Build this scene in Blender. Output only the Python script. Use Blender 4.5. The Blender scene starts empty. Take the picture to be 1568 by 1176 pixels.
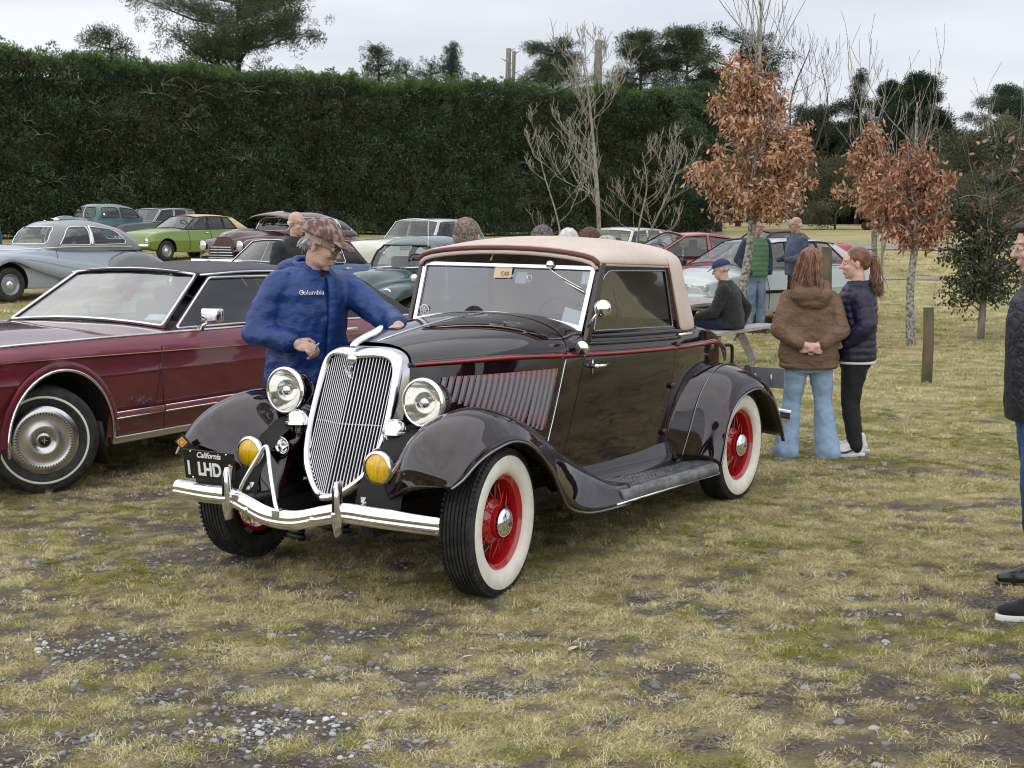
import bpy, bmesh, math, random
import numpy as np
from mathutils import Vector, Matrix, Euler
PI = math.pi
R = math.radians
rnd = random.Random(7)
nr = np.random.RandomState(11)

# ------------------------------------------------------------------ camera, sky, sun, exposure
sc = bpy.context.scene
C = sc.collection
cam_d = bpy.data.cameras.new('camera')
cam = bpy.data.objects.new('camera', cam_d)
C.objects.link(cam)
cam.location = (0, 0, 1.765)
cam.rotation_euler = (PI / 2 - .1113, 0, 0)
cam_d.sensor_width = 36
cam_d.lens = 36 * 2240 / 1568
cam_d.clip_start = .1
cam_d.clip_end = 3000
sc.camera = cam
world = bpy.data.worlds.new('World')
sc.world = world
world.use_nodes = True
wn = world.node_tree
wn.nodes.clear()


def N(nt, t, **kw):
    n = nt.nodes.new(t)
    for k, v in kw.items():
        if k in n.inputs:
            n.inputs[k].default_value = v
        else:
            setattr(n, k, v)
    return n


SUN_EL, SUN_AZ = R(50), R(215)          # direction the light comes from (azimuth from +Y, clockwise)
sky = N(wn, 'ShaderNodeTexSky', sky_type='NISHITA')
sky.sun_disc = False
sky.sun_elevation = SUN_EL
sky.sun_rotation = SUN_AZ
bg1 = N(wn, 'ShaderNodeBackground', Strength=.1)
bg2 = N(wn, 'ShaderNodeBackground', Strength=1.0)
tc = N(wn, 'ShaderNodeTexCoord')
mp = N(wn, 'ShaderNodeMapping')
mp.inputs['Scale'].default_value = (1.2, 1.2, 5.5)
no = N(wn, 'ShaderNodeTexNoise', Scale=1.6, Detail=7.0, Roughness=.5)
cr = N(wn, 'ShaderNodeValToRGB')
cr.color_ramp.elements[0].position = .33
cr.color_ramp.elements[0].color = (.38, .395, .455, 1)
cr.color_ramp.elements[1].position = .68
cr.color_ramp.elements[1].color = (.66, .665, .69, 1)
mx = N(wn, 'ShaderNodeMixShader', Fac=.9)
wo = N(wn, 'ShaderNodeOutputWorld')
wl = wn.links.new
wl(tc.outputs['Generated'], mp.inputs[0]); wl(mp.outputs[0], no.inputs['Vector'])
wl(no.outputs['Fac'], cr.inputs[0]); wl(cr.outputs[0], bg2.inputs[0]); wl(sky.outputs[0], bg1.inputs[0])
wl(bg1.outputs[0], mx.inputs[1]); wl(bg2.outputs[0], mx.inputs[2]); wl(mx.outputs[0], wo.inputs[0])
sun_d = bpy.data.lights.new('sun', 'SUN')
sun_d.energy = 1.5
sun_d.angle = R(170)
sun_d.color = (1, .97, .92)
sun = bpy.data.objects.new('sun', sun_d)
C.objects.link(sun)
sd = Vector((math.sin(SUN_AZ) * math.cos(SUN_EL), math.cos(SUN_AZ) * math.cos(SUN_EL), math.sin(SUN_EL)))
sun.rotation_euler = sd.to_track_quat('Z', 'Y').to_euler()
sun.location = (0, 0, 30)
sc.view_settings.view_transform = 'Standard'
sc.view_settings.look = 'None'
sc.view_settings.exposure = .6
sc.view_settings.gamma = 1
sc.view_settings.use_curve_mapping = False
sc.cycles.filter_width = 1.1
sc.cycles.max_bounces = 8
sc.cycles.transparent_max_bounces = 16
sc.cycles.caustics_reflective = False
sc.cycles.caustics_refractive = False

# ------------------------------------------------------------------ materials
MATS = {}


def mat(name, col=(.5, .5, .5), rough=.5, metal=0., coat=0., var=0., vscale=8., bump=0., bscale=60., spec=.5, gmin=.07,
        col2=None, sheen=0., bdist=.01, stretch=(1, 1, 1), trans=None, brv=0., detail=5., ds=(.42, .6)):
    """col2/var: noise mix to a second colour; bump: fine relief; trans: glass see-through share"""
    if name in MATS:
        return MATS[name]
    m = bpy.data.materials.new(name)
    m.use_nodes = True
    nt = m.node_tree
    b = nt.nodes['Principled BSDF']
    L = nt.links.new
    b.inputs['Base Color'].default_value = (*col, 1)
    b.inputs['Roughness'].default_value = rough
    b.inputs['Metallic'].default_value = metal
    b.inputs['Coat Weight'].default_value = coat
    b.inputs['Coat Roughness'].default_value = .03
    b.inputs['Specular IOR Level'].default_value = spec
    b.inputs['Sheen Weight'].default_value = sheen
    t = None
    if var or bump or col2 or brv:
        t = N(nt, 'ShaderNodeTexCoord')
        mpn = N(nt, 'ShaderNodeMapping')
        mpn.inputs['Scale'].default_value = stretch
        L(t.outputs['Object'], mpn.inputs[0])
    if var or col2:
        n = N(nt, 'ShaderNodeTexNoise', Scale=vscale, Detail=detail, Roughness=.6)
        L(mpn.outputs[0], n.inputs['Vector'])
        r = N(nt, 'ShaderNodeValToRGB')
        r.color_ramp.elements[0].position, r.color_ramp.elements[1].position = ds
        c2 = col2 if col2 else tuple(max(0, c * (1 - var)) for c in col)
        c1 = col if col2 else tuple(min(1, c * (1 + var)) for c in col)
        r.color_ramp.elements[0].color = (*c1, 1)
        r.color_ramp.elements[1].color = (*c2, 1)
        L(n.outputs['Fac'], r.inputs[0])
        L(r.outputs[0], b.inputs['Base Color'])
    if brv:
        n3 = N(nt, 'ShaderNodeTexNoise', Scale=5., Detail=6.)
        L(mpn.outputs[0], n3.inputs['Vector'])
        mr = N(nt, 'ShaderNodeMapRange')
        mr.inputs['To Min'].default_value = max(0, rough - brv)
        mr.inputs['To Max'].default_value = rough + brv
        L(n3.outputs['Fac'], mr.inputs['Value'])
        L(mr.outputs[0], b.inputs['Roughness'])
        if coat:
            mr2 = N(nt, 'ShaderNodeMapRange')
            mr2.inputs['From Min'].default_value = .45
            mr2.inputs['From Max'].default_value = .75
            mr2.inputs['To Min'].default_value = .02
            mr2.inputs['To Max'].default_value = .14
            L(n3.outputs['Fac'], mr2.inputs['Value'])
            L(mr2.outputs[0], b.inputs['Coat Roughness'])
    if bump:
        n2 = N(nt, 'ShaderNodeTexNoise', Scale=bscale, Detail=4.)
        L(mpn.outputs[0], n2.inputs['Vector'])
        bp = N(nt, 'ShaderNodeBump', Strength=bump, Distance=bdist)
        L(n2.outputs['Fac'], bp.inputs['Height'])
        L(bp.outputs[0], b.inputs['Normal'])
    if trans is not None:
        tr = N(nt, 'ShaderNodeBsdfTransparent')
        tr.inputs[0].default_value = (*trans, 1)
        gl = N(nt, 'ShaderNodeBsdfGlossy', Roughness=.02)
        lw = N(nt, 'ShaderNodeLayerWeight', Blend=.5)
        fr = N(nt, 'ShaderNodeMath', operation='POWER')
        fr.inputs[1].default_value = 4.
        L(lw.outputs['Facing'], fr.inputs[0])
        mr = N(nt, 'ShaderNodeMapRange')
        mr.inputs['To Min'].default_value = gmin
        mr.inputs['To Max'].default_value = 1.
        ms = N(nt, 'ShaderNodeMixShader')
        L(fr.outputs[0], mr.inputs['Value'])
        L(mr.outputs[0], ms.inputs[0]); L(tr.outputs[0], ms.inputs[1]); L(gl.outputs[0], ms.inputs[2])
        L(ms.outputs[0], nt.nodes['Material Output'].inputs[0])
    MATS[name] = m
    return m


def paint(name, col, rough=.3, spec=.5):
    return mat(name, col, rough, 0, 1., brv=.06, spec=spec)


chrome = mat('chrome', (.82, .83, .85), .07, 1., brv=.04)
dull_metal = mat('dull_metal', (.45, .45, .46), .35, 1., var=.2, vscale=20.)
rubber = mat('tyre_rubber', (.018, .018, .019), .62, var=.5, vscale=14., bump=.15, bscale=90.)
black_trim = mat('black_trim', (.008, .008, .009), .45)
under = mat('underbody', (.010, .009, .009), .85)
glass = mat('car_glass', trans=(.80, .84, .84))
white_rub = mat('whitewall', (.78, .76, .68), .5, var=.05, vscale=12.)
red_paint = paint('wheel_red', (.42, .008, .014))
lens_clear = mat('lens_glass', trans=(.93, .93, .9))
white_paint = mat('white_letter', (.85, .85, .83), .5)
skin = mat('skin', (.53, .34, .265), .5, var=.14, vscale=22., bump=.1, bscale=150.)
skin_pale = mat('skin_pale', (.68, .42, .34), .5, var=.08, vscale=22.)
seat_dark = mat('seat_vinyl', (.05, .045, .05), .5, var=.2)
denim = mat('blue_denim', (.030, .065, .155), .85, var=.35, vscale=7., bump=.45, bscale=6., bdist=.03, stretch=(1, 1, 1.5), detail=2.)
concrete_dummy = None


# ------------------------------------------------------------------ mesh helpers
def setp(o, label=None, cat=None, group=None, kind=None):
    if label: o['label'] = label
    if cat: o['category'] = cat
    if group: o['group'] = group
    if kind: o['kind'] = kind
    return o


def thing(name, label, cat, loc=(0, 0, 0), rz=0, group=None, kind=None):
    o = bpy.data.objects.new(name, None)
    o.empty_display_size = .2
    C.objects.link(o)
    o.location = loc
    o.rotation_euler = (0, 0, rz)
    return setp(o, label, cat, group, kind)


def obj(name, V, F, m=None, parent=None, smooth=True, sub=0, solid=0, bev=0, seg=2, off=-1, rim=True, loc=None, rot=None, ang=None):
    me = bpy.data.meshes.new(name)
    V = np.asarray(V, float).reshape(-1, 3)
    me.from_pydata(V.tolist(), [], [tuple(int(i) for i in f) for f in F])
    me.validate()
    o = bpy.data.objects.new(name, me)
    C.objects.link(o)
    if m: me.materials.append(m)
    if parent: o.parent = parent
    if loc is not None: o.location = loc
    if rot is not None: o.rotation_euler = rot
    if smooth: me.polygons.foreach_set('use_smooth', [True] * len(me.polygons))
    if smooth and ang:
        try:
            me.set_sharp_from_angle(angle=R(ang))
        except Exception:
            pass
    if solid:
        md = o.modifiers.new('s', 'SOLIDIFY'); md.thickness = solid; md.offset = off; md.use_rim = rim
    if bev:
        md = o.modifiers.new('b', 'BEVEL'); md.width = bev; md.segments = seg; md.limit_method = 'ANGLE'; md.angle_limit = R(40)
    if sub:
        md = o.modifiers.new('u', 'SUBSURF'); md.levels = sub; md.render_levels = sub
    return o


class MB:
    """gathers verts and faces of one part"""
    def __init__(s): s.v = []; s.f = []; s.n = 0
    def add(s, V, F):
        V = np.asarray(V, float).reshape(-1, 3)
        s.v.append(V); s.f += [tuple(i + s.n for i in f) for f in F]; s.n += len(V)
        return s
    def box(s, c, d, rot=None):
        V, F = boxm(c, d, rot)
        return s.add(V, F)
    def tube(s, path, r, n=8, cap=True): return s.add(*tubem(path, r, n, cap))
    def lathe(s, prof, n=24, M=None, cap=False): return s.add(*lathem(prof, n, M))
    def build(s, name, m=None, parent=None, **k): return obj(name, np.concatenate(s.v), s.f, m, parent, **k)


def boxm(c, d, rot=None):
    x, y, z = d[0] / 2, d[1] / 2, d[2] / 2
    V = np.array([(-x, -y, -z), (x, -y, -z), (x, y, -z), (-x, y, -z), (-x, -y, z), (x, -y, z), (x, y, z), (-x, y, z)], float)
    if rot is not None:
        V = V @ np.array(Euler(rot).to_matrix()).T
    return V + np.array(c), [(0, 3, 2, 1), (4, 5, 6, 7), (0, 1, 5, 4), (1, 2, 6, 5), (2, 3, 7, 6), (3, 0, 4, 7)]


def tubem(path, r, n=8, cap=True):
    P = np.asarray(path, float)
    m = len(P)
    rr = np.full(m, r, float) if np.isscalar(r) else np.interp(np.linspace(0, 1, m), np.linspace(0, 1, len(r)), r)
    T = np.gradient(P, axis=0)
    T /= np.linalg.norm(T, axis=1)[:, None] + 1e-12
    a = np.array((0, 0, 1.)) if abs(T[0][2]) < .9 else np.array((1., 0, 0))
    u = np.cross(T[0], a); u /= np.linalg.norm(u)
    V = []
    for i in range(m):
        u = u - T[i] * (u @ T[i]); u /= np.linalg.norm(u) + 1e-12
        w = np.cross(T[i], u)
        t = np.arange(n) * 2 * PI / n
        V.append(P[i] + rr[i] * (np.cos(t)[:, None] * u + np.sin(t)[:, None] * w))
    V = np.concatenate(V)
    F = [(i * n + j, i * n + (j + 1) % n, (i + 1) * n + (j + 1) % n, (i + 1) * n + j) for i in range(m - 1) for j in range(n)]
    if cap:
        F += [tuple(range(n))[::-1], tuple((m - 1) * n + j for j in range(n))]
    return V, F


def lathem(prof, n=24, M=None):
    """prof: (radius, axial) pairs, axis = +Y; M optional 4x4"""
    V = []
    t = np.arange(n) * 2 * PI / n
    for r, a in prof:
        V.append(np.stack([r * np.cos(t), np.full(n, a), r * np.sin(t)], 1))
    V = np.concatenate(V)
    F = [(i * n + j, (i + 1) * n + j, (i + 1) * n + (j + 1) % n, i * n + (j + 1) % n) for i in range(len(prof) - 1) for j in range(n)]
    if M is not None:
        V = tx(V, M)
    return V, F


def tx(V, M):
    M = np.array(M)
    return V @ M[:3, :3].T + M[:3, 3]


def T4(loc=(0, 0, 0), rot=(0, 0, 0), s=1):
    return Matrix.Translation(loc) @ Euler(rot).to_matrix().to_4x4() @ Matrix.Scale(s, 4)


def grid(G, cu=False, cv=False, flip=False):
    """G[nu][nv][3]"""
    G = np.asarray(G, float)
    nu, nv = G.shape[:2]
    F = []
    for i in range(nu if cu else nu - 1):
        for j in range(nv if cv else nv - 1):
            a, b, c, d = i * nv + j, ((i + 1) % nu) * nv + j, ((i + 1) % nu) * nv + (j + 1) % nv, i * nv + (j + 1) % nv
            F.append((a, d, c, b) if flip else (a, b, c, d))
    return G.reshape(-1, 3), F


def cr_(P, n, closed=False):
    """Catmull-Rom through P (m,k), n samples per span"""
    P = np.asarray(P, float)
    m = len(P)
    out = []
    spans = m if closed else m - 1
    for i in range(spans):
        if closed:
            p0, p1, p2, p3 = P[(i - 1) % m], P[i], P[(i + 1) % m], P[(i + 2) % m]
        else:
            p1, p2 = P[i], P[i + 1]
            p0 = P[i - 1] if i > 0 else 2 * p1 - p2
            p3 = P[i + 2] if i + 2 < m else 2 * p2 - p1
        for k in range(n):
            t = k / n
            out.append(.5 * (2 * p1 + (p2 - p0) * t + (2 * p0 - 5 * p1 + 4 * p2 - p3) * t * t + (3 * p1 - p0 - 3 * p2 + p3) * t ** 3))
    if not closed:
        out.append(P[-1])
    return np.array(out)


def cr2(T, nu, nv):
    """smooth a table [i][j][3] both ways"""
    T = np.asarray(T, float)
    A = np.stack([cr_(T[:, j], nu) for j in range(T.shape[1])], 1)
    return np.stack([cr_(A[i], nv) for i in range(len(A))], 0)


def ip(x, xs, ys):
    """smooth monotone-ish interpolation of keyed values (xs ascending)"""
    xs = np.asarray(xs, float); ys = np.asarray(ys, float)
    x = np.clip(x, xs[0], xs[-1])
    d = np.diff(ys) / np.diff(xs)
    m = np.zeros(len(xs)); m[0], m[-1] = d[0], d[-1]
    for i in range(1, len(xs) - 1):
        m[i] = 0 if d[i - 1] * d[i] <= 0 else 2 * d[i - 1] * d[i] / (d[i - 1] + d[i])
    k = np.clip(np.searchsorted(xs, x) - 1, 0, len(xs) - 2)
    h = xs[k + 1] - xs[k]; t = (x - xs[k]) / h
    return ((2 * t ** 3 - 3 * t ** 2 + 1) * ys[k] + (t ** 3 - 2 * t ** 2 + t) * h * m[k] + (-2 * t ** 3 + 3 * t ** 2) * ys[k + 1] + (t ** 3 - t ** 2) * h * m[k + 1])


def flipy(V): V = np.array(V, float); V[..., 1] *= -1; return V


def textm(name, s, size, m, parent, loc, rot, ext=.0015, bold=0., shear=0., sx=1., align='CENTER'):
    cu = bpy.data.curves.new(name, 'FONT')
    cu.body = s; cu.size = size; cu.extrude = ext; cu.offset = bold; cu.shear = shear
    cu.align_x = align; cu.align_y = 'CENTER'; cu.resolution_u = 3
    t = bpy.data.objects.new('tmp', cu); C.objects.link(t)
    dg = bpy.context.evaluated_depsgraph_get()
    me = bpy.data.meshes.new_from_object(t.evaluated_get(dg))
    bpy.data.objects.remove(t)
    me.materials.clear(); me.materials.append(m)
    o = bpy.data.objects.new(name, me); C.objects.link(o)
    o.parent = parent; o.location = loc; o.rotation_euler = rot; o.scale = (sx, 1, 1)
    return o


def rquad(P, mg, rad, nc=5):
    """rounded inner outline of bilinear quad P=(bl,br,tr,tl): 4*nc points, plus the matching outer ones"""
    bl, br, tr, tl = [np.array(p, float) for p in P]
    w = (np.linalg.norm(br - bl) + np.linalg.norm(tr - tl)) / 2
    h = (np.linalg.norm(tl - bl) + np.linalg.norm(tr - br)) / 2
    mgs = mg if hasattr(mg, '__len__') else (mg, mg, mg, mg)  # left,right,bottom,top
    rads = rad if hasattr(rad, '__len__') else (rad,) * 4
    I, O = [], []
    cs = [(mgs[0], mgs[2], 1, 1), (w - mgs[1], mgs[2], -1, 1), (w - mgs[1], h - mgs[3], -1, -1), (mgs[0], h - mgs[3], 1, -1)]
    oc = [(0, 0), (w, 0), (w, h), (0, h)]
    for k, (cx, cy, sx, sy) in enumerate(cs):
        r = rads[k]
        for q in range(nc):
            a = PI / 2 * q / (nc - 1)
            ca, sa = (math.cos(a), math.sin(a)) if k % 2 == 0 else (math.sin(a), math.cos(a))
            x = cx + sx * r * (1 - ca)
            y = cy + sy * r * (1 - sa)
            I.append((x, y)); O.append(oc[k])
    return np.array(I), np.array(O), w, h


def bil(P, U, bulge=0, nrm=None):
    bl, br, tr, tl = [np.array(p, float) for p in P]
    u, v = U[:, :1], U[:, 1:2]
    X = bl * (1 - u) * (1 - v) + br * u * (1 - v) + tr * u * v + tl * (1 - u) * v
    n = np.cross(br - bl, tl - bl); n /= np.linalg.norm(n)
    if nrm is not None: n = nrm
    return X + n * bulge * np.sin(np.clip(u, 0, 1) * PI) ** .8, n


def pane(root, P, body_m, glass_m, mg=.03, rad=.04, bulge=0., trim=None, tr=.008, name='window', inset=.012, nc=5, lab=None):
    """window: body coloured surround, glass, optional bright trim round the opening. P counter-clockwise seen from outside"""
    I, O, w, h = rquad(P, mg, rad, nc)
    k = len(I)
    # subdivide the long edges so a bulge can follow
    I2, O2 = [], []
    for i in range(k):
        j = (i + 1) % k
        nd = 6 if (i % nc == nc - 1) else 1
        for q in range(nd):
            I2.append(I[i] + (I[j] - I[i]) * q / nd); O2.append(O[i] + (O[j] - O[i]) * q / nd)
    I, O = np.array(I2) / (w, h), np.array(O2) / (w, h)
    A, n = bil(P, O, bulge); B, _ = bil(P, I, bulge); k = len(I)
    F = [(i, (i + 1) % k, k + (i + 1) % k, k + i) for i in range(k)] + [(k + i, k + (i + 1) % k, 2 * k + (i + 1) % k, 2 * k + i) for i in range(k)]
    fr = obj(name, np.concatenate([A, B, B - n * (inset + .01)]), F, body_m, root, ang=35)
    # glass as a small grid clipped to the rounded outline: fan rings
    rings = []
    c = I.mean(0)
    for s in (1.0, .66, .33): rings.append(bil(P, c + (I - c) * s, bulge)[0] - n * inset)
    cc = bil(P, c[None], bulge)[0] - n * inset
    G = np.concatenate(rings + [cc])
    F = [(r * k + i, r * k + (i + 1) % k, (r + 1) * k + (i + 1) % k, (r + 1) * k + i) for r in range(2) for i in range(k)]
    F += [(2 * k + i, 2 * k + (i + 1) % k, 3 * k) for i in range(k)]
    obj('glass', G, F, glass_m, fr)
    if trim:
        pth = np.concatenate([B, B[:1], B[1:2]]) + n * .002
        V, F = tubem(pth, tr, 5, False)
        obj('trim', V, F, trim, fr)
    return fr
# ------------------------------------------------------------------ terrain
def sst(a, b, x):
    t = np.clip((x - a) / (b - a), 0, 1); return t * t * (3 - 2 * t)


def gz(X, Y):
    """height of the ground"""
    k = 1 + .3 * sst(2, -8, -np.asarray(X, float) * -1.) if False else 1 + .3 * sst(2., 10., -np.asarray(X, float))
    Y = np.asarray(Y, float)
    base = .021 * (np.sqrt((Y - 22) ** 2 + 16) + (Y - 22)) / 2 * 1.0
    far = .021 * (np.sqrt((Y - 95) ** 2 + 400) + (Y - 95)) / 2
    return (base - far) * k * sst(14, 30, Y)


_PERM = np.random.RandomState(5).permutation(4096)
_VAL = np.random.RandomState(6).rand(4096)


def vnoise(X, Y, s, seed=0):
    X = np.asarray(X, float) / s + 100.5 + seed * 13.7; Y = np.asarray(Y, float) / s + 100.5 + seed * 7.1
    xi, yi = np.floor(X).astype(int), np.floor(Y).astype(int)
    fx, fy = X - xi, Y - yi
    fx, fy = fx * fx * (3 - 2 * fx), fy * fy * (3 - 2 * fy)
    h = lambda a, b: _VAL[(_PERM[a & 4095] + b * 57) & 4095]
    return (h(xi, yi) * (1 - fx) + h(xi + 1, yi) * fx) * (1 - fy) + (h(xi, yi + 1) * (1 - fx) + h(xi + 1, yi + 1) * fx) * fy


def fbm(X, Y, s, o=4, seed=0):
    a, t, w = 0, 0, 1.
    for k in range(o):
        a = a + w * vnoise(X, Y, s / 2 ** k, seed + k); t += w; w *= .55
    return a / t


def cover(X, Y):
    """0 bare stony soil .. 1 full grass"""
    X = np.asarray(X, float); Y = np.asarray(Y, float)
    n = fbm(X, Y * 1.7, 1.0, 4, 3) * .27 + fbm(X, Y * 1.6, .32, 3, 8) * .33 + fbm(X, Y * 1.3, .11, 2, 15) * .40
    gate = .46 + .105 * sst(8.5, 4.6, -Y * -1.) if False else .455 + .10 * (1 - sst(4.8, 9.0, Y)) + .06 * (1 - sst(-2.5, .5, X)) * (1 - sst(6.5, 12, Y))
    gate = gate - .16 * sst(10, 18, Y) - .030
    for cx, cy, r, a in ((-.95, 5.0, .28, .10), (-1.75, 5.95, .28, .09), (-.2, 5.4, .5, .03)):
        gate = gate + a * np.exp(-(((X - cx) / r) ** 2 + ((Y - cy) / (r * .7)) ** 2))
    return sst(-.06, .05, n - gate)


def greenness(X, Y):
    return sst(.52, .70, fbm(X + 9, Y * 1.4, .42, 4, 21)) * .72 + sst(.50, .80, fbm(X, Y, 5., 3, 31)) * .34


def strip_ground(name, xs, ys, m, dz=0., attr=False, kind='structure'):
    X, Y = np.meshgrid(xs, ys, indexing='ij')
    Z = gz(X, Y) + dz
    if attr:
        Z = Z + (fbm(X, Y, .22, 3, 40) - .5) * .022 * (Y < 30)
    V, F = grid(np.stack([X, Y, Z], -1))
    o = obj(name, V, F, m)
    o['kind'] = kind
    me = o.data
    a = me.attributes.new('cover', 'FLOAT', 'POINT'); a.data.foreach_set('value', cover(X, Y).ravel().astype(np.float32))
    a = me.attributes.new('green', 'FLOAT', 'POINT'); a.data.foreach_set('value', greenness(X, Y).ravel().astype(np.float32))
    return o


def ground_mat():
    m = bpy.data.materials.new('rough_turf'); m.use_nodes = True
    nt = m.node_tree; L = nt.links.new; b = nt.nodes['Principled BSDF']
    b.inputs['Roughness'].default_value = .95
    b.inputs['Specular IOR Level'].default_value = .15
    tcn = N(nt, 'ShaderNodeTexCoord')
    P = tcn.outputs['Object']

    def noise(s, d=6, r=.6):
        n = N(nt, 'ShaderNodeTexNoise', Scale=s, Detail=float(d), Roughness=r); L(P, n.inputs['Vector']); return n.outputs['Fac']

    def ramp(f, *st):
        r = N(nt, 'ShaderNodeValToRGB'); e = r.color_ramp.elements
        while len(e) < len(st): e.new(.5)
        for i, (p, c) in enumerate(st): e[i].position = p; e[i].color = (*c, 1)
        L(f, r.inputs[0]); return r.outputs[0]

    def mix(f, a, c):
        n = N(nt, 'ShaderNodeMix', data_type='RGBA'); L(f, n.inputs[0]); L(a, n.inputs[6]); L(c, n.inputs[7]); return n.outputs[2]
    soil = ramp(noise(9, 8, .7), (.3, (.12, .092, .062)), (.5, (.23, .19, .14)), (.72, (.36, .32, .26)))
    st1 = ramp(noise(55, 3), (.46, (.11, .085, .065)), (.53, (.21, .205, .20)), (.62, (.36, .36, .365)))
    soil = mix(ramp(noise(4, 5), (.42, (0, 0, 0)), (.58, (.8, .8, .8))), soil, st1)
    straw = ramp(noise(38, 8, .75), (.28, (.19, .155, .075)), (.5, (.45, .395, .21)), (.74, (.74, .67, .40)))
    green = ramp(noise(42, 8, .75), (.28, (.12, .12, .03)), (.5, (.28, .28, .075)), (.74, (.47, .46, .17)))
    at = N(nt, 'ShaderNodeAttribute', attribute_name='cover'); ag = N(nt, 'ShaderNodeAttribute', attribute_name='green')
    gr = mix(ag.outputs['Fac'], straw, green)
    big = ramp(noise(.35, 4), (.35, (.74, .74, .74)), (.65, (1.08, 1.08, 1.08)))
    mm = N(nt, 'ShaderNodeMix', data_type='RGBA', blend_type='MULTIPLY'); mm.inputs[0].default_value = .8
    col = mix(at.outputs['Fac'], soil, gr)
    L(col, mm.inputs[6]); L(big, mm.inputs[7]); L(mm.outputs[2], b.inputs['Base Color'])
    bp = N(nt, 'ShaderNodeBump', Strength=1., Distance=.035)
    L(noise(60, 8, .8), bp.inputs['Height']); L(bp.outputs[0], b.inputs['Normal'])
    return m


turf = ground_mat()
strip_ground('ground', np.concatenate([np.arange(-7, 8.01, .06)]), np.arange(3.0, 18.01, .06), turf, attr=True)
# everything round the near patch, one continuous field out to the horizon
xs = np.concatenate([[-1500, -700, -300, -150], np.arange(-90, -7, 2.5), np.arange(-7, 8, 1.), [8, 10], np.arange(12, 120, 3.), [150, 300, 700, 1500]])
xs = np.unique(np.round(xs, 3))
for nm, ya, xr in (('field', np.concatenate([np.arange(18, 60, .8), np.arange(60, 130, 3.), [150, 200, 300, 600, 1500]]), xs),
                   ('field', np.array([-60, -20, -5, 1, 3.0]), xs),
                   ('field', np.arange(3., 18.01, .5), xs[xs <= -7]), ('field', np.arange(3., 18.01, .5), xs[xs >= 8])):
    o = strip_ground('field', xr, ya, turf)
roadm = mat('gravel_road', (.27, .25, .235), .95, var=.25, vscale=2., bump=.5, bscale=30.)
X = np.linspace(11.5, 90, 50); 
def ribbon(name, pts, w, m, dz):
    P = cr_(pts, 12); T = np.gradient(P, axis=0); T /= np.linalg.norm(T, axis=1)[:, None]
    Nn = np.stack([-T[:, 1], T[:, 0]], 1)
    G = []
    for p, n in zip(P, Nn):
        G.append([(q[0], q[1], float(gz(q[0], q[1])) + dz) for q in (p + n * w * f for f in np.linspace(-.5, .5, 5))])
    o = obj(name, *grid(np.array(G)), m); o['kind'] = 'structure'; return o


ribbon('road', [(8, 64), (16, 57.5), (30, 56), (60, 58), (120, 66)], 5.5, roadm, .03)
ribbon('track', [(3, 40), (10, 37.5), (20, 37), (40, 39)], 1.6, mat('worn_track', (.26, .225, .165), .95, var=.2, vscale=3.), .02)


# ------------------------------------------------------------------ scattering
def gn_scatter(name, P, rot, scl, coll, parent=None, kind=None, idx=None):
    """one object whose geometry nodes place the variants of coll at its points"""
    me = bpy.data.meshes.new(name)
    me.from_pydata(np.asarray(P, float).tolist(), [], [])
    n = len(P)
    a = me.attributes.new('rot', 'FLOAT_VECTOR', 'POINT'); a.data.foreach_set('vector', np.asarray(rot, np.float32).ravel())
    a = me.attributes.new('scl', 'FLOAT_VECTOR', 'POINT'); s = np.asarray(scl, np.float32)
    if s.ndim == 1: s = np.repeat(s[:, None], 3, 1)
    a.data.foreach_set('vector', s.ravel())
    nv = len(coll.objects)
    a = me.attributes.new('idx', 'INT', 'POINT'); a.data.foreach_set('value', (nr.randint(0, nv, n) if idx is None else idx).astype(np.int32))
    o = bpy.data.objects.new(name, me); C.objects.link(o)
    if parent: o.parent = parent
    if kind: o['kind'] = kind
    ng = bpy.data.node_groups.new('scatter', 'GeometryNodeTree')
    ng.interface.new_socket('Geometry', in_out='INPUT', socket_type='NodeSocketGeometry')
    ng.interface.new_socket('Geometry', in_out='OUTPUT', socket_type='NodeSocketGeometry')
    gi, go = ng.nodes.new('NodeGroupInput'), ng.nodes.new('NodeGroupOutput')
    ip_ = ng.nodes.new('GeometryNodeInstanceOnPoints'); ci = ng.nodes.new('GeometryNodeCollectionInfo')
    ci.inputs[0].default_value = coll; ci.inputs['Separate Children'].default_value = True; ci.inputs['Reset Children'].default_value = True

    def na(nm, t):
        q = ng.nodes.new('GeometryNodeInputNamedAttribute'); q.data_type = t; q.inputs[0].default_value = nm; return q.outputs[0]
    l = ng.links.new
    l(gi.outputs[0], ip_.inputs['Points']); l(ci.outputs[0], ip_.inputs['Instance'])
    ip_.inputs['Pick Instance'].default_value = True
    l(na('idx', 'INT'), ip_.inputs['Instance Index'])
    e2r = ng.nodes.new('FunctionNodeEulerToRotation'); l(na('rot', 'FLOAT_VECTOR'), e2r.inputs[0]); l(e2r.outputs[0], ip_.inputs['Rotation'])
    l(na('scl', 'FLOAT_VECTOR'), ip_.inputs['Scale'])
    l(ip_.outputs[0], go.inputs[0])
    md = o.modifiers.new('scatter', 'NODES'); md.node_group = ng
    return o


def library(name, makers):
    c = bpy.data.collections.new(name)
    for i, (V, F, m, col) in enumerate(makers):
        me = bpy.data.meshes.new(name); me.from_pydata(np.asarray(V).tolist(), [], [tuple(int(x) for x in f) for f in F])
        me.materials.append(m)
        if col is not None:
            a = me.attributes.new('tint', 'FLOAT', 'POINT'); a.data.foreach_set('value', np.asarray(col, np.float32))
        c.objects.link(bpy.data.objects.new('%s_%02d' % (name, i), me))
    return c


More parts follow.
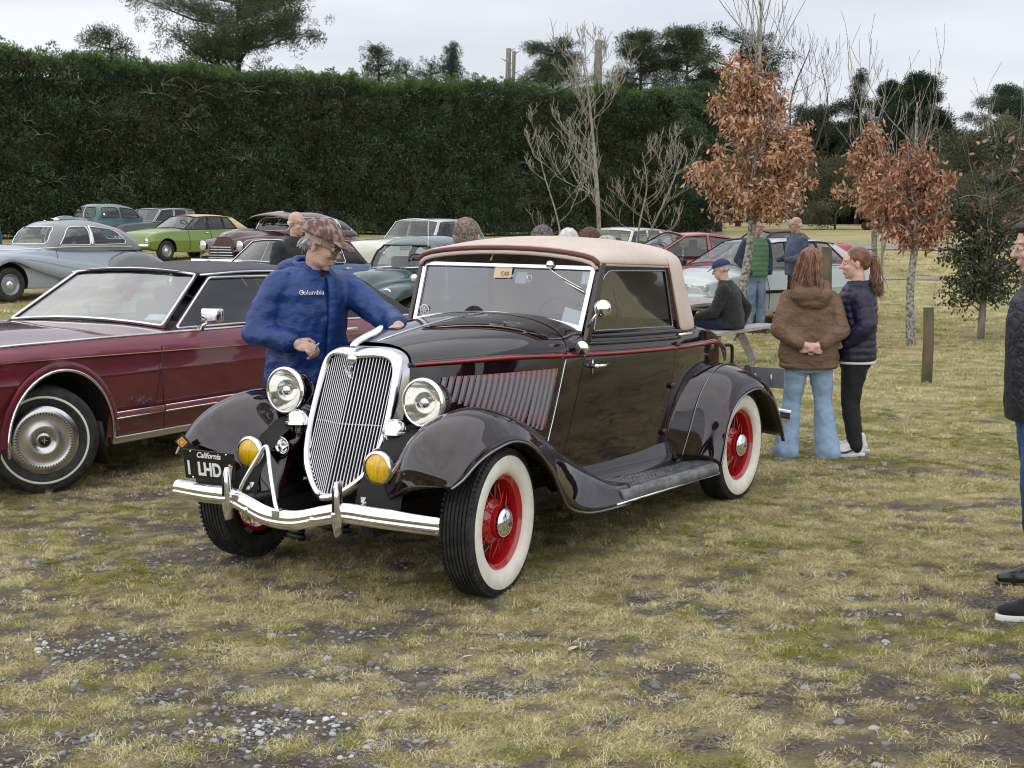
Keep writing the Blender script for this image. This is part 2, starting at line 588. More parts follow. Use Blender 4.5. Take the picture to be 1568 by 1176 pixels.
def leafmat(name, c1, c2, c3=None, rough=.7, trans=.25):
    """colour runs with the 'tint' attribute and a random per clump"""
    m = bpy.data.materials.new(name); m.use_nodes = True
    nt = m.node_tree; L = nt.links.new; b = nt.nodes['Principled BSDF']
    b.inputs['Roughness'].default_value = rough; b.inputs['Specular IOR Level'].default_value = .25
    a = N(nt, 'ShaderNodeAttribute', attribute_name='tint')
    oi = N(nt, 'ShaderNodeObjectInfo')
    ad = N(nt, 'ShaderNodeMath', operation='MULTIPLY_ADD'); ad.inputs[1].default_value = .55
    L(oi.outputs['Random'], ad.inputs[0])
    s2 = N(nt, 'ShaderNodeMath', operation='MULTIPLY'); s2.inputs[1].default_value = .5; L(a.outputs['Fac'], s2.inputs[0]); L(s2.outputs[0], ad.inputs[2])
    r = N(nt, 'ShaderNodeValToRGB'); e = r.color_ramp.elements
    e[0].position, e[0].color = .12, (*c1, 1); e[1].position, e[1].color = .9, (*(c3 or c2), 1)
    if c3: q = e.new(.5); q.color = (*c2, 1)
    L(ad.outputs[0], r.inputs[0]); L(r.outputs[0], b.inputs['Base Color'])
    if trans:
        tr = N(nt, 'ShaderNodeBsdfTranslucent'); L(r.outputs[0], tr.inputs[0])
        ms = N(nt, 'ShaderNodeMixShader', Fac=trans); L(b.outputs[0], ms.inputs[1]); L(tr.outputs[0], ms.inputs[2])
        L(ms.outputs[0], nt.nodes['Material Output'].inputs[0])
    return m


# grass tufts
def tuft(n, L0, L1, lean, w, rad, seed):
    r = np.random.RandomState(seed); V, F, T = [], [], []
    for k in range(n):
        a = r.rand() * 2 * PI; b = np.array([math.cos(a), math.sin(a), 0]) * rad * r.rand() ** .6
        d = r.rand() * 2 * PI; dr = np.array([math.cos(d), math.sin(d), 0]); pr = np.array([-dr[1], dr[0], 0])
        L_ = L0 + (L1 - L0) * r.rand(); le = lean * (.5 + .8 * r.rand())
        p0 = b; p1 = b + dr * L_ * .5 * math.sin(le * .7) + np.array([0, 0, L_ * .5 * math.cos(le * .7)]); p2 = p1 + dr * L_ * .5 * math.sin(min(le * 1.25, 1.75)) + np.array([0, 0, L_ * .5 * math.cos(min(le * 1.25, 1.75))])
        ww = w * (.6 + .8 * r.rand()); i = len(V)
        V += [p0 - pr * ww / 2, p0 + pr * ww / 2, p1 + pr * ww * .4, p1 - pr * ww * .4, p2]
        F += [(i, i + 1, i + 2, i + 3), (i + 3, i + 2, i + 4)]
        t = r.rand(); T += [t * .7, t * .7, t, t, min(1, t + .2)]
    return V, F, T


straw_m = leafmat('dry_grass', (.24, .19, .085), (.60, .53, .27), (.90, .84, .54), .8)
green_m = leafmat('green_grass', (.13, .14, .022), (.34, .36, .075), (.56, .56, .18), .7)
moss_m = leafmat('moss_grass', (.08, .085, .010), (.23, .24, .03), (.36, .37, .06), .8)
tufts = library('tuft', [(*tuft(46, .03, .080, 1.42, .0030, .085, s)[:2], straw_m, tuft(46, .03, .080, 1.42, .0030, .085, s)[2]) for s in range(5)] +
                [(*tuft(50, .015, .045, 1.0, .003, .06, s)[:2], green_m, tuft(50, .015, .045, 1.0, .003, .06, s)[2]) for s in range(10, 13)] +
                [(*tuft(60, .008, .022, .9, .004, .05, s)[:2], moss_m, tuft(60, .008, .022, .9, .004, .05, s)[2]) for s in range(20, 22)] +
                [(*tuft(34, .05, .13, .75, .003, .04, s)[:2], straw_m, tuft(34, .05, .13, .75, .003, .04, s)[2]) for s in range(30, 32)])
PT, SC, IX = [], [], []
for y0, y1, dens, sc_ in ((3.6, 6.5, 760, .62), (6.5, 9.5, 520, .70), (9.5, 14, 240, .88), (14, 22, 70, 1.3), (22, 36, 16, 2.1), (36, 62, 4, 3.0)):
    area = (y1 - y0) * (.80 * (y0 + y1) / 2 + 2.0)
    n = int(dens * area)
    Y = y0 + (y1 - y0) * nr.rand(n); X = (nr.rand(n) - .5) * (.80 * Y + 2.0)
    c = cover(X, Y); keep = nr.rand(n) < (.13 + .87 * c) * (.55 + .45 * sst(.3, .6, fbm(X, Y, .5, 3, 55)))
    X, Y = X[keep], Y[keep]; n = len(X)
    g = greenness(X, Y); u = nr.rand(n)
    idx = nr.randint(0, 5, n)
    gm = u < g * .8 + .08; idx[gm] = nr.randint(5, 8, gm.sum())
    mm_ = (fbm(X, Y, .5, 3, 77) > .63) & (nr.rand(n) < .7) & (Y < 14); idx[mm_] = nr.randint(8, 10, mm_.sum())
    tall = nr.rand(n) < .035; idx[tall] = nr.randint(10, 12, tall.sum())
    PT.append(np.stack([X, Y, gz(X, Y) + (fbm(X, Y, .22, 3, 40) - .5) * .022 * (Y < 18)], 1)); SC.append(sc_ * (.6 + .7 * nr.rand(n))); IX.append(idx)
PT, SC, IX = np.concatenate(PT), np.concatenate(SC), np.concatenate(IX)
Rt = np.zeros((len(PT), 3)); Rt[:, 2] = nr.rand(len(PT)) * 2 * PI
gs = np.stack([SC, SC, SC * .64], 1)
go_ = gn_scatter('grass', PT, Rt, gs, tufts, None, 'stuff', IX)
setp(go_, 'short dry straw and green grass over the stony ground', 'grass')


# pebbles
def stone(seed, m):
    r = np.random.RandomState(seed)
    bm = bmesh.new(); bmesh.ops.create_icosphere(bm, subdivisions=2, radius=.5)
    V = np.array([v.co[:] for v in bm.verts]); F = [[v.index for v in f.verts] for f in bm.faces]; bm.free()
    for k in range(5):
        d = r.randn(3); d /= np.linalg.norm(d); s = (V @ d); V = V - np.outer(np.maximum(0, s - .30 - .12 * r.rand()), d)
    V = V * [1, .75 + .2 * r.rand(), .40 + .22 * r.rand()]
    return V, F, m, np.full(len(V), r.rand())


stone_m = leafmat('grey_stone', (.12, .122, .124), (.235, .238, .245), (.42, .42, .425), .75, 0)
stonew_m = leafmat('pale_stone', (.26, .27, .28), (.44, .45, .46), (.66, .67, .66), .75, 0)
stoneb_m = leafmat('brown_stone', (.09, .065, .05), (.16, .12, .10), (.28, .24, .2), .8, 0)
stones = library('pebble', [stone(s, stone_m) for s in range(6)] + [stone(s + 10, stonew_m) for s in range(3)] + [stone(s + 20, stoneb_m) for s in range(3)])
PT, SC, IX = [], [], []
n = 82000
Y = 3.7 + 9.5 * nr.rand(n) ** 1.3; X = (nr.rand(n) - .5) * (.80 * Y + 1.2)
c = cover(X, Y); keep = nr.rand(n) < (1 - c) * .8 * (.12 + .88 * sst(.44, .60, fbm(X, Y, .8, 3, 91))) + .022
X, Y = X[keep], Y[keep]; n = len(X)
S = .004 + .020 * nr.rand(n) ** 3.2 + .022 * (nr.rand(n) < .03)
idx = nr.randint(0, 6, n); u = nr.rand(n)
cw = np.zeros(n)
for cx, cy, r in ((-.85, 4.95, .18), (-1.85, 5.9, .16), (-.55, 5.05, .10)): cw += np.exp(-(((X - cx) / r) ** 2 + ((Y - cy) / (r * .8)) ** 2))
wsel = u < .035 + .75 * cw; idx[wsel] = nr.randint(6, 9, wsel.sum()); bs = (~wsel) & (u > .86); idx[bs] = nr.randint(9, 12, bs.sum())
S[wsel] *= .9
# extra stones in the pale clusters
ex = []
for cx, cy, r, m_ in ((-.85, 4.95, .15, 110), (-1.85, 5.9, .17, 80), (-.5, 5.1, .10, 30)):
    q = nr.randn(m_, 2) * r * [1, .55] + [cx, cy]; ex.append(q)
ex = np.concatenate(ex); X = np.concatenate([X, ex[:, 0]]); Y = np.concatenate([Y, ex[:, 1]]); m_ = len(ex)
S = np.concatenate([S, .008 + .022 * nr.rand(m_) ** 2.5]); idx = np.concatenate([idx, np.where(nr.rand(m_) < .55, nr.randint(6, 9, m_), nr.randint(0, 6, m_))])
n = len(X)
P = np.stack([X, Y, gz(X, Y) + (fbm(X, Y, .22, 3, 40) - .5) * .022 + S * .02], 1)
Rt = np.stack([(nr.rand(n) - .5) * .5, (nr.rand(n) - .5) * .5, nr.rand(n) * 6.28], 1)
gv = gn_scatter('gravel', P, Rt, S * 1.25, stones, None, 'stuff', idx)
setp(gv, 'grey river pebbles scattered through the thin turf', 'gravel')
# a few single leaves lying on the ground
leaf_b = mat('fallen_leaf_brown', (.40, .17, .07), .7, var=.2, vscale=40.)
leaf_p = mat('fallen_leaf_pale', (.52, .44, .33), .7, var=.2, vscale=40.)
for (lx, ly, s, m_, lab) in ((-.885, 7.12, .065, leaf_b, 'orange brown fallen leaf beneath the front bumper'), (.255, 5.86, .075, leaf_p, 'pale curled fallen leaf on stones in the foreground'), (.26, 6.2, .06, leaf_b, 'tan brown fallen leaf behind the pale curled leaf'), (-.18, 5.75, .05, leaf_p, 'small straw coloured leaf on turf below the front wheel')):
    V = [(-.5, 0, .02), (-.25, .2, .1), (.15, .24, .12), (.5, .02, .05), (.15, -.2, .16), (-.25, -.17, .12), (0, 0, .02)]
    F = [(0, 6, 1), (1, 6, 2), (2, 6, 3), (3, 6, 4), (4, 6, 5), (5, 6, 0)]
    o = obj('fallen_leaf', np.array(V) * s, F, m_, None, smooth=False, loc=(lx, ly, float(gz(lx, ly)) + .012), rot=(0, 0, rnd.random() * 6))
    setp(o, lab, 'leaf')

# ------------------------------------------------------------------ foliage
def sprig(n, R0, ll, lw, seed, up=.3, droop=0):
    """ball of small leaf faces pointing outward"""
    r = np.random.RandomState(seed)
    d = r.randn(n, 3); d[:, 2] = d[:, 2] * .8 + up; d /= np.linalg.norm(d, axis=1)[:, None]
    p = d * (R0 * (.25 + .75 * r.rand(n) ** .6))[:, None]
    u = d + r.randn(n, 3) * .5; u[:, 2] -= droop; u /= np.linalg.norm(u, axis=1)[:, None]
    w = np.cross(u, r.randn(n, 3)); w /= np.linalg.norm(w, axis=1)[:, None]
    l = (ll * (.6 + .8 * r.rand(n)))[:, None]; ww = (lw * (.6 + .8 * r.rand(n)))[:, None]
    V = np.stack([p - u * l * .5, p + w * ww * .5, p + u * l * .5, p - w * ww * .5], 1).reshape(-1, 3)
    F = [(4 * i, 4 * i + 1, 4 * i + 2, 4 * i + 3) for i in range(n)]
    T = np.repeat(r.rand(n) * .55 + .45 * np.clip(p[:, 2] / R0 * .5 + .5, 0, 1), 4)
    return V, F, T


def splib(name, m, n, R0, ll, lw, k=4, **kw):
    L_ = []
    for s in range(k):
        V, F, T = sprig(n, R0, ll, lw, s + 50, **kw); L_.append((V, F, m, T))
    return library(name, L_)


hedge_m = leafmat('hedge_foliage', (.018, .030, .017), (.046, .070, .038), (.11, .145, .078), .7, .1)
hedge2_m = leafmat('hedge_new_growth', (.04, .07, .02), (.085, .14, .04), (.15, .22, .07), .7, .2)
pine_m = leafmat('pine_foliage', (.012, .022, .014), (.030, .050, .028), (.060, .088, .044), .7, .1)
pine2_m = leafmat('pine_foliage_lighter', (.022, .034, .016), (.050, .072, .032), (.085, .11, .05), .7, .15)
olive_m = leafmat('olive_foliage', (.045, .05, .025), (.095, .10, .055), (.16, .16, .095), .7, .2)
hsp = splib('hedge_sprig', hedge_m, 70, .36, .15, .038, up=.5)
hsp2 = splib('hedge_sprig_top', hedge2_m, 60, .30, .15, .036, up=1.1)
psp = splib('pine_sprig', pine_m, 110, .42, .17, .030, up=.4)
psp2 = splib('pine_sprig_light', pine2_m, 120, .42, .16, .028, up=.4)
osp = splib('olive_sprig', olive_m, 60, .34, .12, .045, up=.3)
bark_d = mat('dark_bark', (.06, .05, .045), .9, var=.4, vscale=6., bump=.6, bscale=18., stretch=(1, 1, .3))
bark_g = mat('grey_dead_wood', (.20, .185, .165), .9, var=.3, vscale=5., bump=.5, bscale=20., stretch=(1, 1, .3))
bark_l = mat('lichen_bark', (.36, .36, .32), .9, col2=(.13, .105, .085), vscale=22., bump=.6, bscale=50., ds=(.45, .58))
bark_w = mat('pale_bark', (.35, .325, .275), .85, col2=(.19, .17, .14), vscale=14., bump=.4, bscale=40.)

hedge = thing('shelter_hedge', 'tall clipped dark evergreen shelter hedge running behind the cars', 'hedge')
HA, HB = np.array([-46., 46.0]), np.array([10.9, 80.2])
hd = (HB - HA); HL = np.linalg.norm(hd); hd /= HL; hn = np.array([hd[1], -hd[0]])      # hn points to the camera side


def hpt(s, off): return HA + hd * s + hn * off
htop = lambda s: 8.55 - .45 * s / HL + .25 * np.sin(s * .5) * .3 + 1.0 * (fbm(s, 0 * s, 5., 3, 3) - .5) + .5 * (fbm(s, 0 * s, .8, 2, 9) - .5)
n = 15500
S = HL * nr.rand(n) ** .92; H = nr.rand(n)
B = np.array([hpt(a, 0) for a in S]); G0 = gz(B[:, 0], B[:, 1]); top = htop(S)
Z = G0 + .1 + H * (top - .2 - G0)
off = 1.0 * (fbm(S, Z * 1.3, 2.2, 4, 60) - .5) * 2 + .25 * nr.randn(n) * .5
hole = (np.abs((S - 21.5) / 2.2) ** 2 + np.abs((Z - 6.3) / 1.2) ** 2 < 1) & (nr.rand(n) < .75)
k_ = ~hole
P = np.concatenate([(B + hn * off[:, None]), Z[:, None]], 1)[k_]
Rt = np.stack([nr.rand(len(P)) * .6, nr.rand(len(P)) * .6, nr.rand(len(P)) * 6.28], 1)
bsel = (fbm(P[:, 0], P[:, 2] * 1.5, 2.5, 3, 66) > .55) & (nr.rand(len(P)) < .5)
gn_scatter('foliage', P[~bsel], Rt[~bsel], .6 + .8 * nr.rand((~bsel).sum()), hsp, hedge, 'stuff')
gn_scatter('browned_foliage', P[bsel], Rt[bsel], .5 + .6 * nr.rand(bsel.sum()), splib('hedge_sprig_brown', leafmat('hedge_brown_foliage', (.03, .028, .018), (.075, .065, .04), (.14, .12, .08)), 55, .34, .15, .034), hedge, 'stuff')
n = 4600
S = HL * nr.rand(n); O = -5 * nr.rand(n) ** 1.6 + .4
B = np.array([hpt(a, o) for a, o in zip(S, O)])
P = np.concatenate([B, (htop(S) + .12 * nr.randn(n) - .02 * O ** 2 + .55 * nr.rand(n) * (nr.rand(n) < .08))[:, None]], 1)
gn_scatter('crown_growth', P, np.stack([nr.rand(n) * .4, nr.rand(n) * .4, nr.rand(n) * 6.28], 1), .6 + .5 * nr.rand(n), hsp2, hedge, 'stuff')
# right-hand end face
n = 900
O = -5 * nr.rand(n); B = np.array([hpt(HL + .4 * nr.randn(), o) for o in O]); Z = 2.2 + (9.0 - 2.2) * nr.rand(n)
gn_scatter('foliage', np.concatenate([B, Z[:, None]], 1), np.stack([nr.rand(n), nr.rand(n), nr.rand(n) * 6.28], 1), .8 + .7 * nr.rand(n), hsp, hedge, 'stuff')
# dark boxes added inside the hedge to block the sky, one gap left open
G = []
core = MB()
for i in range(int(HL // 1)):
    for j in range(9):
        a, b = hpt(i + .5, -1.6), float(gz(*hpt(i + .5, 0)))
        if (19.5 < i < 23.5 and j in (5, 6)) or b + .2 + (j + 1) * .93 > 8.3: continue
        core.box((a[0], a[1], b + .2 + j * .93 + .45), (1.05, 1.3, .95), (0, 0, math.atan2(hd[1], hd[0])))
co_ = core.build('dark_backing', mat('hedge_inside', (.010, .013, .008), .95), hedge, smooth=False); co_['kind'] = 'stuff'
# bare dead twigs poking out of the face
for k in range(64):
    s = (14 + 26 * rnd.random()) if k < 44 else (HL * rnd.random()); z = 3 + 5.6 * rnd.random() if k % 3 else 7 + 1.8 * rnd.random()
    a = hpt(s, .75); m = MB()
    for q in range(5):
        e = np.array([rnd.uniform(-.9, .9), rnd.uniform(-.3, .1), rnd.uniform(-.3, .5)])
        p0 = np.array([a[0], a[1], z]); m.tube(cr_([p0, p0 + e * .5 + [0, 0, .1], p0 + e], 2), [.011, .004], 4)
    m.build('dead_branch', bark_g, hedge)['kind'] = 'stuff'


# ------------------------------------------------------------------ trees
def grow(mb, p, d, L_, r, depth, tips, spread=.6, nb=3, up=.15, rs=None, seg=4, ratio=.68, minr=.004, wob=.12):
    rs = rs or rnd
    P = [np.array(p, float)]; d = np.array(d, float)
    for i in range(seg):
        d = d + np.array([rs.gauss(0, wob), rs.gauss(0, wob), rs.gauss(0, wob * .5) + up * .25]); d /= np.linalg.norm(d)
        P.append(P[-1] + d * L_ / seg)
    mb.tube(P, [r, max(minr, r * .55)], 6 if r > .02 else 4, False)
    if depth == 0:
        tips.append((P[-1], d)); return
    if depth <= 2: tips.append((P[2], d)); tips.append((P[-1], d))
    for k in range(nb):
        f = rs.uniform(.35, 1.0) if k else 1.0
        q = P[min(seg, max(1, int(round(f * seg))))]
        e = d + np.array([rs.gauss(0, spread), rs.gauss(0, spread), rs.gauss(0, spread * .5) + up]); e /= np.linalg.norm(e)
        grow(mb, q, e, L_ * ratio * rs.uniform(.75, 1.15), max(minr, r * .55), depth - 1, tips, spread, nb, up, rs, seg, ratio, minr, wob)


def conifer(name, lab, x, y, h, w, base=.25, lib=psp, n=500, group=None, z0=None, shape='cone', seed=1, sc_=1.0, lean=0., trunk_r=None):
    r = np.random.RandomState(seed)
    g = float(gz(x, y)) if z0 is None else z0
    t = thing(name, lab, 'tree', (x, y, g), 0, group)
    tr = trunk_r or h * .018
    obj('trunk', *tubem(cr_([(0, 0, -.2), (.1, 0, h * .4), (lean * .6, .1, h * .75), (lean, 0, h * .97)], 3), [tr, tr * .15], 8), bark_d, t)
    P, S = [], []
    mb = MB()
    nb_ = int(16 + h * 1.6)
    for k in range(nb_):
        f = base + (1 - base) * (k + r.rand()) / nb_
        if shape == 'cone': rad = w / 2 * (1.05 - f) / (1.05 - base) * (.6 + .6 * r.rand())
        elif shape == 'umbrella': rad = w / 2 * math.sqrt(max(.05, 1 - ((f - .62) / .42) ** 2)) * (.55 + .6 * r.rand())
        else: rad = w / 2 * math.sqrt(max(.04, 1 - ((f - .5) / .55) ** 2)) * (.6 + .55 * r.rand())
        a = r.rand() * 2 * PI; up = .10 + .25 * r.rand() if shape != 'umbrella' else .25 + .2 * r.rand()
        p0 = np.array([lean * f, 0, h * f]); p1 = p0 + rad * np.array([math.cos(a), math.sin(a), up])
        mid = (p0 + p1) / 2 + [0, 0, -.06 * rad]
        if rad > .4: mb.tube([p0, mid, p1], [tr * .32, tr * .08], 5, False)
        m_ = max(3, int(n / nb_))
        for q in range(m_):
            u = .35 + .7 * r.rand() ** .7; c = p0 + (p1 - p0) * u
            s = .13 * rad + .25; P.append(c + r.randn(3) * [s, s, s * (.24 if shape == 'umbrella' else .34)]); S.append(sc_ * (.6 + .8 * r.rand()))
    for q in range(8): P.append(np.array([lean, 0, h * (.93 + .07 * r.rand())]) + r.randn(3) * .12); S.append(.5 * sc_)
    if mb.n: mb.build('branches', bark_d, t)['kind'] = 'stuff'
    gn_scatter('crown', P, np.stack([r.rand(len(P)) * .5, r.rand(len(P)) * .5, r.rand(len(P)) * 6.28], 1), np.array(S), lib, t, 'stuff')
    return t


def pxX(px, Y): return (px - 784) / 2240 * Y
def hT(px, Y, yt): return 1.4 + (337 - yt) / 2240 * Y - float(gz(pxX(px, Y), Y))


big = conifer('pine_tree', 'large spreading pine rising above the left part of the hedge', pxX(372, 82), 82, hT(372, 82, -2), 10.8, .40, psp2, 950, shape='umbrella', seed=4, sc_=1.1, trunk_r=.28)
BH = 'trees rising behind the hedge'
conifer('pine_tree', 'ragged pine top just showing left of the big spreading pine', pxX(196, 78), 78, hT(196, 78, 48), 3.6, .5, psp2, 160, BH, shape='round', seed=5, lean=-.6)
conifer('pine_tree', 'small round pine top left of the hedge middle', pxX(583, 105), 105, hT(583, 105, 72), 3.4, .5, psp, 200, BH, shape='round', seed=6)
conifer('pine_tree', 'low ragged pine top between two taller ones', pxX(625, 110), 110, hT(625, 110, 98), 3.2, .5, psp, 120, BH, shape='round', seed=7)
conifer('pine_tree', 'low bushy pine top left of the narrow pointed pine', pxX(662, 112), 112, hT(662, 112, 98), 3.2, .5, psp, 130, BH, shape='round', seed=17)
conifer('pine_tree', 'narrow pointed pine above the middle of the hedge', pxX(695, 112), 112, hT(695, 112, 70), 3.0, .45, psp, 220, BH, shape='cone', seed=8)
conifer('cypress_tree', 'broad dark cypress behind the hedge left of the bare pole', pxX(846, 98), 98, hT(846, 98, 70), 5.8, .35, psp2, 620, BH, shape='round', seed=9)
conifer('cypress_tree', 'tall green cypress behind the hedge right of the bare pole', pxX(978, 96), 96, hT(978, 96, 57), 5.0, .35, psp2, 620, BH, shape='round', seed=10)
conifer('cypress_tree', 'bulky green cypress behind the right end of the hedge', pxX(1048, 94), 94, hT(1048, 94, 50), 5.6, .3, psp2, 760, BH, shape='round', seed=11)
conifer('pine_tree', 'dark pine with dead upper limbs behind the tall brown oak', pxX(1128, 100), 100, hT(1128, 100, 62), 7.5, .3, psp, 520, BH, shape='umbrella', seed=12)
for px, top, r_, y, lab in ((776, 80, .22, 108, 'left one of two thin dead trunks above the hedge'), (784, 84, .16, 109, 'right one of two thin dead trunks above the hedge'), (911, 68, .30, 98, 'thick cut bare pole trunk standing above the hedge')):
    x = pxX(px, y); z = 1.765 + (337 - top) / 2240 * y
    t = thing('dead_trunk', lab, 'dead tree', (x, y, float(gz(x, y))))
    obj('trunk', *tubem([(0, 0, 0), (.05, 0, z * .6), (.15, 0, z - float(gz(x, y)))], [r_ * 1.2, r_ * .8], 8), bark_g, t)
    for q in range(3): obj('stub', *tubem([(.1, 0, z * (.78 + .05 * q)), (.1 + .5 * (-1) ** q, 0, z * (.80 + .05 * q))], [.05, .02], 5), bark_g, t)
RP = 'tall conifers on the far right'
conifer('conifer_tree', 'thin pointed conifer spire rising from the right treeline', pxX(1308, 118), 118, hT(1308, 118, 108), 2.6, .2, psp, 220, RP, seed=13)
conifer('pine_tree', 'dark dense pine left of the pointed conifer', pxX(1262, 120), 120, hT(1262, 120, 165), 8.5, .15, psp, 900, RP, shape='round', seed=14)
conifer('pine_tree', 'broad dark pine behind the redder small oak', pxX(1352, 112), 112, hT(1352, 112, 130), 8.5, .15, psp, 1300, RP, shape='cone', seed=15)
conifer('pine_tree', 'tallest layered pine on the right with sweeping branches', pxX(1402, 108), 108, hT(1402, 108, 118), 9.5, .12, psp, 1900, RP, shape='cone', seed=16, sc_=1.15)
conifer('pine_tree', 'lopsided dark pine right of the tallest layered pine', pxX(1440, 110), 110, hT(1440, 110, 185), 7.0, .12, psp, 800, RP, shape='round', seed=18)
conifer('conifer_tree', 'small faint pointed conifer in the gap of the treeline', pxX(1484, 130), 130, hT(1484, 130, 205), 3., .15, psp, 220, RP, seed=19)
conifer('pine_tree', 'open branched pine near the right picture edge', pxX(1535, 105), 105, hT(1535, 105, 142), 5.5, .25, psp, 520, RP, shape='umbrella', seed=20)
conifer('pine_tree', 'dark pine cut by the right picture edge', pxX(1585, 100), 100, hT(1585, 100, 150), 6.5, .15, psp, 600, RP, shape='round', seed=21)
conifer('cypress_tree', 'olive green rounded shrub tree behind the white car', pxX(1275, 88), 88, hT(1275, 88, 245), 5.6, .05, osp, 420, RP, shape='round', seed=22)
conifer('cypress_tree', 'olive green tree behind the small leafy evergreen oak', pxX(1520, 60), 60, hT(1520, 60, 190), 4.6, .12, osp, 420, RP, shape='round', seed=23)
conifer('shrub', 'round dark bush under the right end of the hedge', pxX(1063, 76), 76, 3.2, 2.6, .02, psp, 200, None, shape='round', seed=24)
conifer('shrub', 'dark bush beside the road below the pines', pxX(1445, 92), 92, 4.0, 5.4, .02, osp, 260, None, shape='round', seed=25)
# far wood closing the view
n = 4200
X = -30 + 330 * nr.rand(n); Yb = 150 + 30 * nr.rand(n)
H = 5.5 + 5.0 * fbm(X, X * 0, 14., 3, 70)
P = np.stack([X, Yb, 1.2 + H * nr.rand(n) ** .8], 1)
fw = gn_scatter('far_wood', P, np.stack([nr.rand(n), nr.rand(n), nr.rand(n) * 6], 1), 3.4 + 2.6 * nr.rand(n), psp, None, 'stuff')
setp(fw, 'distant dark wood closing off the field on the right', 'wood')
n = 3800
X = np.array([pxX(q, 1.) for q in (1225 + 270 * nr.rand(n))]); Yb = 122 + 10 * nr.rand(n); X = X * Yb
H = 7.6 + 3.2 * (fbm(X, X * 0, 6., 3, 71) - .5) - 2.5 * sst(1430, 1500, X / Yb * 2240 + 784)
cb = gn_scatter('conifer_belt', np.stack([X, Yb, 1.3 + H * nr.rand(n) ** .9], 1), np.stack([nr.rand(n), nr.rand(n), nr.rand(n) * 6], 1), 1.8 + 1.2 * nr.rand(n), psp, None, 'stuff')
setp(cb, 'dense dark belt of conifers beyond the small oaks on the right', 'wood')
# low stack of logs and a brown shed beyond the road
lg = MB()
for k in range(60):
    x = k % 20 * .62; z = k // 20 * .55 + .25
    lg.add(*tubem([(x + .1 * rnd.random(), 0, z), (x, 1.4, z)], .25, 7))
lp_ = lg.build('log_pile', mat('log_brown', (.13, .075, .055), .9, var=.4, vscale=2.), None)
lp_.location = (pxX(1330, 86), 86, float(gz(25, 86))); setp(lp_, 'long stack of reddish brown logs beyond the road', 'log pile', None, 'stuff')
# trunks under the right end of the hedge
for px, y, r_, lab in ((1098, 82, .22, 'dark trunk of a clipped tree right of the round dark bush'), (1033, 78, .16, 'thin dark trunk left of the round dark bush'), (1012, 79, .13, 'slim grey trunk at the foot of the hedge behind the bare trees')):
    x = pxX(px, y); g = float(gz(x, y)); t = thing('tree', lab, 'tree', (x, y, g))
    obj('trunk', *tubem([(0, 0, -.1), (.05, 0, 1.5), (0, 0, 5)], [r_, r_ * .7], 8), bark_d, t)
    P = nr.randn(90, 3) * [.9, .9, 1.2] + [0, 0, 5.2]
    gn_scatter('crown', P, nr.rand(90, 3), .8 + .6 * nr.rand(90), hsp, t, 'stuff')


def leaf_mesh(tips, m, parent, n, ll, lw, jit, name='leaves', seed=3, droop=.5):
    r = np.random.RandomState(seed); V, F, T = [], [], []
    T0 = np.array([t[0] for t in tips]); k = len(T0)
    for q in range(n):
        p = T0[r.randint(k)] + r.randn(3) * jit
        u = r.randn(3) * .75; u[2] -= droop; u /= np.linalg.norm(u); w = np.cross(u, r.randn(3)); w /= np.linalg.norm(w); nn = np.cross(u, w)
        l = ll * (.65 + .6 * r.rand()); ww = lw * (.7 + .5 * r.rand()); i = len(V); cv = .25 * ww
        V += [p, p + u * l * .3 + w * ww * .42 + nn * cv, p + u * l * .7 + w * ww * .5 + nn * cv, p + u * l + nn * cv * r.randn(), p + u * l * .7 - w * ww * .5 + nn * cv, p + u * l * .3 - w * ww * .42 + nn * cv]
        F += [(i, i + 1, i + 2, i + 3), (i, i + 3, i + 4, i + 5)]
        T += [r.rand()] * 6
    o = obj(name, V, F, m, parent, smooth=False)
    a = o.data.attributes.new('tint', 'FLOAT', 'POINT'); a.data.foreach_set('value', np.array(T, np.float32))
    o['kind'] = 'stuff'
    return o


def tintmat(name, c1, c2, c3, rough=.6, trans=.3):
    m = leafmat(name, c1, c2, c3, rough, trans)
    nt = m.node_tree
    for nd in nt.nodes:
        if nd.type == 'MATH' and nd.operation == 'MULTIPLY_ADD': nd.inputs[1].default_value = 0.
        if nd.type == 'MATH' and nd.operation == 'MULTIPLY': nd.inputs[1].default_value = 1.
    return m


oak_m = tintmat('dead_oak_leaf', (.25, .120, .066), (.50, .285, .170), (.78, .56, .39))
oak_m2 = tintmat('dead_oak_leaf_red', (.21, .092, .055), (.43, .215, .14), (.66, .43, .31))
holm_m = tintmat('holm_leaf', (.022, .032, .016), (.055, .072, .036), (.12, .145, .085), .4, .1)


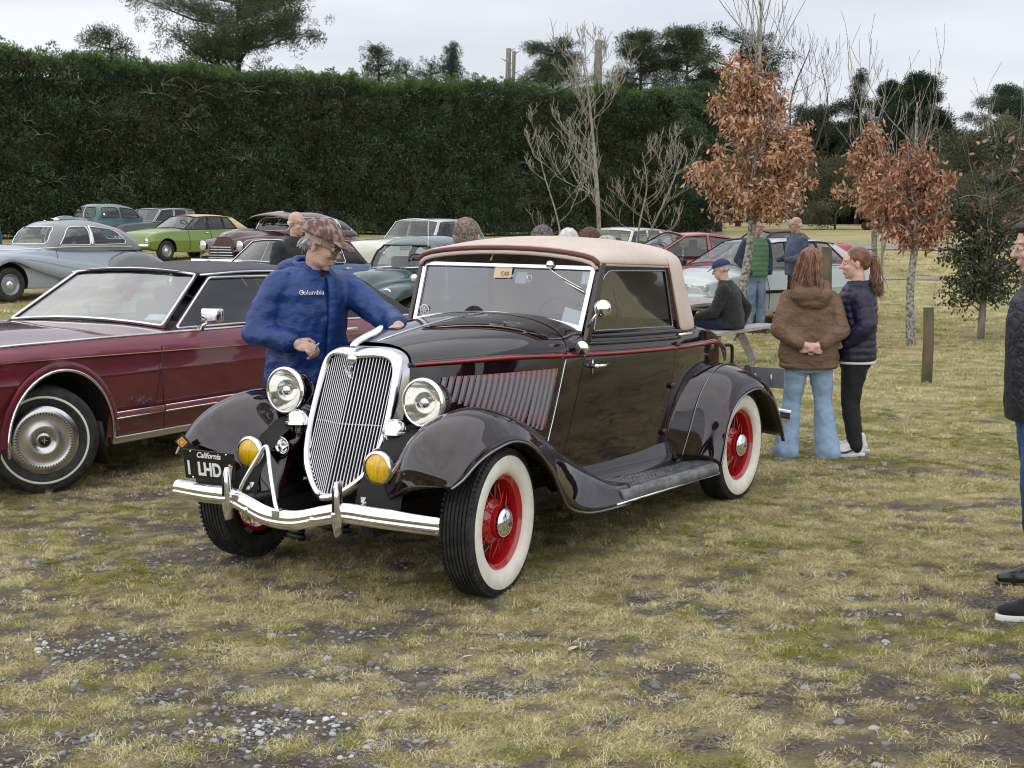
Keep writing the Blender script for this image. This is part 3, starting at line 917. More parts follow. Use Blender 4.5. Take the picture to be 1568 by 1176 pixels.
def oak(lab, x, y, segs, trunk, leaf, n, seed, bare, ll=.10, trunk_m=bark_l, lw=.055):
    """segs: blobs (dx,dy,dz,rx,rz) of leaf-bearing crown; trunk: path; bare: count of leafless upright twigs"""
    rs = random.Random(seed)
    g = float(gz(x, y)); t = thing('oak_tree', lab, 'tree', (x, y, g))
    P = cr_([p[:3] for p in trunk], 5)
    obj('trunk', *tubem(P, [p[3] for p in trunk], 10), trunk_m, t)
    mb = MB(); tips = []
    for dx, dy, dz, rx, rz in segs:
        c = np.array([dx, dy, dz])
        for k in range(int(8 + 17 * rx)):
            # a branch from the trunk into the blob
            q = P[min(len(P) - 1, max(2, int(np.argmin(abs(P[:, 2] - (dz - .4 * rs.random())))) ))]
            a = rs.random() * 2 * PI; rr = rs.random() ** .5
            e = c + np.array([rx * rr * math.cos(a), rx * rr * math.sin(a), rz * rs.uniform(-1, 1)])
            mid = (q + e) / 2 + [rs.gauss(0, .05), rs.gauss(0, .05), .08]
            mb.tube(cr_([q, mid, e], 3), [.016, .004], 4, False)
            for f in (.45, .62, .78, .9, 1., 1.): tips.append((q + (e - q) * f + np.array([rs.gauss(0, .04)] * 3), None))
    for k in range(bare):
        f = rs.uniform(.40, .92); q = P[int(f * (len(P) - 1))]
        e = np.array([rs.gauss(0, .42), rs.gauss(0, .3), 1.]); e /= np.linalg.norm(e)
        grow(mb, q, e, rs.uniform(.8, 1.3), .010, 2, [], .35, 2, .3, rs, 4, .62, .003, .10)
    mb.build('branches', trunk_m, t)['kind'] = 'stuff'
    leaf_mesh(tips, leaf, t, n, ll, lw, .055, seed=seed, droop=.85)
    return t


oak('tall young oak full of hanging brown dead leaves behind the bench', 3.46, 21.5,
    [(.10, 0, 2.05, .82, .22), (-.32, 0, 2.38, .62, .25), (.48, 0, 2.48, .56, .28), (.12, 0, 2.90, .66, .28), (-.15, .1, 3.38, .50, .28), (.58, 0, 3.05, .38, .22), (.10, 0, 3.50, .36, .2), (-.06, 0, 3.90, .36, .24)],
    [(-.12, 0, -.05, .085), (-.08, 0, .7, .068), (.05, 0, 1.7, .055), (.08, 0, 3.2, .040), (.12, 0, 4.4, .02), (.1, 0, 5.0, .008)], oak_m, 9800, 31, 20, .100, lw=.036)
oak('smaller young oak with brown leaves left of the lichen covered trunk', 5.60, 23.0,
    [(-.25, 0, 2.15, .42, .18), (.05, 0, 2.4, .42, .20), (-.1, 0, 2.75, .30, .2), (-.02, 0, 3.1, .2, .16)],
    [(.1, 0, -.05, .055), (.08, 0, 1.2, .045), (.02, 0, 2.3, .035), (.0, 0, 3.6, .012)], oak_m, 2300, 32, 7, .100, lw=.036)
oak('small reddish brown oak with a lichen covered trunk near the low post', 5.62, 20.6,
    [(-.1, 0, 2.55, .30, .24), (.24, 0, 2.1, .32, .22), (-.42, 0, 2.1, .32, .26), (.12, 0, 2.45, .38, .25), (.3, .0, 1.62, .2, .12), (-.25, 0, 1.65, .22, .12)],
    [(.02, 0, -.05, .075), (-.02, 0, .8, .055), (.03, 0, 1.5, .048), (0, 0, 2.6, .03), (.0, 0, 3.4, .01)], oak_m2, 3900, 33, 6, .095, lw=.034)
hl_ = oak('dense dark evergreen oak at the right with small glossy leaves', 7.0, 21.8,
    [(-.05, 0, 1.0, .55, .35), (-.35, 0, .75, .35, .25), (.25, 0, 1.35, .6, .35), (-.2, 0, 1.5, .45, .28), (.35, 0, .9, .4, .3), (.0, 0, 1.85, .45, .2), (.8, 0, 1.7, .5, .35), (.9, 0, 1.1, .4, .35), (.5, 0, 2.4, .5, .3), (.2, 0, 2.9, .3, .25), (-.5, 0, 1.95, .22, .2)],
    [(0, 0, -.05, .06), (.02, 0, .5, .05), (.05, 0, 1.3, .04), (.1, 0, 2.6, .015)], holm_m, 8600, 34, 8, .060, bark_g, .030)
leaf_mesh([(np.array([rnd.uniform(-.3, 1.1), rnd.uniform(-.3, .3), rnd.uniform(1.5, 2.9)]), None) for k in range(60)], oak_m2, hl_, 190, .09, .05, .08, 'dead_leaves', 9)


def bare_tree(lab, x, y, stems, m, seed, depth=4, nb=3, name='bare_tree', spread=.55, up=.35, ratio=.66):
    rs = random.Random(seed); g = float(gz(x, y)); t = thing(name, lab, 'tree', (x, y, g))
    for (path, r0, r1, nbr, bl) in stems:
        P = cr_(path, 5); obj('trunk', *tubem(P, [r0, r1], 8), m, t)
        mb = MB()
        for k in range(nbr):
            f = .25 + .75 * (k + rs.random()) / nbr; q = P[int(f * (len(P) - 1))]
            a = rs.random() * 2 * PI; e = np.array([math.cos(a), math.sin(a) * .7, rs.uniform(.2, .9)]); e /= np.linalg.norm(e)
            grow(mb, q, e, bl * (1.15 - .6 * f) * rs.uniform(.7, 1.2), r0 * .17 * (1.2 - .8 * f) + .003, depth - 1, [], spread, nb, up, rs, 4, ratio, .004, .12)
        mb.build('branches', m, t)['kind'] = 'stuff'
    return t


bare_tree('pale leafless tree standing in front of the hedge middle', pxX(918, 27), 27, [([(0, 0, 0), (-.02, 0, 1.6), (-.1, 0, 2.8), (-.22, 0, 3.9), (-.36, 0, 4.7)], .050, .008, 19, .95)], bark_w, 41, 4, 3)
bare_tree('low leafless tree with several leaning stems right of the pale one', pxX(985, 30), 30, [([(-.3, 0, 0), (.1, 0, 1.3), (.5, 0, 2.2), (.85, .2, 3.1)], .030, .006, 9, .75), ([(-.3, 0, 0), (-.1, 0, 1.5), (.05, 0, 2.3), (-.05, 0, 3.)], .026, .006, 8, .65)], bark_w, 42, 4, 3)
bare_tree('sparse leafless sapling left of the pale leafless tree', pxX(866, 29), 29, [([(.1, 0, 0), (-.15, 0, 1.6), (-.45, 0, 2.6), (-.6, 0, 3.4)], .022, .005, 9, .65)], bark_w, 43, 4, 3)
bare_tree('tall twiggy leafless tree behind the large brown oak', pxX(1215, 40), 40, [([(0, 0, 0), (.0, 0, 2.5), (-.2, 0, 4.5), (.3, 0, 6.0)], .05, .010, 12, 1.3), ([(0, 0, 1.), (.4, 0, 3.), (.8, 0, 4.5), (.6, 0, 5.6)], .035, .008, 8, 1.1)], bark_d, 44, 3, 3, up=.7)
bare_tree('leafless twiggy tree reaching over the two small oaks', pxX(1350, 34), 34, [([(0, 0, 0), (-.1, 0, 2.), (-.6, 0, 3.8), (-.5, 0, 4.6)], .035, .008, 8, 1.0), ([(0, 0, .8), (.4, 0, 2.6), (.9, 0, 3.8)], .025, .007, 7, .9)], bark_g, 45, 3, 3, up=.6)
bare_tree('leafless thorny tree at the right edge behind the man', 7.9, 20.2, [([(0, 0, 0), (-.1, 0, 1.), (-.5, 0, 1.9), (-.9, 0, 2.7)], .035, .008, 8, .8), ([(0, 0, .3), (.2, 0, 1.4), (.1, 0, 2.6)], .03, .008, 7, .8)], bark_d, 46, 3, 3)
# ------------------------------------------------------------------ the black 1930s cabriolet
blackp = paint('aubergine_black_paint', (.010, .0035, .006), .5, .0)
blackp.node_tree.nodes['Principled BSDF'].inputs['Coat IOR'].default_value = 1.75
canvas = mat('canvas_top', (.62, .53, .455), .9, var=.06, vscale=3., bump=.12, bscale=400.)
piping = mat('leather_piping', (.13, .045, .03), .6)
red_line = mat('red_pinstripe', (.45, .02, .018), .35, coat=.6)
lens_yellow = mat('yellow_fog_lens', (.88, .56, .0), .1, coat=1., col2=(.62, .36, .01), vscale=30., stretch=(3, 1, .4), bump=.4, bscale=50.)
rb_rubber = mat('running_board_rubber', (.15, .155, .165), .42, var=.35, vscale=9., stretch=(1, 4, 1))
radiator_m = mat('radiator_core', (.003, .003, .003), .9)
reflector = mat('lamp_reflector', (.92, .92, .9), .12, 1.)
HERO = (-.7456, 7.235)
TH = R(-121.8)
hero = thing('vintage_cabriolet', 'black 1930s cabriolet with cream canvas top and red wire wheels', 'car', (HERO[0], HERO[1], -.004), TH)
hero.rotation_euler[0] = -.010


def bothsides(fn):
    for s in (1, -1): fn(s)


def mir(V, F, s):
    V = np.array(V, float)
    if s > 0: return V, F
    V[:, 1] *= -1
    return V, [tuple(reversed(f)) for f in F]


def wheel_hero(x, s, steer, detail=True):
    w = obj('wheel', *lathem([(.245, -.065), (.30, -.085), (.335, -.078), (.350, -.062)] +
                             [p for k in range(6) for p in ((.357, -.056 + k * .0195), (.357, -.045 + k * .0195), (.349, -.0435 + k * .0195), (.349, -.0385 + k * .0195))] +
                             [(.357, .061), (.350, .066), (.338, .079), (.318, .087), (.300, .090)], 72), rubber, hero, ang=50)
    w.name = 'wheel'
    w.location = (x, s * .745, .358)
    w.rotation_euler = (0, 0, steer if s > 0 else steer + PI)
    t = w
    for q in (-1, 1): obj('tread_block_ring', *tread_ring(q), rubber, t, smooth=False)
    ww = obj('whitewall', *lathem([(.318, .0875), (.305, .0925), (.28, .095), (.25, .090), (.232, .078), (.226, .060)], 64), white_rub, t)
    obj('rim', *lathem([(.228, .066), (.222, .070), (.216, .060), (.212, .052), (.204, .050), (.200, .030), (.196, -.02), (.200, -.05), (.222, -.066)], 64), red_paint, t, ang=40)
    obj('hub', *lathem([(.075, .072), (.078, .060), (.078, .045), (.092, .036), (.108, .02), (.112, -.01), (.120, -.04), (.150, -.055), (.0, -.056)], 40), red_paint, t, ang=35)
    obj('hubcap', *lathem([(.0, .112), (.03, .109), (.055, .100), (.069, .088), (.073, .076), (.070, .070)], 40), chrome, t)
    if detail:
        obj('hubcap_emblem', *MB().box((0, .111, 0), (.030, .003, .008)).box((0, .111, .004), (.008, .003, .034)).box((.010, .111, -.006), (.006, .003, .02), (0, .5, 0)).build_raw(), mat('emblem_blue', (.02, .06, .22), .3, 0, 1.), t)
    sp = None
    for k in range(20):
        a = 2 * PI * k / 20
        for q, (r0, y0, da) in enumerate([(.082, .050, .30)]):
            sgn = 1 if k % 2 else -1
            if sp is None:
                V, F = tubem([(.086, .045, 0), (.208 * math.cos(.42), .018, .208 * math.sin(.42))], .0028, 6)
                V2, F2 = tubem([(.086, .045, 0), (.208 * math.cos(-.42), .018, .208 * math.sin(-.42))], .0028, 6)
                spA = obj('spoke', V, F, red_paint, t); spB = obj('spoke', V2, F2, red_paint, t)
                spB.rotation_euler = (0, 2 * PI / 20, 0); sp = spA
            elif k > 1:
                o = (spA if k % 2 == 0 else spB).copy(); C.objects.link(o); o.parent = t; o.rotation_euler = (0, a, 0)
    return t


def tread_ring(s):
    m = MB()
    n = 84
    for k in range(n):
        a = 2 * PI * k / n
        V, F = boxm((0, s * .072, .3465), (.014, .012, .013))
        m.add(tx(V, Matrix.Rotation(a, 4, 'Y')), F)
    return m.build_raw()


def _raw(s): return np.concatenate(s.v), s.f
MB.build_raw = _raw
for x_, s_, st_ in ((0, 1, R(6)), (0, -1, R(6)), (-2.845, 1, 0), (-2.845, -1, 0)):
    wheel_hero(x_, s_, st_, True)


def hw(x):      # half width at the belt line
    return ip(x, [-3.72, -3.55, -3.3, -2.85, -2.5, -2.15, -1.6, -1.17, -1.0, -.77, -.4, -.03], [.30, .38, .49, .615, .665, .685, .65, .60, .572, .525, .42, .243])
def zbelt(x): return ip(x, [-3.7, -3.5, -3.26, -2.84, -2.5, -2.15, -1.6, -1.1, -.5, -.03], [.60, .80, .93, 1.008, 1.017, 1.025, 1.038, 1.055, 1.075, 1.068])
def shear(s, z): return s - ip(s, [-3, -2.6, -2.15, -1.3], [0, .1, .26, .38]) * (z - 1.0)


def side_pt(s, z, off=0.):
    w = hw(s)
    k = 1.0 - .10 * max(0, (zbelt(s) - z) / .6) ** 2 * (1 if s > -.8 else .35) + (0 if z < zbelt(s) else -.35 * (z - zbelt(s)))
    return (shear(s, z), w * k + off, z)


def side_panel(name, s0, s1, z0f, z1f, ns=14, nz=14, parent=hero, material=blackp):
    for sg in (1, -1):
        G = [[side_pt(s, z) for z in np.linspace(z0f(s), z1f(s), nz)] for s in np.linspace(s0, s1, ns)]
        V, F = grid(G, flip=False)
        V, F = mir(V, F, sg)
        o = obj(name, V, F, material, parent, solid=.004, rim=False)
        if name == 'door': DOORS.append(o)


DOORS = []
ztop = lambda s: ip(s, [-2.7, -2.3, -1.2, -1.0], [1.085, 1.135, 1.17, 1.165])
side_panel('hood_side', -.035, -1.0, lambda s: .50, lambda s: zbelt(s) - .002)
side_panel('cowl_side', -1.004, -1.166, lambda s: .45, lambda s: zbelt(s) + .012)
side_panel('door', -1.170, -2.152, lambda s: .435, ztop, ns=20)
side_panel('quarter_panel', -2.156, -3.72, lambda s: ip(s, [-3.7, -3.3, -2.9], [.50, .5, .44]), lambda s: ip(s, [-3.7, -3.5, -3.2, -2.7, -2.3], [.64, .84, .98, 1.085, 1.135]), ns=26)


def crown(s, zc, n=17, zoff=0.):
    w = hw(s); zb = zbelt(s) + zoff
    out = []
    for t in np.linspace(-1, 1, n):
        a = t * PI / 2
        y = w * math.copysign(abs(math.sin(a)) ** .8, a)
        z = zb + (zc - zb) * abs(math.cos(a)) ** .95
        out.append((shear(s, z), y, z))
    return out


# hood top: two halves with a centre hinge
hz = lambda s: ip(s, [-1.2, -.8, -.4, -.03], [1.262, 1.25, 1.215, 1.162])
G = [crown(s, hz(s), 29) for s in np.linspace(-.035, -1.0, 16)]
obj('hood_top', *grid(G), blackp, hero, sub=1)
obj('hood_hinge', *tubem([(shear(s, hz(s) + .002), 0, hz(s) + .002) for s in np.linspace(-.05, -.995, 10)], .006, 6), chrome, hero)
# cowl top up to the windscreen
G = []
for s in np.linspace(-1.004, -1.185, 7):
    row = []
    for t in np.linspace(-1, 1, 29):
        a = t * PI / 2
        w = hw(s) * .995; zb = zbelt(s) + .012 + .07 * max(0, (-1.05 - s) / .13)
        y = w * math.copysign(abs(math.sin(a)) ** .8, a); z = zb + (1.258 - zb) * abs(math.cos(a)) ** .95
        row.append((shear(s, z), y, z))
    G.append(row)
obj('cowl', *grid(G), blackp, hero, sub=1)
obj('firewall', *boxm((-1.0, 0, .78), (.02, .98, .5)), under, hero)
# rear deck behind the top
G = []
for s in np.linspace(-2.55, -3.72, 16):
    zb = ip(s, [-3.72, -3.5, -3.2, -2.7, -2.3], [.64, .84, .98, 1.085, 1.13])
    w = hw(s) * .965; zc = zb + ip(s, [-3.75, -3.4, -2.6], [.05, .07, .04])
    G.append([(s, w * math.sin(t * PI / 2), zb + (zc - zb) * math.cos(t * PI / 2) ** .7) for t in np.linspace(-1, 1, 19)])
obj('rumble_deck', *grid(G), blackp, hero)
G = []
for q in np.linspace(0, 1, 7):
    z = .50 + .19 * q
    G.append([(-3.72 - .06 * math.cos(t * PI / 2) - .02 * math.sin(q * PI), .30 * t, z + .0 * t) for t in np.linspace(-1, 1, 13)])
obj('tail_panel', *grid(G, flip=True), blackp, hero, solid=.01)
# belt moulding with red line
for sg in (1, -1):
    for nm, r, off, m_ in (('belt_moulding', .017, .0, blackp), ('red_line', .0075, .0135, red_line)):
        for s0, s1 in ((-.04, -1.0), (-1.004, -1.166), (-1.170, -2.152), (-2.156, -3.45)):
            P = [np.array(side_pt(s, zbelt(s), off)) for s in np.linspace(s0, s1, 18)]
            P = np.array(P); P[:, 1] *= sg
            V, F = tubem(P, r, 8)
            c = V.copy()
            o = obj(nm, V, F, m_, hero)
    # door top roll and lower reveal
    for dz, r in ((.095, .016), (.055, .012)):
        P = np.array([side_pt(s, zbelt(s) + dz, .002) for s in np.linspace(-1.19, -2.2, 14)]); P[:, 1] *= sg
        obj('door_reveal', *tubem(P, r, 8), blackp, hero)
    # silver bead at hood rear edge
    P = np.array([side_pt(-1.002, z, .003) for z in np.linspace(.52, 1.06, 12)]); P[:, 1] *= sg
    obj('hood_bead', *tubem(P, .0035, 6), chrome, hero)
# ---- louvres
lv_red = red_line
lv_grey = mat('louvre_face', (.10, .10, .125), .28, 0, 1.)
for sg in (1, -1):
    for k in range(20):
        f = k / 19
        zt = 1.0 - .005 * f
        zbm = .895 - .215 * f
        s0 = -.215 - .71 * f
        P = np.array([side_pt(s0, z, .004) for z in np.linspace(zt, zbm, 8)])
        V = []
        for i, p in enumerate(P):
            e = math.sin(PI * min(1, max(0, (i + .35) / (len(P) - .3)))) ** .4
            V += [(p[0] + .013, p[1] - .004, p[2]), (p[0] + .004, p[1] + .012 * e, p[2]), (p[0] - .009, p[1] + .016 * e, p[2]), (p[0] - .013, p[1] - .002, p[2])]
        V, F = grid(np.array(V).reshape(len(P), 4, 3), flip=True)
        V, F = mir(V, F, sg)
        lo = obj('louvre', V, F, lv_grey, hero)
        P2 = P + np.array([-.018, .006, 0]); P2[:, 1] *= sg
        obj('louvre_line', *tubem(P2, .0046, 5), red_line, lo)
# ---- grille shell
inner = np.array([(0, 1.088), (.05, 1.093), (.10, 1.098), (.15, 1.096), (.18, 1.083), (.200, 1.05), (.211, .97), (.217, .86), (.216, .75), (.205, .66), (.180, .59), (.135, .535), (.085, .492), (.04, .465), (0, .458)])
outer = np.array([(0, 1.150), (.07, 1.150), (.13, 1.145), (.18, 1.132), (.222, 1.105), (.244, 1.06), (.252, .97), (.254, .86), (.252, .74), (.240, .64), (.212, .56), (.165, .505), (.105, .458), (.05, .430), (0, .420)])
gx = lambda y, z, d=0.: .326 - .38 * (z - .442) - .40 * abs(y) * (1 - .25 * min(1, abs(y) / .25)) + d


def fullloop(h): return np.concatenate([h, (h * [-1, 1])[1:-1][::-1]])


LI, LO = cr_(inner, 3), cr_(outer, 3)
loops = []
for f, d in ((0, -.045), (0, -.004), (.12, .010), (.35, .020), (.62, .018), (.86, .004), (1., -.018)):
    L = LI * (1 - f) + LO * f
    L = fullloop(L); loops.append([(gx(y, z, d), y, z) for y, z in L])
L = fullloop(LO); loops.append([(min(gx(y, z, -.14), -.02 if z > .6 else .3) if z > .5 else gx(y, z, -.10), y * .985, z - .004) for y, z in L])
V, F = grid(np.array(loops), cv=True, flip=True)
shell = obj('grille_shell', V, F, mat('shell_chrome', (.80, .80, .83), .13, 1., brv=.05), hero)
# ornament: winged blade running back over the hood + round emblem
G = [[(x, w * t, z - .6 * w * t * t) for t in (-1, -.5, 0, .5, 1)] for x, z, w in ((.085, 1.148, .012), (.06, 1.172, .016), (.0, 1.192, .020), (-.07, 1.206, .026), (-.13, 1.222, .018), (-.155, 1.235, .004))]
obj('hood_ornament', *grid(G), mat('ornament_chrome', (.9, .9, .92), .2, 1.), hero, sub=1, solid=.018)
em = obj('grille_emblem', *lathem([(0, .012), (.02, .011), (.027, .005), (.028, 0)], 20), chrome, hero)
em.location = (gx(0, 1.09) + .012, 0, 1.092); em.rotation_euler = (0, R(-10), R(-90))
# radiator core
cI = cr_(inner, 2)
V = [(gx(y, z, -.035), y, z) for y, z in fullloop(cI)] + [(gx(0, .8, -.035), 0, .8)]
n_ = len(V) - 1
obj('radiator_core', V, [(i, (i + 1) % n_, n_)[::-1] for i in range(n_)], radiator_m, hero, smooth=False)
iy = inner[:, 0]; up = inner[:7]; lw = inner[8:][::-1]
for sg in (1, -1):
    for k in range(13):
        y = .008 + k * .0160
        zt = float(np.interp(y, up[:5, 0], up[:5, 1])) if y < .18 else float(np.interp(y, up[4:, 0], up[4:, 1]))
        zb_ = float(np.interp(y, lw[:, 0], lw[:, 1]))
        P = [(gx(y, z, -.012), sg * y, z) for z in np.linspace(zb_ - .004, zt + .004, 5)]
        G = []
        for p in P:
            G.append([(p[0] - .013, p[1] - .001, p[2]), (p[0] + .001, p[1] - .0019, p[2]), (p[0] + .0035, p[1], p[2]), (p[0] + .001, p[1] + .0019, p[2]), (p[0] - .013, p[1] + .001, p[2])])
        obj('grille_bar', *grid(G, flip=True), mat('grille_bar_chrome', (.78, .78, .8), .22, 1.), shell)
obj('crossbar', *tubem([(gx(y, .78, -.022), y, .78) for y in np.linspace(-.2, .2, 9)], .004, 6), dull_metal, shell)
# V8-like emblem at the top of the grille
v8 = thing('x', None, None); bpy.data.objects.remove(v8)
m = MB()
for dy in (-1, 1): m.box((gx(0, 1.03) + .012, dy * .013, 1.03), (.008, .008, .075), (dy * -.36, .36, 0))
m.box((gx(0, 1.05) + .014, 0, 1.052), (.008, .022, .01), (0, .36, 0)).box((gx(0, 1.02) + .012, 0, 1.028), (.008, .016, .008), (0, .36, 0))
obj('grille_badge', *m.build_raw(), chrome, shell, smooth=False, bev=.002)

# ---- front fenders, 5 control points per section, from the nose back to the running board
FF = [[(.35, .25, .385), (.43, .43, .475), (.47, .60, .555), (.475, .75, .590), (.455, .835, .595)],
      [(.31, .27, .46), (.41, .44, .580), (.49, .61, .670), (.485, .76, .665), (.40, .86, .630)],
      [(.23, .28, .54), (.33, .45, .690), (.41, .61, .795), (.39, .76, .770), (.29, .872, .695)],
      [(.10, .31, .61), (.18, .46, .772), (.23, .61, .870), (.21, .76, .842), (.15, .875, .735)],
      [(-.10, .35, .63), (-.04, .48, .80), (-.01, .62, .892), (-.0, .77, .862), (-.02, .878, .752)],
      [(-.30, .40, .64), (-.27, .52, .77), (-.25, .65, .835), (-.24, .785, .800), (-.19, .88, .697)],
      [(-.50, .47, .59), (-.48, .57, .675), (-.48, .68, .712), (-.47, .79, .680), (-.35, .882, .570)],
      [(-.72, .54, .52), (-.70, .63, .560), (-.70, .71, .575), (-.70, .795, .545), (-.45, .884, .435)],
      [(-.92, .59, .45), (-.92, .66, .455), (-.92, .73, .455), (-.93, .81, .430), (-.54, .886, .345)],
      [(-1.12, .61, .375), (-1.12, .68, .372), (-1.12, .75, .370), (-1.10, .840, .362), (-.76, .893, .288)],
      [(-1.26, .62, .357), (-1.26, .69, .357), (-1.26, .76, .355), (-1.24, .856, .352), (-1.17, .896, .266)]]
RF = [[(-2.04, .62, .35), (-2.16, .70, .345), (-2.28, .77, .338), (-2.35, .84, .325), (-2.40, .885, .29)],
      [(-2.10, .665, .56), (-2.22, .73, .53), (-2.33, .79, .50), (-2.39, .85, .45), (-2.425, .892, .39)],
      [(-2.24, .66, .73), (-2.33, .73, .70), (-2.42, .80, .655), (-2.46, .86, .60), (-2.47, .895, .53)],
      [(-2.45, .63, .835), (-2.50, .72, .815), (-2.56, .80, .775), (-2.58, .86, .72), (-2.57, .896, .64)],
      [(-2.72, .58, .875), (-2.74, .69, .868), (-2.76, .79, .835), (-2.77, .86, .78), (-2.74, .896, .705)],
      [(-3.02, .50, .845), (-3.04, .65, .845), (-3.04, .77, .815), (-3.02, .855, .77), (-2.97, .896, .712)],
      [(-3.28, .42, .73), (-3.31, .60, .74), (-3.31, .75, .71), (-3.27, .85, .665), (-3.18, .896, .625)],
      [(-3.44, .38, .55), (-3.48, .58, .55), (-3.48, .74, .52), (-3.43, .85, .49), (-3.33, .896, .465)],
      [(-3.54, .38, .34), (-3.58, .58, .34), (-3.57, .74, .33), (-3.51, .85, .33), (-3.41, .896, .32)]]
for sg in (1, -1):
    for nm, T in (('front_fender', FF), ('rear_fender', RF)):
        G = cr2(T, 5, 5)
        lipr = G[:, -1].copy()
        ex = G[:, -1] + np.array([0, -.004, -.012])
        G2 = np.concatenate([G, ex[:, None] + [0, -.012, 0]], 1)
        V, F = grid(G2, flip=True)
        V, F = mir(V, F, sg)
        fo = obj(nm, V, F, blackp, hero, solid=.006)
        lp = lipr + np.array([0, .002, -.004]); lp[:, 1] *= sg
        obj('lip_bead', *tubem(lp, .006, 8), mat('bead', (.28, .27, .3), .2, 1.), fo)
        if nm == 'rear_fender':
            wl_ = (G[:, 6] + [0, .004, .004]); wl_[:, 1] *= sg
            obj('welt', *tubem(wl_[:34], .004, 6), mat('bead', (.28, .27, .3), .2, 1.), fo)
            wl_ = (G[:, 5] + [.012, -.01, .004]); wl_[:, 1] *= sg
        # inner splash liner, closes the wheel house
    V, F = grid([[(x, y, z) for x, y, z in ((-.02 + .5 * math.cos(a), q, .358 + .43 * math.sin(a)) for q in (.30, .56))] for a in np.linspace(.15, PI - .1, 12)])
    V, F = mir(V, F, sg)
    obj('splash_apron', V, F, under, hero, smooth=True)
    # running board
    G = []
    for x in np.linspace(-1.11, -2.36, 14):
        dz = -.028 * (-1.03 - x) / 1.33
        G.append([(x, y, z + dz) for y, z in ((.62, .354), (.66, .350), (.80, .347), (.862, .344), (.882, .333), (.890, .312), (.888, .280), (.87, .268))])
    V, F = grid(G, flip=True); F += [tuple(range(8)), tuple(range(len(V) - 8, len(V)))[::-1]]
    V, F = mir(V, F, sg)
    rb = obj('running_board', V, F, rb_rubber, hero, ang=60)
    obj('cover_plate', *boxm((-2.38, sg * .72, .30), (.12, .20, .05)), under, hero)
    obj('splash_panel', *mir(*grid([[(x, hw(x) * .962 + .010, .462), (x, hw(x) * .962 + .018, .44), (x, hw(x) * .962 + .024, .40), (x, hw(x) * .962 + .045, .362), (x, hw(x) * .962 + .075, .345)] for x in np.linspace(-.85, -2.30, 12)], flip=True), sg), blackp, hero)
    for k in range(11):
        y = .67 + k * .018
        V, F = boxm((-1.70, y * sg, .3385), (1.28, .006, .005), (0, math.atan(.028 / 1.33) * -1, 0))
        obj('rubber_rib', V, F, rb_rubber, rb)
    obj('trim_strip', *tubem([(-1.03, sg * .893, .280), (-2.36, sg * .893, .252)], .006, 8), chrome, rb)
    # headlight
    hl = obj('headlight', *lathem([(.006, -.175), (.04, -.165), (.075, -.13), (.10, -.075), (.112, -.02), (.114, 0)], 36), blackp, hero)
    hl.location = (.09, sg * .428, .907); hl.rotation_euler = (0, 0, R(-90))
    obj('rim', *lathem([(.113, -.018), (.121, -.012), (.123, .004), (.118, .014), (.108, .019), (.104, .014)], 40), chrome, hl)
    obj('reflector', *lathem([(.106, .008), (.09, -.035), (.06, -.07), (.02, -.09), (0, -.092)], 32), reflector, hl)
    obj('lens', *lathem([(0, .032), (.04, .029), (.075, .022), (.106, .012)], 32), mat('headlight_lens', trans=(.9, .9, .87)), hl)
    obj('bulb_shield', *lathem([(0, .012), (.02, .008), (.028, -.004)], 16), chrome, hl)
    st = obj('headlight_stand', *tubem([(.06, sg * .428, .80), (.05, sg * .435, .74), (.03, sg * .45, .70)], [.028, .018, .03], 10), blackp, hero)
    # horn: chrome dome and flared mouth
    hn = obj('horn', *lathem([(0, .062), (.025, .058), (.045, .044), (.055, .022), (.058, .004), (.068, .002), (.069, -.008), (.058, -.012), (.04, -.05), (.0, -.055)], 32), chrome, hero, ang=50)
    hn.location = (.145, sg * .300, .765); hn.rotation_euler = (R(90), 0, 0)
    obj('horn_body', *tubem([(.145, sg * .30, .75), (.145, sg * .30, .70), (.16, sg * .302, .665), (.22, sg * .302, .655)], [.05, .034, .022, .026], 14), blackp, hero)
    hm = obj('horn_bell', *lathem([(.024, -.06), (.028, -.03), (.038, -.006), (.048, .004), (.050, .0), (.044, -.004), (.03, -.03), (.0, -.05)], 24), chrome, hero)
    hm.location = (.275, sg * .302, .655); hm.rotation_euler = (0, 0, R(-90))
    # fog light
    fg = obj('fog_light', *lathem([(.0, -.085), (.03, -.08), (.058, -.055), (.070, -.02), (.073, .0)], 32), black_trim, hero)
    fg.location = (.405, sg * .392, .633); fg.rotation_euler = (0, 0, R(-90))
    obj('rim', *lathem([(.071, -.03), (.080, -.022), (.083, .0), (.079, .010), (.070, .012)], 36), chrome, fg)
    ylo = obj('lens', *lathem([(0, .022), (.03, .019), (.055, .013), (.071, .004)], 32), lens_yellow, fg)
    obj('reflector', *lathem([(.070, .0), (.06, -.022), (.04, -.042), (.015, -.055), (0, -.056)], 28), mat('amber_reflector', (.95, .62, .03), .12, 1.), fg)
    obj('fog_bracket', *MB().tube([(.39, sg * .392, .55), (.40, sg * .375, .50), (.47, sg * .35, .46)], .012, 8).tube([(.44, sg * .34, .50), (.44, sg * .34, .38)], .018, 10).build_raw(), dull_metal, hero)
    # frame horns + bumper irons
    obj('frame_horn', *tubem([(.0, sg * .33, .42), (.35, sg * .31, .42), (.52, sg * .33, .43)], [.035, .03, .02], 8), black_trim, hero)
# ---- bumper
bp_ = np.array([(.485, .800, .424), (.535, .66, .434), (.580, .50, .444), (.605, .34, .450), (.622, .22, .425), (.635, .10, .395), (.638, 0, .388)])
bpath = cr_(np.concatenate([bp_, (bp_ * [1, -1, 1])[:-1][::-1]]), 6)
prof = np.array([(-.012, .046), (.008, .044), (.020, .033), (.0265, .016), (.0275, .005), (.0245, .0015), (.0245, -.003), (.0280, -.007), (.0265, -.020), (.019, -.035), (.006, -.045), (-.012, -.047)])


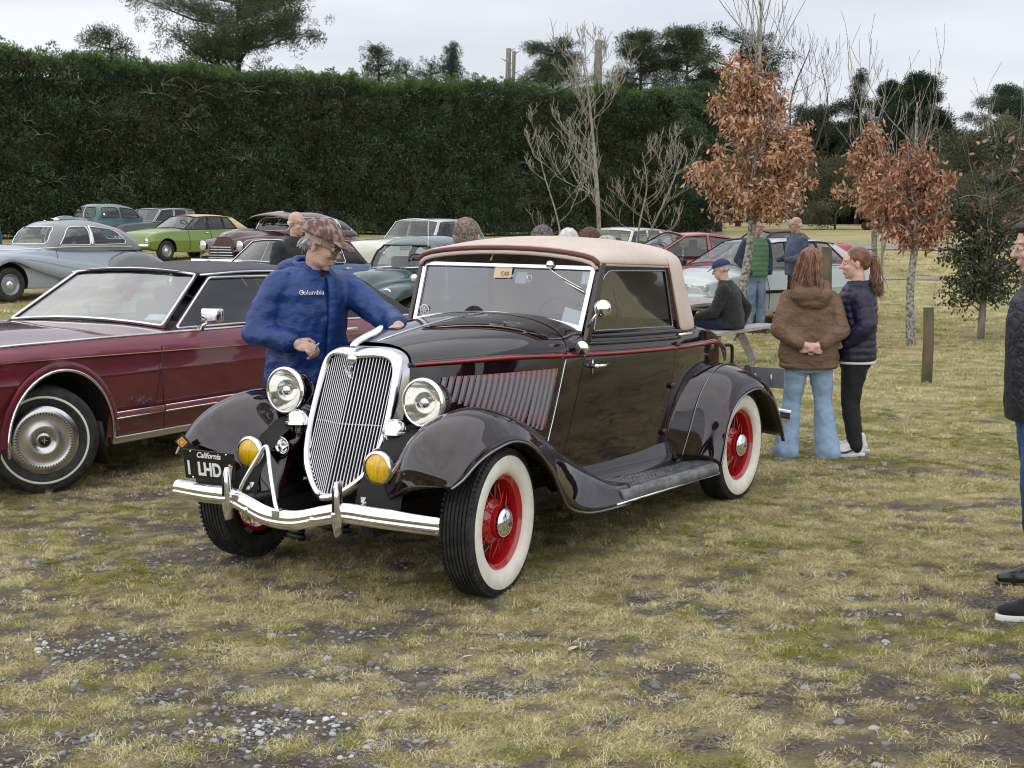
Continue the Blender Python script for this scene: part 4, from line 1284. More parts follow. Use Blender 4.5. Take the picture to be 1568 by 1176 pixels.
def bumper_geo(path, sc_=1.):
    G = []
    T = np.gradient(path, axis=0)
    for p, t in zip(path, T):
        nrm = np.array([t[1], -t[0], 0.]); nrm /= np.linalg.norm(nrm)
        if nrm[0] < 0: nrm = -nrm
        G.append([p + nrm * a * sc_ + np.array([0, 0, b * sc_]) for a, b in prof])
    return grid(G, flip=True)


V, F = bumper_geo(bpath)
k_ = len(prof); F += [tuple(range(k_)), tuple(range(len(V) - k_, len(V)))[::-1]]
bump_o = obj('front_bumper', V, F, chrome, hero, solid=0)
for sg in (1, -1):
    g = [[(.60 + d + .028 * math.cos(a), sg * .332 + w * math.sin(a), z) for a in np.linspace(0, 2 * PI, 13)[:-1]] for z, w, d in ((.345, .002, .02), (.365, .017, .024), (.40, .027, .028), (.44, .029, .03), (.48, .024, .032), (.53, .018, .03), (.575, .014, .026), (.592, .009, .022), (.60, .001, .02))]
    V, F = grid(g, cv=True, flip=True)
    go = obj('bumper_guard', V, F, chrome, hero)
    obj('guard_slot', *MB().box((.662, sg * .332, .52), (.004, .007, .11)).build_raw(), black_trim, go)
    b1 = obj('guard_bolt', *lathem([(0, .012), (.008, .010), (.012, 0)], 14), chrome, go); b1.location = (.66, sg * .332, .452); b1.rotation_euler = (0, 0, R(-90))
    b2 = obj('bumper_bolt', *lathem([(0, .014), (.01, .012), (.016, 0)], 14), chrome, bump_o); b2.location = (.648, sg * .20, .412); b2.rotation_euler = (0, 0, R(-90))
    for xx in (.0,):
        obj('bumper_iron', *tubem([(.30, sg * .33, .42), (.50, sg * .36, .42), (.60, sg * .33, .44)], .014, 8), dull_metal, hero)
# bent chrome bar from the bumper over to its middle
pts = cr_([(.60, -.275, .455), (.60, -.275, .50), (.585, -.235, .58), (.56, -.19, .665), (.555, -.165, .70), (.56, -.14, .695), (.60, -.09, .60), (.645, -.025, .475), (.655, .0, .43)], 5)
obj('guard_tube', *tubem(pts, .0105, 10), chrome, hero)
obj('tube_clamp', *MB().box((.65, 0, .415), (.05, .045, .05)).box((.62, -.275, .46), (.05, .045, .04)).build_raw(), chrome, hero, bev=.006, smooth=False)
# ---- number plate, badge
plate_m = mat('plate_black', (.006, .006, .007), .35, coat=.5)
pl = obj('number_plate', *boxm((0, 0, 0), (.315, .006, .150)), plate_m, hero, smooth=False, bev=.002)
pl.location = (.545, -.525, .575); pl.rotation_euler = (R(8), 0, R(94))
textm('plate_state', 'California', .040, white_paint, pl, (0, -.0045, .051), (PI / 2, 0, 0), shear=.35, bold=.0006, sx=.95)
textm('plate_letters', 'LHD', .092, white_paint, pl, (0, -.0045, -.022), (PI / 2, 0, 0), bold=.0030, sx=.80)
for dx in (-.128, .128):
    obj('plate_digit', *boxm((dx, -.0045, -.018), (.012, .002, .072)), white_paint, pl, smooth=False)
for dx in (-.11, .11):
    for dz in (-.066, .066):
        b = obj('plate_screw', *lathem([(0, .004), (.004, .002), (.005, 0)], 8), chrome, pl); b.location = (dx, -.003, dz); b.rotation_euler = (0, 0, PI)
bd = obj('diamond_badge', *boxm((0, 0, 0), (.066, .006, .066), (0, PI / 4, 0)), mat('badge_navy', (.02, .014, .03), .3, coat=1.), hero, smooth=False)
bd.location = (.548, -.70, .665 + .012); bd.rotation_euler = (0, 0, R(94)); bd.scale = (1.08, 1, .85)
obj('badge_ring', *boxm((0, -.005, 0), (.044, .003, .044), (0, PI / 4, 0)), mat('badge_orange', (.75, .33, .04), .35), bd, smooth=False)
ring = obj('badge_circle', *lathem([(.013, .0), (.0145, .002), (.016, 0)], 20), mat('badge_navy', (.02, .014, .03)), bd); ring.location = (0, -.0065, 0); ring.rotation_euler = (0, 0, PI)
obj('plate_bracket', *boxm((.53, -.53, .48), (.01, .20, .06)), black_trim, hero, smooth=False)

# ---- windscreen
wb, wt = (-1.215, .572, 1.172), (-1.345, .585, 1.535)
P = [(wb[0], -wb[1], wb[2]), (wb[0], wb[1], wb[2]), (wt[0], wt[1], wt[2]), (wt[0], -wt[1], wt[2])]


def wsl(u, v, d=0.):          # u -1..1, v 0..1 ; curved bottom edge
    zb = 1.172 + .065 * (1 - u * u)
    z = zb + (1.530 - zb) * v
    x = -1.215 - .38 * (z - 1.172) + .03 * (1 - u * u) + d
    y = u * (.572 + .012 * v)
    return (x, y, z)


obj('windscreen_glass', *grid([[wsl(u * .965, v, -.004) for v in np.linspace(.03, .97, 7)] for u in np.linspace(-1, 1, 17)]), mat('hero_glass', trans=(.74, .78, .80), gmin=.22), hero)
lp = []
for u in np.linspace(-1, 1, 17): lp.append((u, 0, 'b'))
fr_m = mat('frame_chrome', (.84, .84, .86), .16, 1., brv=.05)
U = np.linspace(-1, 1, 21)


def band(a, b, nm, m_, d=.012):
    """band of the frame between two loops given as (u,v) fns"""
    G = [[np.array(wsl(*a(t), .0)), np.array(wsl(*a(t), d)), np.array(wsl(*b(t), d)), np.array(wsl(*b(t), 0.))] for t in np.linspace(0, 1, 19)]
    return obj(nm, *grid(G), m_, hero, solid=0, ang=40)


band(lambda t: (-.985 + 1.97 * t, .0), lambda t: (-.985 + 1.97 * t, .075), 'windscreen_frame', fr_m)
band(lambda t: (-.985 + 1.97 * t, .925), lambda t: (-.985 + 1.97 * t, .985), 'windscreen_frame', fr_m)
band(lambda t: (.945, t * .985), lambda t: (.99, t * .985), 'windscreen_frame', fr_m, .013)
band(lambda t: (-.99, t * .985), lambda t: (-.945, t * .985), 'windscreen_frame', fr_m, .013)
for sg in (1, -1):
    P = [(-1.205, .588, 1.11), (-1.222, .592, 1.172), (-1.36, .594, 1.54)]
    P = cr_(P, 4) * [1, sg, 1]
    G = [[p + np.array([a, b * sg, 0]) for a, b in ((.022, -.012), (.022, .014), (-.028, .022), (-.032, -.012))] for p in P]
    V, F = grid(G, cv=True)
    obj('windscreen_post', V, F, blackp, hero, bev=.006, ang=40)
obj('windscreen_base', *tubem([np.array(wsl(u, 0, .02)) - (0, 0, .012) for u in np.linspace(-1, 1, 17)], .014, 8), blackp, hero)
obj('wiper', *MB().tube([wsl(.50, .95, .03), wsl(.66, .80, .035), wsl(.90, .64, .030)], .0035, 6).tube([wsl(.72, .72, .03), wsl(.94, .58, .027)], .005, 6).build_raw(), chrome, hero)
obj('wiper_motor', *lathem([(0, .02), (.02, .018), (.026, 0)], 16, T4(wsl(.52, .99, .02), (0, 0, R(-90)))), chrome, hero)
# stickers on the screen
sticker = mat('paper_note', (.68, .55, .36), .8, var=.05)
def decal(nm, u, v, w, h, m_, d=.004, rr=0):
    c = np.array(wsl(u, v, d)); ax = np.array(wsl(u + .02, v, d)) - c; ax /= np.linalg.norm(ax); ay = np.array(wsl(u, v + .02, d)) - c; ay /= np.linalg.norm(ay)
    ax, ay = ax * math.cos(rr) + ay * math.sin(rr), ay * math.cos(rr) - ax * math.sin(rr)
    return obj(nm, [c - ax * w / 2 - ay * h / 2, c + ax * w / 2 - ay * h / 2, c + ax * w / 2 + ay * h / 2, c - ax * w / 2 + ay * h / 2], [(0, 1, 2, 3)], m_, hero, smooth=False, solid=.001), c
nt_, c_ = decal('windscreen_note', .0, .83, .115, .072, sticker, .006, .03)
textm('note_letters', 'CAR', .036, mat('pencil', (.16, .13, .1), .8), hero, (c_[0] + .010, c_[1] + .018, c_[2] - .010), (R(90), 0, R(90)), ext=.0005, sx=.8)
hero_t = bpy.data.objects['note_letters']; hero_t.rotation_euler = (R(68), 0, R(90))
decal('windscreen_label', .20, .73, .07, .07, mat('pale_label', (.42, .46, .52), .5), -.010)
decal('windscreen_label', .84, .17, .115, .085, mat('paper_white', (.62, .70, .76), .6), -.008, -.05)
decal('windscreen_label', .90, .80, .055, .075, mat('paper_white', (.62, .70, .76), .6), -.008, .05)
V, F = lathem([(.034, 0), (.030, .002), (.0255, .001)], 24); 
dsc = obj('windscreen_roundel', V, F, white_paint, hero); dsc.location = wsl(-.875, .17, .003); dsc.rotation_euler = (0, R(-20), R(-90))
m = MB()
for k in range(3): m.box((0, .001, 0), (.008, .002, .040), (0, R(k * 60), 0))
rs = obj('roundel_star', *m.build_raw(), white_paint, dsc, smooth=False)

# ---- canvas top
lv = np.array([(1.0, 1.48), (.985, 1.52), (.94, 1.555), (.85, 1.585), (.70, 1.612), (.50, 1.635), (.27, 1.650), (0, 1.655)])
def roofsec(x):
    f = ip(x, [-2.25, -1.9, -1.6, -1.34], [1., 1., .80, .25])      # crown height
    base = ip(x, [-2.2, -1.9, -1.34], [1.50, 1.513, 1.535])
    w = ip(x, [-2.2, -1.8, -1.34], [.622, .615, .598])
    half = []
    for y, z in lv:
        half.append((x, w * y, base + (z - 1.48) * (.36 + .47 * f)))
    half = np.array(half)
    return np.concatenate([half, flipy(half)[:-1][::-1]])


G = np.array([roofsec(x) for x in np.linspace(-1.325, -2.14, 16)])
# rear of the top: plan arcs at rising levels
zs = [1.108, 1.18, 1.26, 1.34, 1.41, 1.46]
rows = []
th_ = np.linspace(0, PI / 2, 13)
sec = roofsec(-2.14)[:8]
nlev = zs + list(sec[:, 2])
for i, z in enumerate(nlev):
    if i < len(zs):
        w = .668 - .042 * (z - 1.108) / .37; x0 = -2.205 + .165 * max(0, (z - 1.30) / .2) ** 1.5 * .35 ; x0 = -2.215 if z < 1.2 else -2.205 + .05 * (z - 1.2) / .26
        A = .50 - .10 * (z - 1.108) / .37
    else:
        w = sec[i - len(zs), 1]; x0 = -2.14
        A = [.42, .405, .375, .33, .27, .19, .10, 0][i - len(zs)]
        if i == len(zs): x0 = -2.145
    rows.append([(x0 - A * math.sin(t) ** .72, w * max(0, math.cos(t)) ** .50, z - .0 * t) for t in th_])
rows = np.array(rows)
roof_root = obj('canvas_top', *grid(G, flip=True), canvas, hero, solid=.02, sub=1)
for sg in (1, -1):
    V, F = mir(*grid(rows, flip=False), sg)
    obj('canvas_rear', V, F, canvas, roof_root, solid=.015, sub=1)
    e = rows[:, 0] * [1, sg, 1]
    obj('piping', *tubem(e[:7], .008, 6), piping, roof_root)
    e = rows[0] * [1, sg, 1]
    obj('piping', *tubem(e + [0, 0, .004], .009, 6), piping, roof_root)
    obj('bow_rail', *tubem([(-2.2, sg * .676, 1.095), (-2.4, sg * .668, 1.09), (-2.6, sg * .6, 1.085)], .010, 6), chrome, roof_root)
    e = np.array([roofsec(x)[0] for x in np.linspace(-1.33, -2.14, 10)]) * [1, sg, 1]
    obj('drip_edge', *tubem(e, .010, 6), canvas, roof_root)
hdr = roofsec(-1.325)
obj('header_piping', *tubem(hdr + [.006, 0, -.004], .014, 8), piping, roof_root)
obj('header_strip', *tubem(hdr * [1, .985, 1] + [.004, 0, -.028], .014, 8), canvas, roof_root)
obj('landau_loop', *tubem(cr_([(-2.33, .60, 1.47), (-2.36, .612, 1.45), (-2.365, .616, 1.41), (-2.35, .62, 1.385)], 4), .006, 6), chrome, roof_root)
# side windows
for sg in (1, -1):
    # frame corners bl, br, tr, tl seen from outside left: front is image-left
    P = [(-1.235, .607, 1.165), (-2.185, .655, 1.135), (-2.125, .618, 1.505), (-1.36, .600, 1.528)]
    P = [np.array(p) * [1, sg, 1] for p in P]
    # +y side: outward normal must be +y
    Pq = P if sg > 0 else [P[1], P[0], P[3], P[2]]
    mg = (.020, .02, .012, .028) if True else .02
    rads = (.01, .01, .01, .10) if sg > 0 else (.01, .01, .10, .01)
    pane(hero, Pq, black_trim, mat('hero_side_glass', trans=(.88, .92, .93), gmin=.16), mg=mg, rad=rads, name='side_window', trim=mat('dim_chrome', (.4, .42, .45), .15, 1.), tr=.005, inset=.006)
# ---- interior
obj('seat', *MB().box((-2.25, 0, .72), (.6, 1.12, .24)).box((-2.48, 0, .95), (.16, 1.1, .42), (0, -.2, 0)).build_raw(), seat_dark, hero, bev=.05, seg=3)
obj('floor_pan', *boxm((-1.9, 0, .46), (3.4, 1.1, .04)), under, hero, smooth=False)
obj('dashboard', *boxm((-1.12, 0, 1.08), (.08, 1.06, .14)), seat_dark, hero, bev=.02)
sw = MB()
t = np.linspace(0, 2 * PI, 29)
M_ = T4((-1.52, .30, 1.17), (0, R(-62), 0))
sw.tube(tx(np.stack([.19 * np.cos(t), .19 * np.sin(t), 0 * t], 1), M_), .010, 6, False)
for a in (0, 2.1, 4.2): sw.tube(tx(np.array([(0, 0, 0), (.19 * math.cos(a), .19 * math.sin(a), 0)]), M_), .006, 5)
sw.tube(tx(np.array([(0, 0, 0), (0, 0, -.5)]), M_), .014, 6)
obj('steering_wheel', *sw.build_raw(), mat('bakelite', (.05, .05, .055), .3), hero)
obj('gear_lever', *tubem([(-1.45, 0, .5), (-1.5, 0, .95), (-1.62, .0, 1.1)], .01, 6), chrome, hero)
obj('rear_view_mirror', *boxm((-1.40, .05, 1.44), (.012, .16, .05)), chrome, hero, bev=.01)
# underbody / axles
obj('chassis', *MB().box((-1.7, 0, .40), (3.5, .7, .10)).box((-1.6, .33, .36), (4.0, .06, .12)).box((-1.6, -.33, .36), (4.0, .06, .12)).build_raw(), under, hero, smooth=False)
obj('axle', *MB().tube([(0, -.68, .34), (0, -.4, .27), (0, .4, .27), (0, .68, .34)], .025, 8).tube([(-2.845, -.68, .358), (-2.845, .68, .358)], .05, 8).tube([(.02, -.6, .30), (.04, .6, .30)], .012, 6).build_raw(), under, hero)
obj('engine_pan', *boxm((-.35, 0, .45), (.75, .44, .3)), under, hero, bev=.05)
# ---- small fittings
for sg in (1, -1):
    cl = obj('cowl_lamp', *lathem([(0, -.06), (.02, -.055), (.032, -.03), (.037, 0), (.040, .004), (.037, .010), (0, .018)], 24), chrome, hero)
    cl.location = (-1.09, sg * .635, 1.095); cl.rotation_euler = (0, 0, R(-90))
    obj('lens', *lathem([(0, .021), (.02, .018), (.033, .012)], 20), mat('headlight_lens'), cl)
    obj('lamp_stem', *tubem([(0, -.015, -.03), (0, -.015, -.045)], .01, 8), chrome, cl)
    # door handle
    hx, hy, hz_ = side_pt(-1.25, .985)
    obj('door_handle', *MB().tube([(hx, sg * hy, hz_), (hx, sg * (hy + .045), hz_)], [.018, .010], 8).tube([(hx, sg * (hy + .045), hz_ + .002), (hx - .05, sg * (hy + .05), hz_), (hx - .11, sg * (hy + .045), hz_ + .006)], [.009, .011, .005], 8).tube([(hx, sg * (hy + .003), hz_ + .035), (hx, sg * (hy + .003), hz_ - .045)], [.006, .014, .006], 8).build_raw(), chrome, hero)
    for zz in (1.04, .80, .53):
        hx, hy, hz_ = side_pt(-2.154, zz)
        obj('door_hinge', *boxm((hx + .005, sg * (hy + .008), hz_), (.050, .028, .034)), blackp, hero, bev=.006)
    if sg > 0: obj('door_mirror', *MB().tube([(-1.21, sg * .60, 1.20), (-1.19, sg * .67, 1.28)], .008, 6).lathe([(0, -.03), (.03, -.026), (.048, -.006), (.050, .004), (.046, .006), (0, .006)], 24, T4((-1.19, sg * .70, 1.305), (0, 0, R(95)))).build_raw(), chrome, hero)
    # tail lamp
    obj('tail_lamp', *MB().lathe([(.0, -.09), (.025, -.085), (.036, -.04), (.042, 0)], 24, T4((-3.66, sg * .62, .50), (0, 0, R(90)))).tube([(-3.58, sg * .62, .50), (-3.46, sg * .62, .47)], .012, 6).build_raw(), chrome, hero)
rbp = cr_([(-3.80, .80, .43), (-3.90, .5, .43), (-3.93, 0, .43), (-3.90, -.5, .43), (-3.80, -.80, .43)], 5)
obj('rear_bumper', *bumper_geo(rbp, .9), chrome, hero)
obj('luggage_rail', *tubem(cr_([(-3.55, .30, .88), (-3.72, .31, .90), (-3.85, .31, .89), (-3.87, .31, .84), (-3.87, .31, .76)], 4), .013, 8), black_trim, hero)
obj('luggage_rail', *tubem(cr_([(-3.55, -.30, .88), (-3.72, -.31, .90), (-3.85, -.31, .89), (-3.87, -.31, .84), (-3.87, -.31, .76)], 4), .013, 8), black_trim, hero)
rp = obj('rear_plate', *MB().box((-3.86, .56, .68), (.012, .30, .14)).build_raw(), mat('plate_back', (.30, .30, .36), .4, .6), hero, smooth=False)
obj('plate_rib', *MB().box((-3.845, .50, .67), (.014, .008, .07)).box((-3.845, .62, .67), (.014, .008, .07)).build_raw(), dull_metal, rp)
obj('plate_arm', *MB().box((-3.72, .42, .72), (.26, .03, .012)).box((-3.845, .44, .68), (.02, .03, .16)).build_raw(), black_trim, hero)
# ------------------------------------------------------------------ general car kit
cglass = mat('window_glass', trans=(.74, .79, .80), gmin=.10)
dglass = mat('tinted_glass', trans=(.42, .50, .50), gmin=.09)
vinyl = mat('black_vinyl_roof', (.028, .025, .032), .5, bump=.25, bscale=600., var=.1)
interior = mat('car_interior', (.035, .032, .033), .8)
steel = mat('wheel_steel', (.30, .32, .34), .35, .5)


def cut(o, cyls):
    """cut wheel arches out of a body: cyls = (x, z, r, y0, y1)"""
    o.data.materials.append(under)
    cs = []
    for (x, z, r, y0, y1) in cyls:
        n = 40; t = np.arange(n) * 2 * PI / n
        V = np.concatenate([np.stack([x + r * np.cos(t), np.full(n, y), z + r * np.sin(t)], 1) for y in (y0, y1)])
        F = [(i, i + n, (i + 1) % n + n, (i + 1) % n) for i in range(n)] + [tuple(range(n)), tuple(range(n, 2 * n))[::-1]]
        me = bpy.data.meshes.new('c'); me.from_pydata(V.tolist(), [], F); me.materials.append(under); me.validate()
        bm = bmesh.new(); bm.from_mesh(me); bmesh.ops.recalc_face_normals(bm, faces=bm.faces); bm.to_mesh(me); bm.free()
        c = bpy.data.objects.new('c', me); C.objects.link(c); c.parent = o.parent; cs.append(c)
        md = o.modifiers.new('a', 'BOOLEAN'); md.operation = 'DIFFERENCE'; md.object = c; md.solver = 'MANIFOLD'
        if hasattr(md, 'material_mode'): md.material_mode = 'TRANSFER'
    bpy.context.view_layer.update()
    dg = bpy.context.evaluated_depsgraph_get()
    me = bpy.data.meshes.new_from_object(o.evaluated_get(dg))
    o.modifiers.clear(); old = o.data; o.data = me; bpy.data.meshes.remove(old)
    for c in cs: bpy.data.objects.remove(c)
    return o


def loft_body(root, K, m, name='body', tum=.94, low=.95, nx=44, zmid=.52, crown_=.72, edge=.05):
    """K: dict X (ascending), zb, zs, zt, w"""
    X = np.array(K['X']); xs = np.linspace(X[0], X[-1], nx)
    f = lambda k, x: ip(x, X, K[k])
    G = []
    for x in xs:
        zb, zs, zt, w = f('zb', x), f('zs', x), f('zt', x), f('w', x)
        zm = zb + (zs - zb) * zmid
        h = [(0, zb + .01), (w * .5, zb + .005), (w * low * .93, zb), (w * low, zb + .05), (w * .995, zm), (w * .995, zm + .02), (w * (tum + .015), zs - edge), (w * tum - edge * .3, zs - edge * .2), (w * tum - edge, zs + .004), (w * .55, zs + (zt - zs) * crown_), (w * .25, zs + (zt - zs) * .95), (0, zt)]
        h = cr_(h, 3); L = np.concatenate([h, (h * [-1, 1])[1:-1][::-1]])
        G.append([(x, y, z) for y, z in L])
    V, F = grid(np.array(G), cv=True, flip=False)
    k = len(G[0]); F += [tuple(range(k))[::-1], tuple(range(len(V) - k, len(V)))]
    o = obj(name, V, F, m, root)
    bm = bmesh.new(); bm.from_mesh(o.data); bmesh.ops.recalc_face_normals(bm, faces=bm.faces); bm.to_mesh(o.data); bm.free()
    return o


def finish(o, ang=40):
    me = o.data
    me.polygons.foreach_set('use_smooth', [True] * len(me.polygons))
    try: me.set_sharp_from_angle(angle=R(ang))
    except Exception: pass


def wheel(root, x, y, r, w, cap_m=chrome, rim_m=steel, white=None, steer=0., cap=.30, spokes=0):
    s = 1 if y > 0 else -1
    rr = r * .60
    t = obj('wheel', *lathem([(rr, -w * .4), (r * .9, -w * .5), (r * .98, -w * .42), (r, -w * .3), (r, w * .3), (r * .98, w * .42), (r * .9, w * .5), (r * .72, w * .50), (rr, w * .42)], 40), rubber, root, ang=50)
    t.location = (x, y, r); t.rotation_euler = (0, 0, steer + (0 if s > 0 else PI))
    obj('rim', *lathem([(rr * 1.01, w * .44), (rr * .97, w * .48), (rr * .90, w * .36), (rr * .80, w * .22), (rr * .5, w * .30), (0, w * .30)], 36), rim_m, t, ang=40)
    if cap_m: obj('hubcap', *lathem([(0, w * .52), (rr * cap * .5, w * .50), (rr * cap * .9, w * .42), (rr * cap, w * .30), (rr * cap * 1.02, w * .2)], 32), cap_m, t)
    if white:
        a, b = white
        obj('whitewall', *lathem([(r * a, w * .515), (r * (a + b) / 2, w * .52), (r * b, w * .505)], 48), white_rub, t)
    return t


def pane4(root, side, P, bm_, gm, mg, rad, **k):
    """P front-bottom, rear-bottom, rear-top, front-top on the left side; mirrored for the right"""
    if side > 0: return pane(root, P, bm_, gm, mg, rad, **k)
    Q = [np.array(p) * [1, -1, 1] for p in P]
    mgq = mg if not hasattr(mg, '__len__') else (mg[1], mg[0], mg[2], mg[3])
    rq = rad if not hasattr(rad, '__len__') else (rad[1], rad[0], rad[3], rad[2])
    return pane(root, [Q[1], Q[0], Q[3], Q[2]], bm_, gm, mgq, rq, **k)


def roof_panel(root, keys, m, dome=.06, fb=.06, rb=.05, name='roof', drip=chrome, thick=.025, lift=.0):
    """keys: (x, y, z) of the roof edge on the left from front to rear"""
    K = np.array(keys); xs = np.linspace(K[0, 0], K[-1, 0], 18)
    G = []
    o_ = K[::-1]
    for i, x in enumerate(xs):
        y = ip(x, o_[:, 0], o_[:, 1]); z = ip(x, o_[:, 0], o_[:, 2]); q = i / 17
        dm = dome * (.35 + .65 * math.sin(PI * min(1, .12 + q * .8)))
        row = []
        for t in np.linspace(-1, 1, 17):
            c = 1 - t * t
            dx = fb * c * (1 - q) ** 3 - rb * c * q ** 3
            row.append((x + dx, y * t, z + lift + dm * c ** .8))
        G.append(row)
    o = obj(name, *grid(np.array(G), flip=True), m, root, solid=thick)
    if drip:
        for s in (1, -1):
            obj('drip_rail', *tubem(cr_(K * [1, s, 1] + [0, s * .004, -.004], 4), .009, 5), drip, o)
    return o


def seats(root, xf, xr, z, w=.5, m=interior, hr=True):
    for s in (1, -1):
        st = obj('front_seat', *MB().box((xf, s * .37, z), (.14, w, .42)).build_raw(), m, root, bev=.05, seg=3)
        if hr: obj('headrest', *boxm((xf - .02, s * .37, z + .27), (.09, .26, .14)), m, st, bev=.04, seg=3)
    obj('rear_seat', *boxm((xr, 0, z - .03), (.16, 1.2, .36)), m, root, bev=.05, seg=3)
    t = np.linspace(0, 2 * PI, 21)
    M_ = T4((xf + .62, .37, z + .10), (0, R(-60), 0))
    obj('steering_wheel', *tubem(tx(np.stack([.19 * np.cos(t), .19 * np.sin(t), 0 * t], 1), M_), .012, 5, False), black_trim, root)


def line_on(root, name, pts, r, m, both=True, n=4, sides=5):
    P = cr_(pts, n)
    for s in ((1, -1) if both else (1,)):
        obj(name, *tubem(P * [1, s, 1], r, sides), m, root)


def car(label, x, y, hd, group=None, name='parked_car'):
    return thing(name, label, 'car', (x, y, float(gz(x, y))), R(hd), group)


GRP = None
# ------------------------------------------------------------------ maroon luxury coupe
mar = paint('maroon_paint', (.125, .009, .020), .35)
mar2 = paint('maroon_sky_sheen', (.22, .035, .065), .32)  # maroon lightened to carry the sky reflected on the upper flank
lc = car('maroon two tone luxury coupe with black vinyl roof behind the cabriolet', -3.761, 9.83, -119.5)
body = loft_body(lc, dict(X=[-5.2, -5.05, -4.4, -3.2, -1.5, 0, .9, 1.15, 1.22], zb=[.42, .34, .28, .26, .26, .27, .32, .38, .42], zs=[.84, .90, .925, .95, .975, .985, .985, .95, .90],
                          zt=[.86, .93, .965, .985, 1.02, 1.05, 1.045, .98, .92], w=[.88, .95, .985, .99, .99, .99, .97, .93, .88]), mar, tum=.955, low=.94, nx=60, zmid=.62, edge=.035)
cut(body, [(0, .36, .445, .5, 1.2), (0, .36, .445, -1.2, -.5), (-3.23, .36, .41, .5, 1.2), (-3.23, .36, .41, -1.2, -.5)])
finish(body)
# sky reflection put into the colour: lighter upper band, a few millimetres proud
for s in (1, -1):
    G = []
    for xx in np.linspace(1.1, -5.0, 40):
        w = ip(xx, [-5.05, -4.4, -3.2, -1.5, 0, .9, 1.15], [.95, .985, .99, .99, .99, .97, .93])
        zs = ip(xx, [-5.05, -4.4, -3.2, -1.5, 0, .9, 1.15], [.90, .925, .95, .975, .985, .985, .95]); zl = ip(xx, [-5, -3, -1.5, .5, 1.1], [.80, .82, .845, .89, .88])
        G.append([(xx, s * (w * q + .009), z) for q, z in ((.996, zl), (.992, (zl + zs) / 2 - .01), (.974, zs - .035), (.955, zs - .006))])
    V, F = grid(np.array(G), flip=(s < 0)); obj('upper_band', V, F, mar2, lc)
zsl = lambda xx: ip(xx, [-5.05, -4.4, -3.2, -1.5, 0, .9, 1.15], [.90, .925, .95, .975, .985, .985, .95])
line_on(lc, 'belt_trim', [(xx, .945, zsl(xx) + .002) for xx in (1.05, .5, -.3, -1.2, -2.4, -3.6, -4.4, -4.95)], .011, chrome)
line_on(lc, 'pinstripe', [(xx, ip(xx, [-5, 0, 1.1], [.97, .995, .95]) + .002, ip(xx, [-5, -3, -1.5, .5, 1.1], [.80, .82, .845, .89, .88])) for xx in (1.05, .4, -.8, -2, -3.4, -4.8)], .004, mat('gold_line', (.42, .24, .10), .4))
for x0, x1 in ((-.47, -.93), (-.94, -2.85)):
    for s in (1, -1):
        V, F = boxm(((x0 + x1) / 2, s * .995, .462), (abs(x1 - x0), .03, .036)); obj('side_moulding', V, F, mat('moulding_rose', (.26, .05, .08), .3, coat=1.), lc, bev=.008)
        for dz in (-.02, .02): obj('moulding_trim', *tubem([(x0, s * 1.008, .462 + dz), (x1, s * 1.008, .462 + dz)], .0055, 5), chrome, lc)
for s in (1, -1):
    V, F = boxm((-1.65, s * .945, .285), (2.35, .03, .05)); obj('rocker_trim', V, F, mat('rocker_alloy', (.55, .52, .45), .3, .9), lc, bev=.008)
    # arch lip
    t = np.linspace(R(-8), R(188), 28)
    obj('arch_trim', *tubem(np.stack([.448 * np.cos(t), np.full(28, s * .998), .36 + .448 * np.sin(t)], 1), .012, 6), chrome, lc)
    t = np.linspace(R(0), R(180), 20)
    G = [[(ra * math.cos(q), s * yy, .36 + ra * math.sin(q)) for ra, yy in ((.45, 1.0), (.475, 1.005), (.505, .992))] for q in t]
    obj('arch_flare', *grid(np.array(G), flip=(s < 0)), mar, lc)
    obj('mud_flap', *boxm((-.42, s * .82, .28), (.015, .24, .30), (0, .15, 0)), black_trim, lc)
    obj('door_gap', *tubem([(-.93, s * (.996), z) for z in (.33, .6, .9)], .004, 4), black_trim, lc)
    obj('door_handle', *boxm((-3.17, s * 1.0, .872), (.17, .02, .03)), chrome, lc, bev=.005)
for s in (1, -1):
    w = wheel(lc, 0, s * .80, .355, .20, None, mat('rim_dull', (.35, .34, .33), .3, .9), (.77, .81), R(-35))
    obj('wheel_cover', *lathem([(0, .118), (.035, .117), (.04, .108), (.055, .108), (.065, .126), (.10, .120), (.155, .108), (.165, .112), (.185, .114), (.205, .108), (.222, .096)], 48), mat('cover_satin', (.55, .55, .56), .22, 1.), w)
    sl = MB()
    for k in range(60): V, F = boxm((0, .1145, .175), (.005, .004, .016)); sl.add(tx(V, Matrix.Rotation(2 * PI * k / 60, 4, 'Y')), F)
    sl.build('cover_slots', black_trim, w, smooth=False)['kind'] = 'stuff'
    obj('cover_emblem', *MB().lathe([(0, .121), (.03, .120), (.034, .117)], 20).build_raw(), black_trim, w)
    obj('emblem_cross', *boxm((0, .1225, 0), (.006, .002, .038)), chrome, w, smooth=False); obj('emblem_cross', *boxm((0, .1235, 0), (.038, .002, .006)), chrome, w, smooth=False)
    wheel(lc, -3.23, s * .80, .355, .20, chrome, steel, (.77, .81))
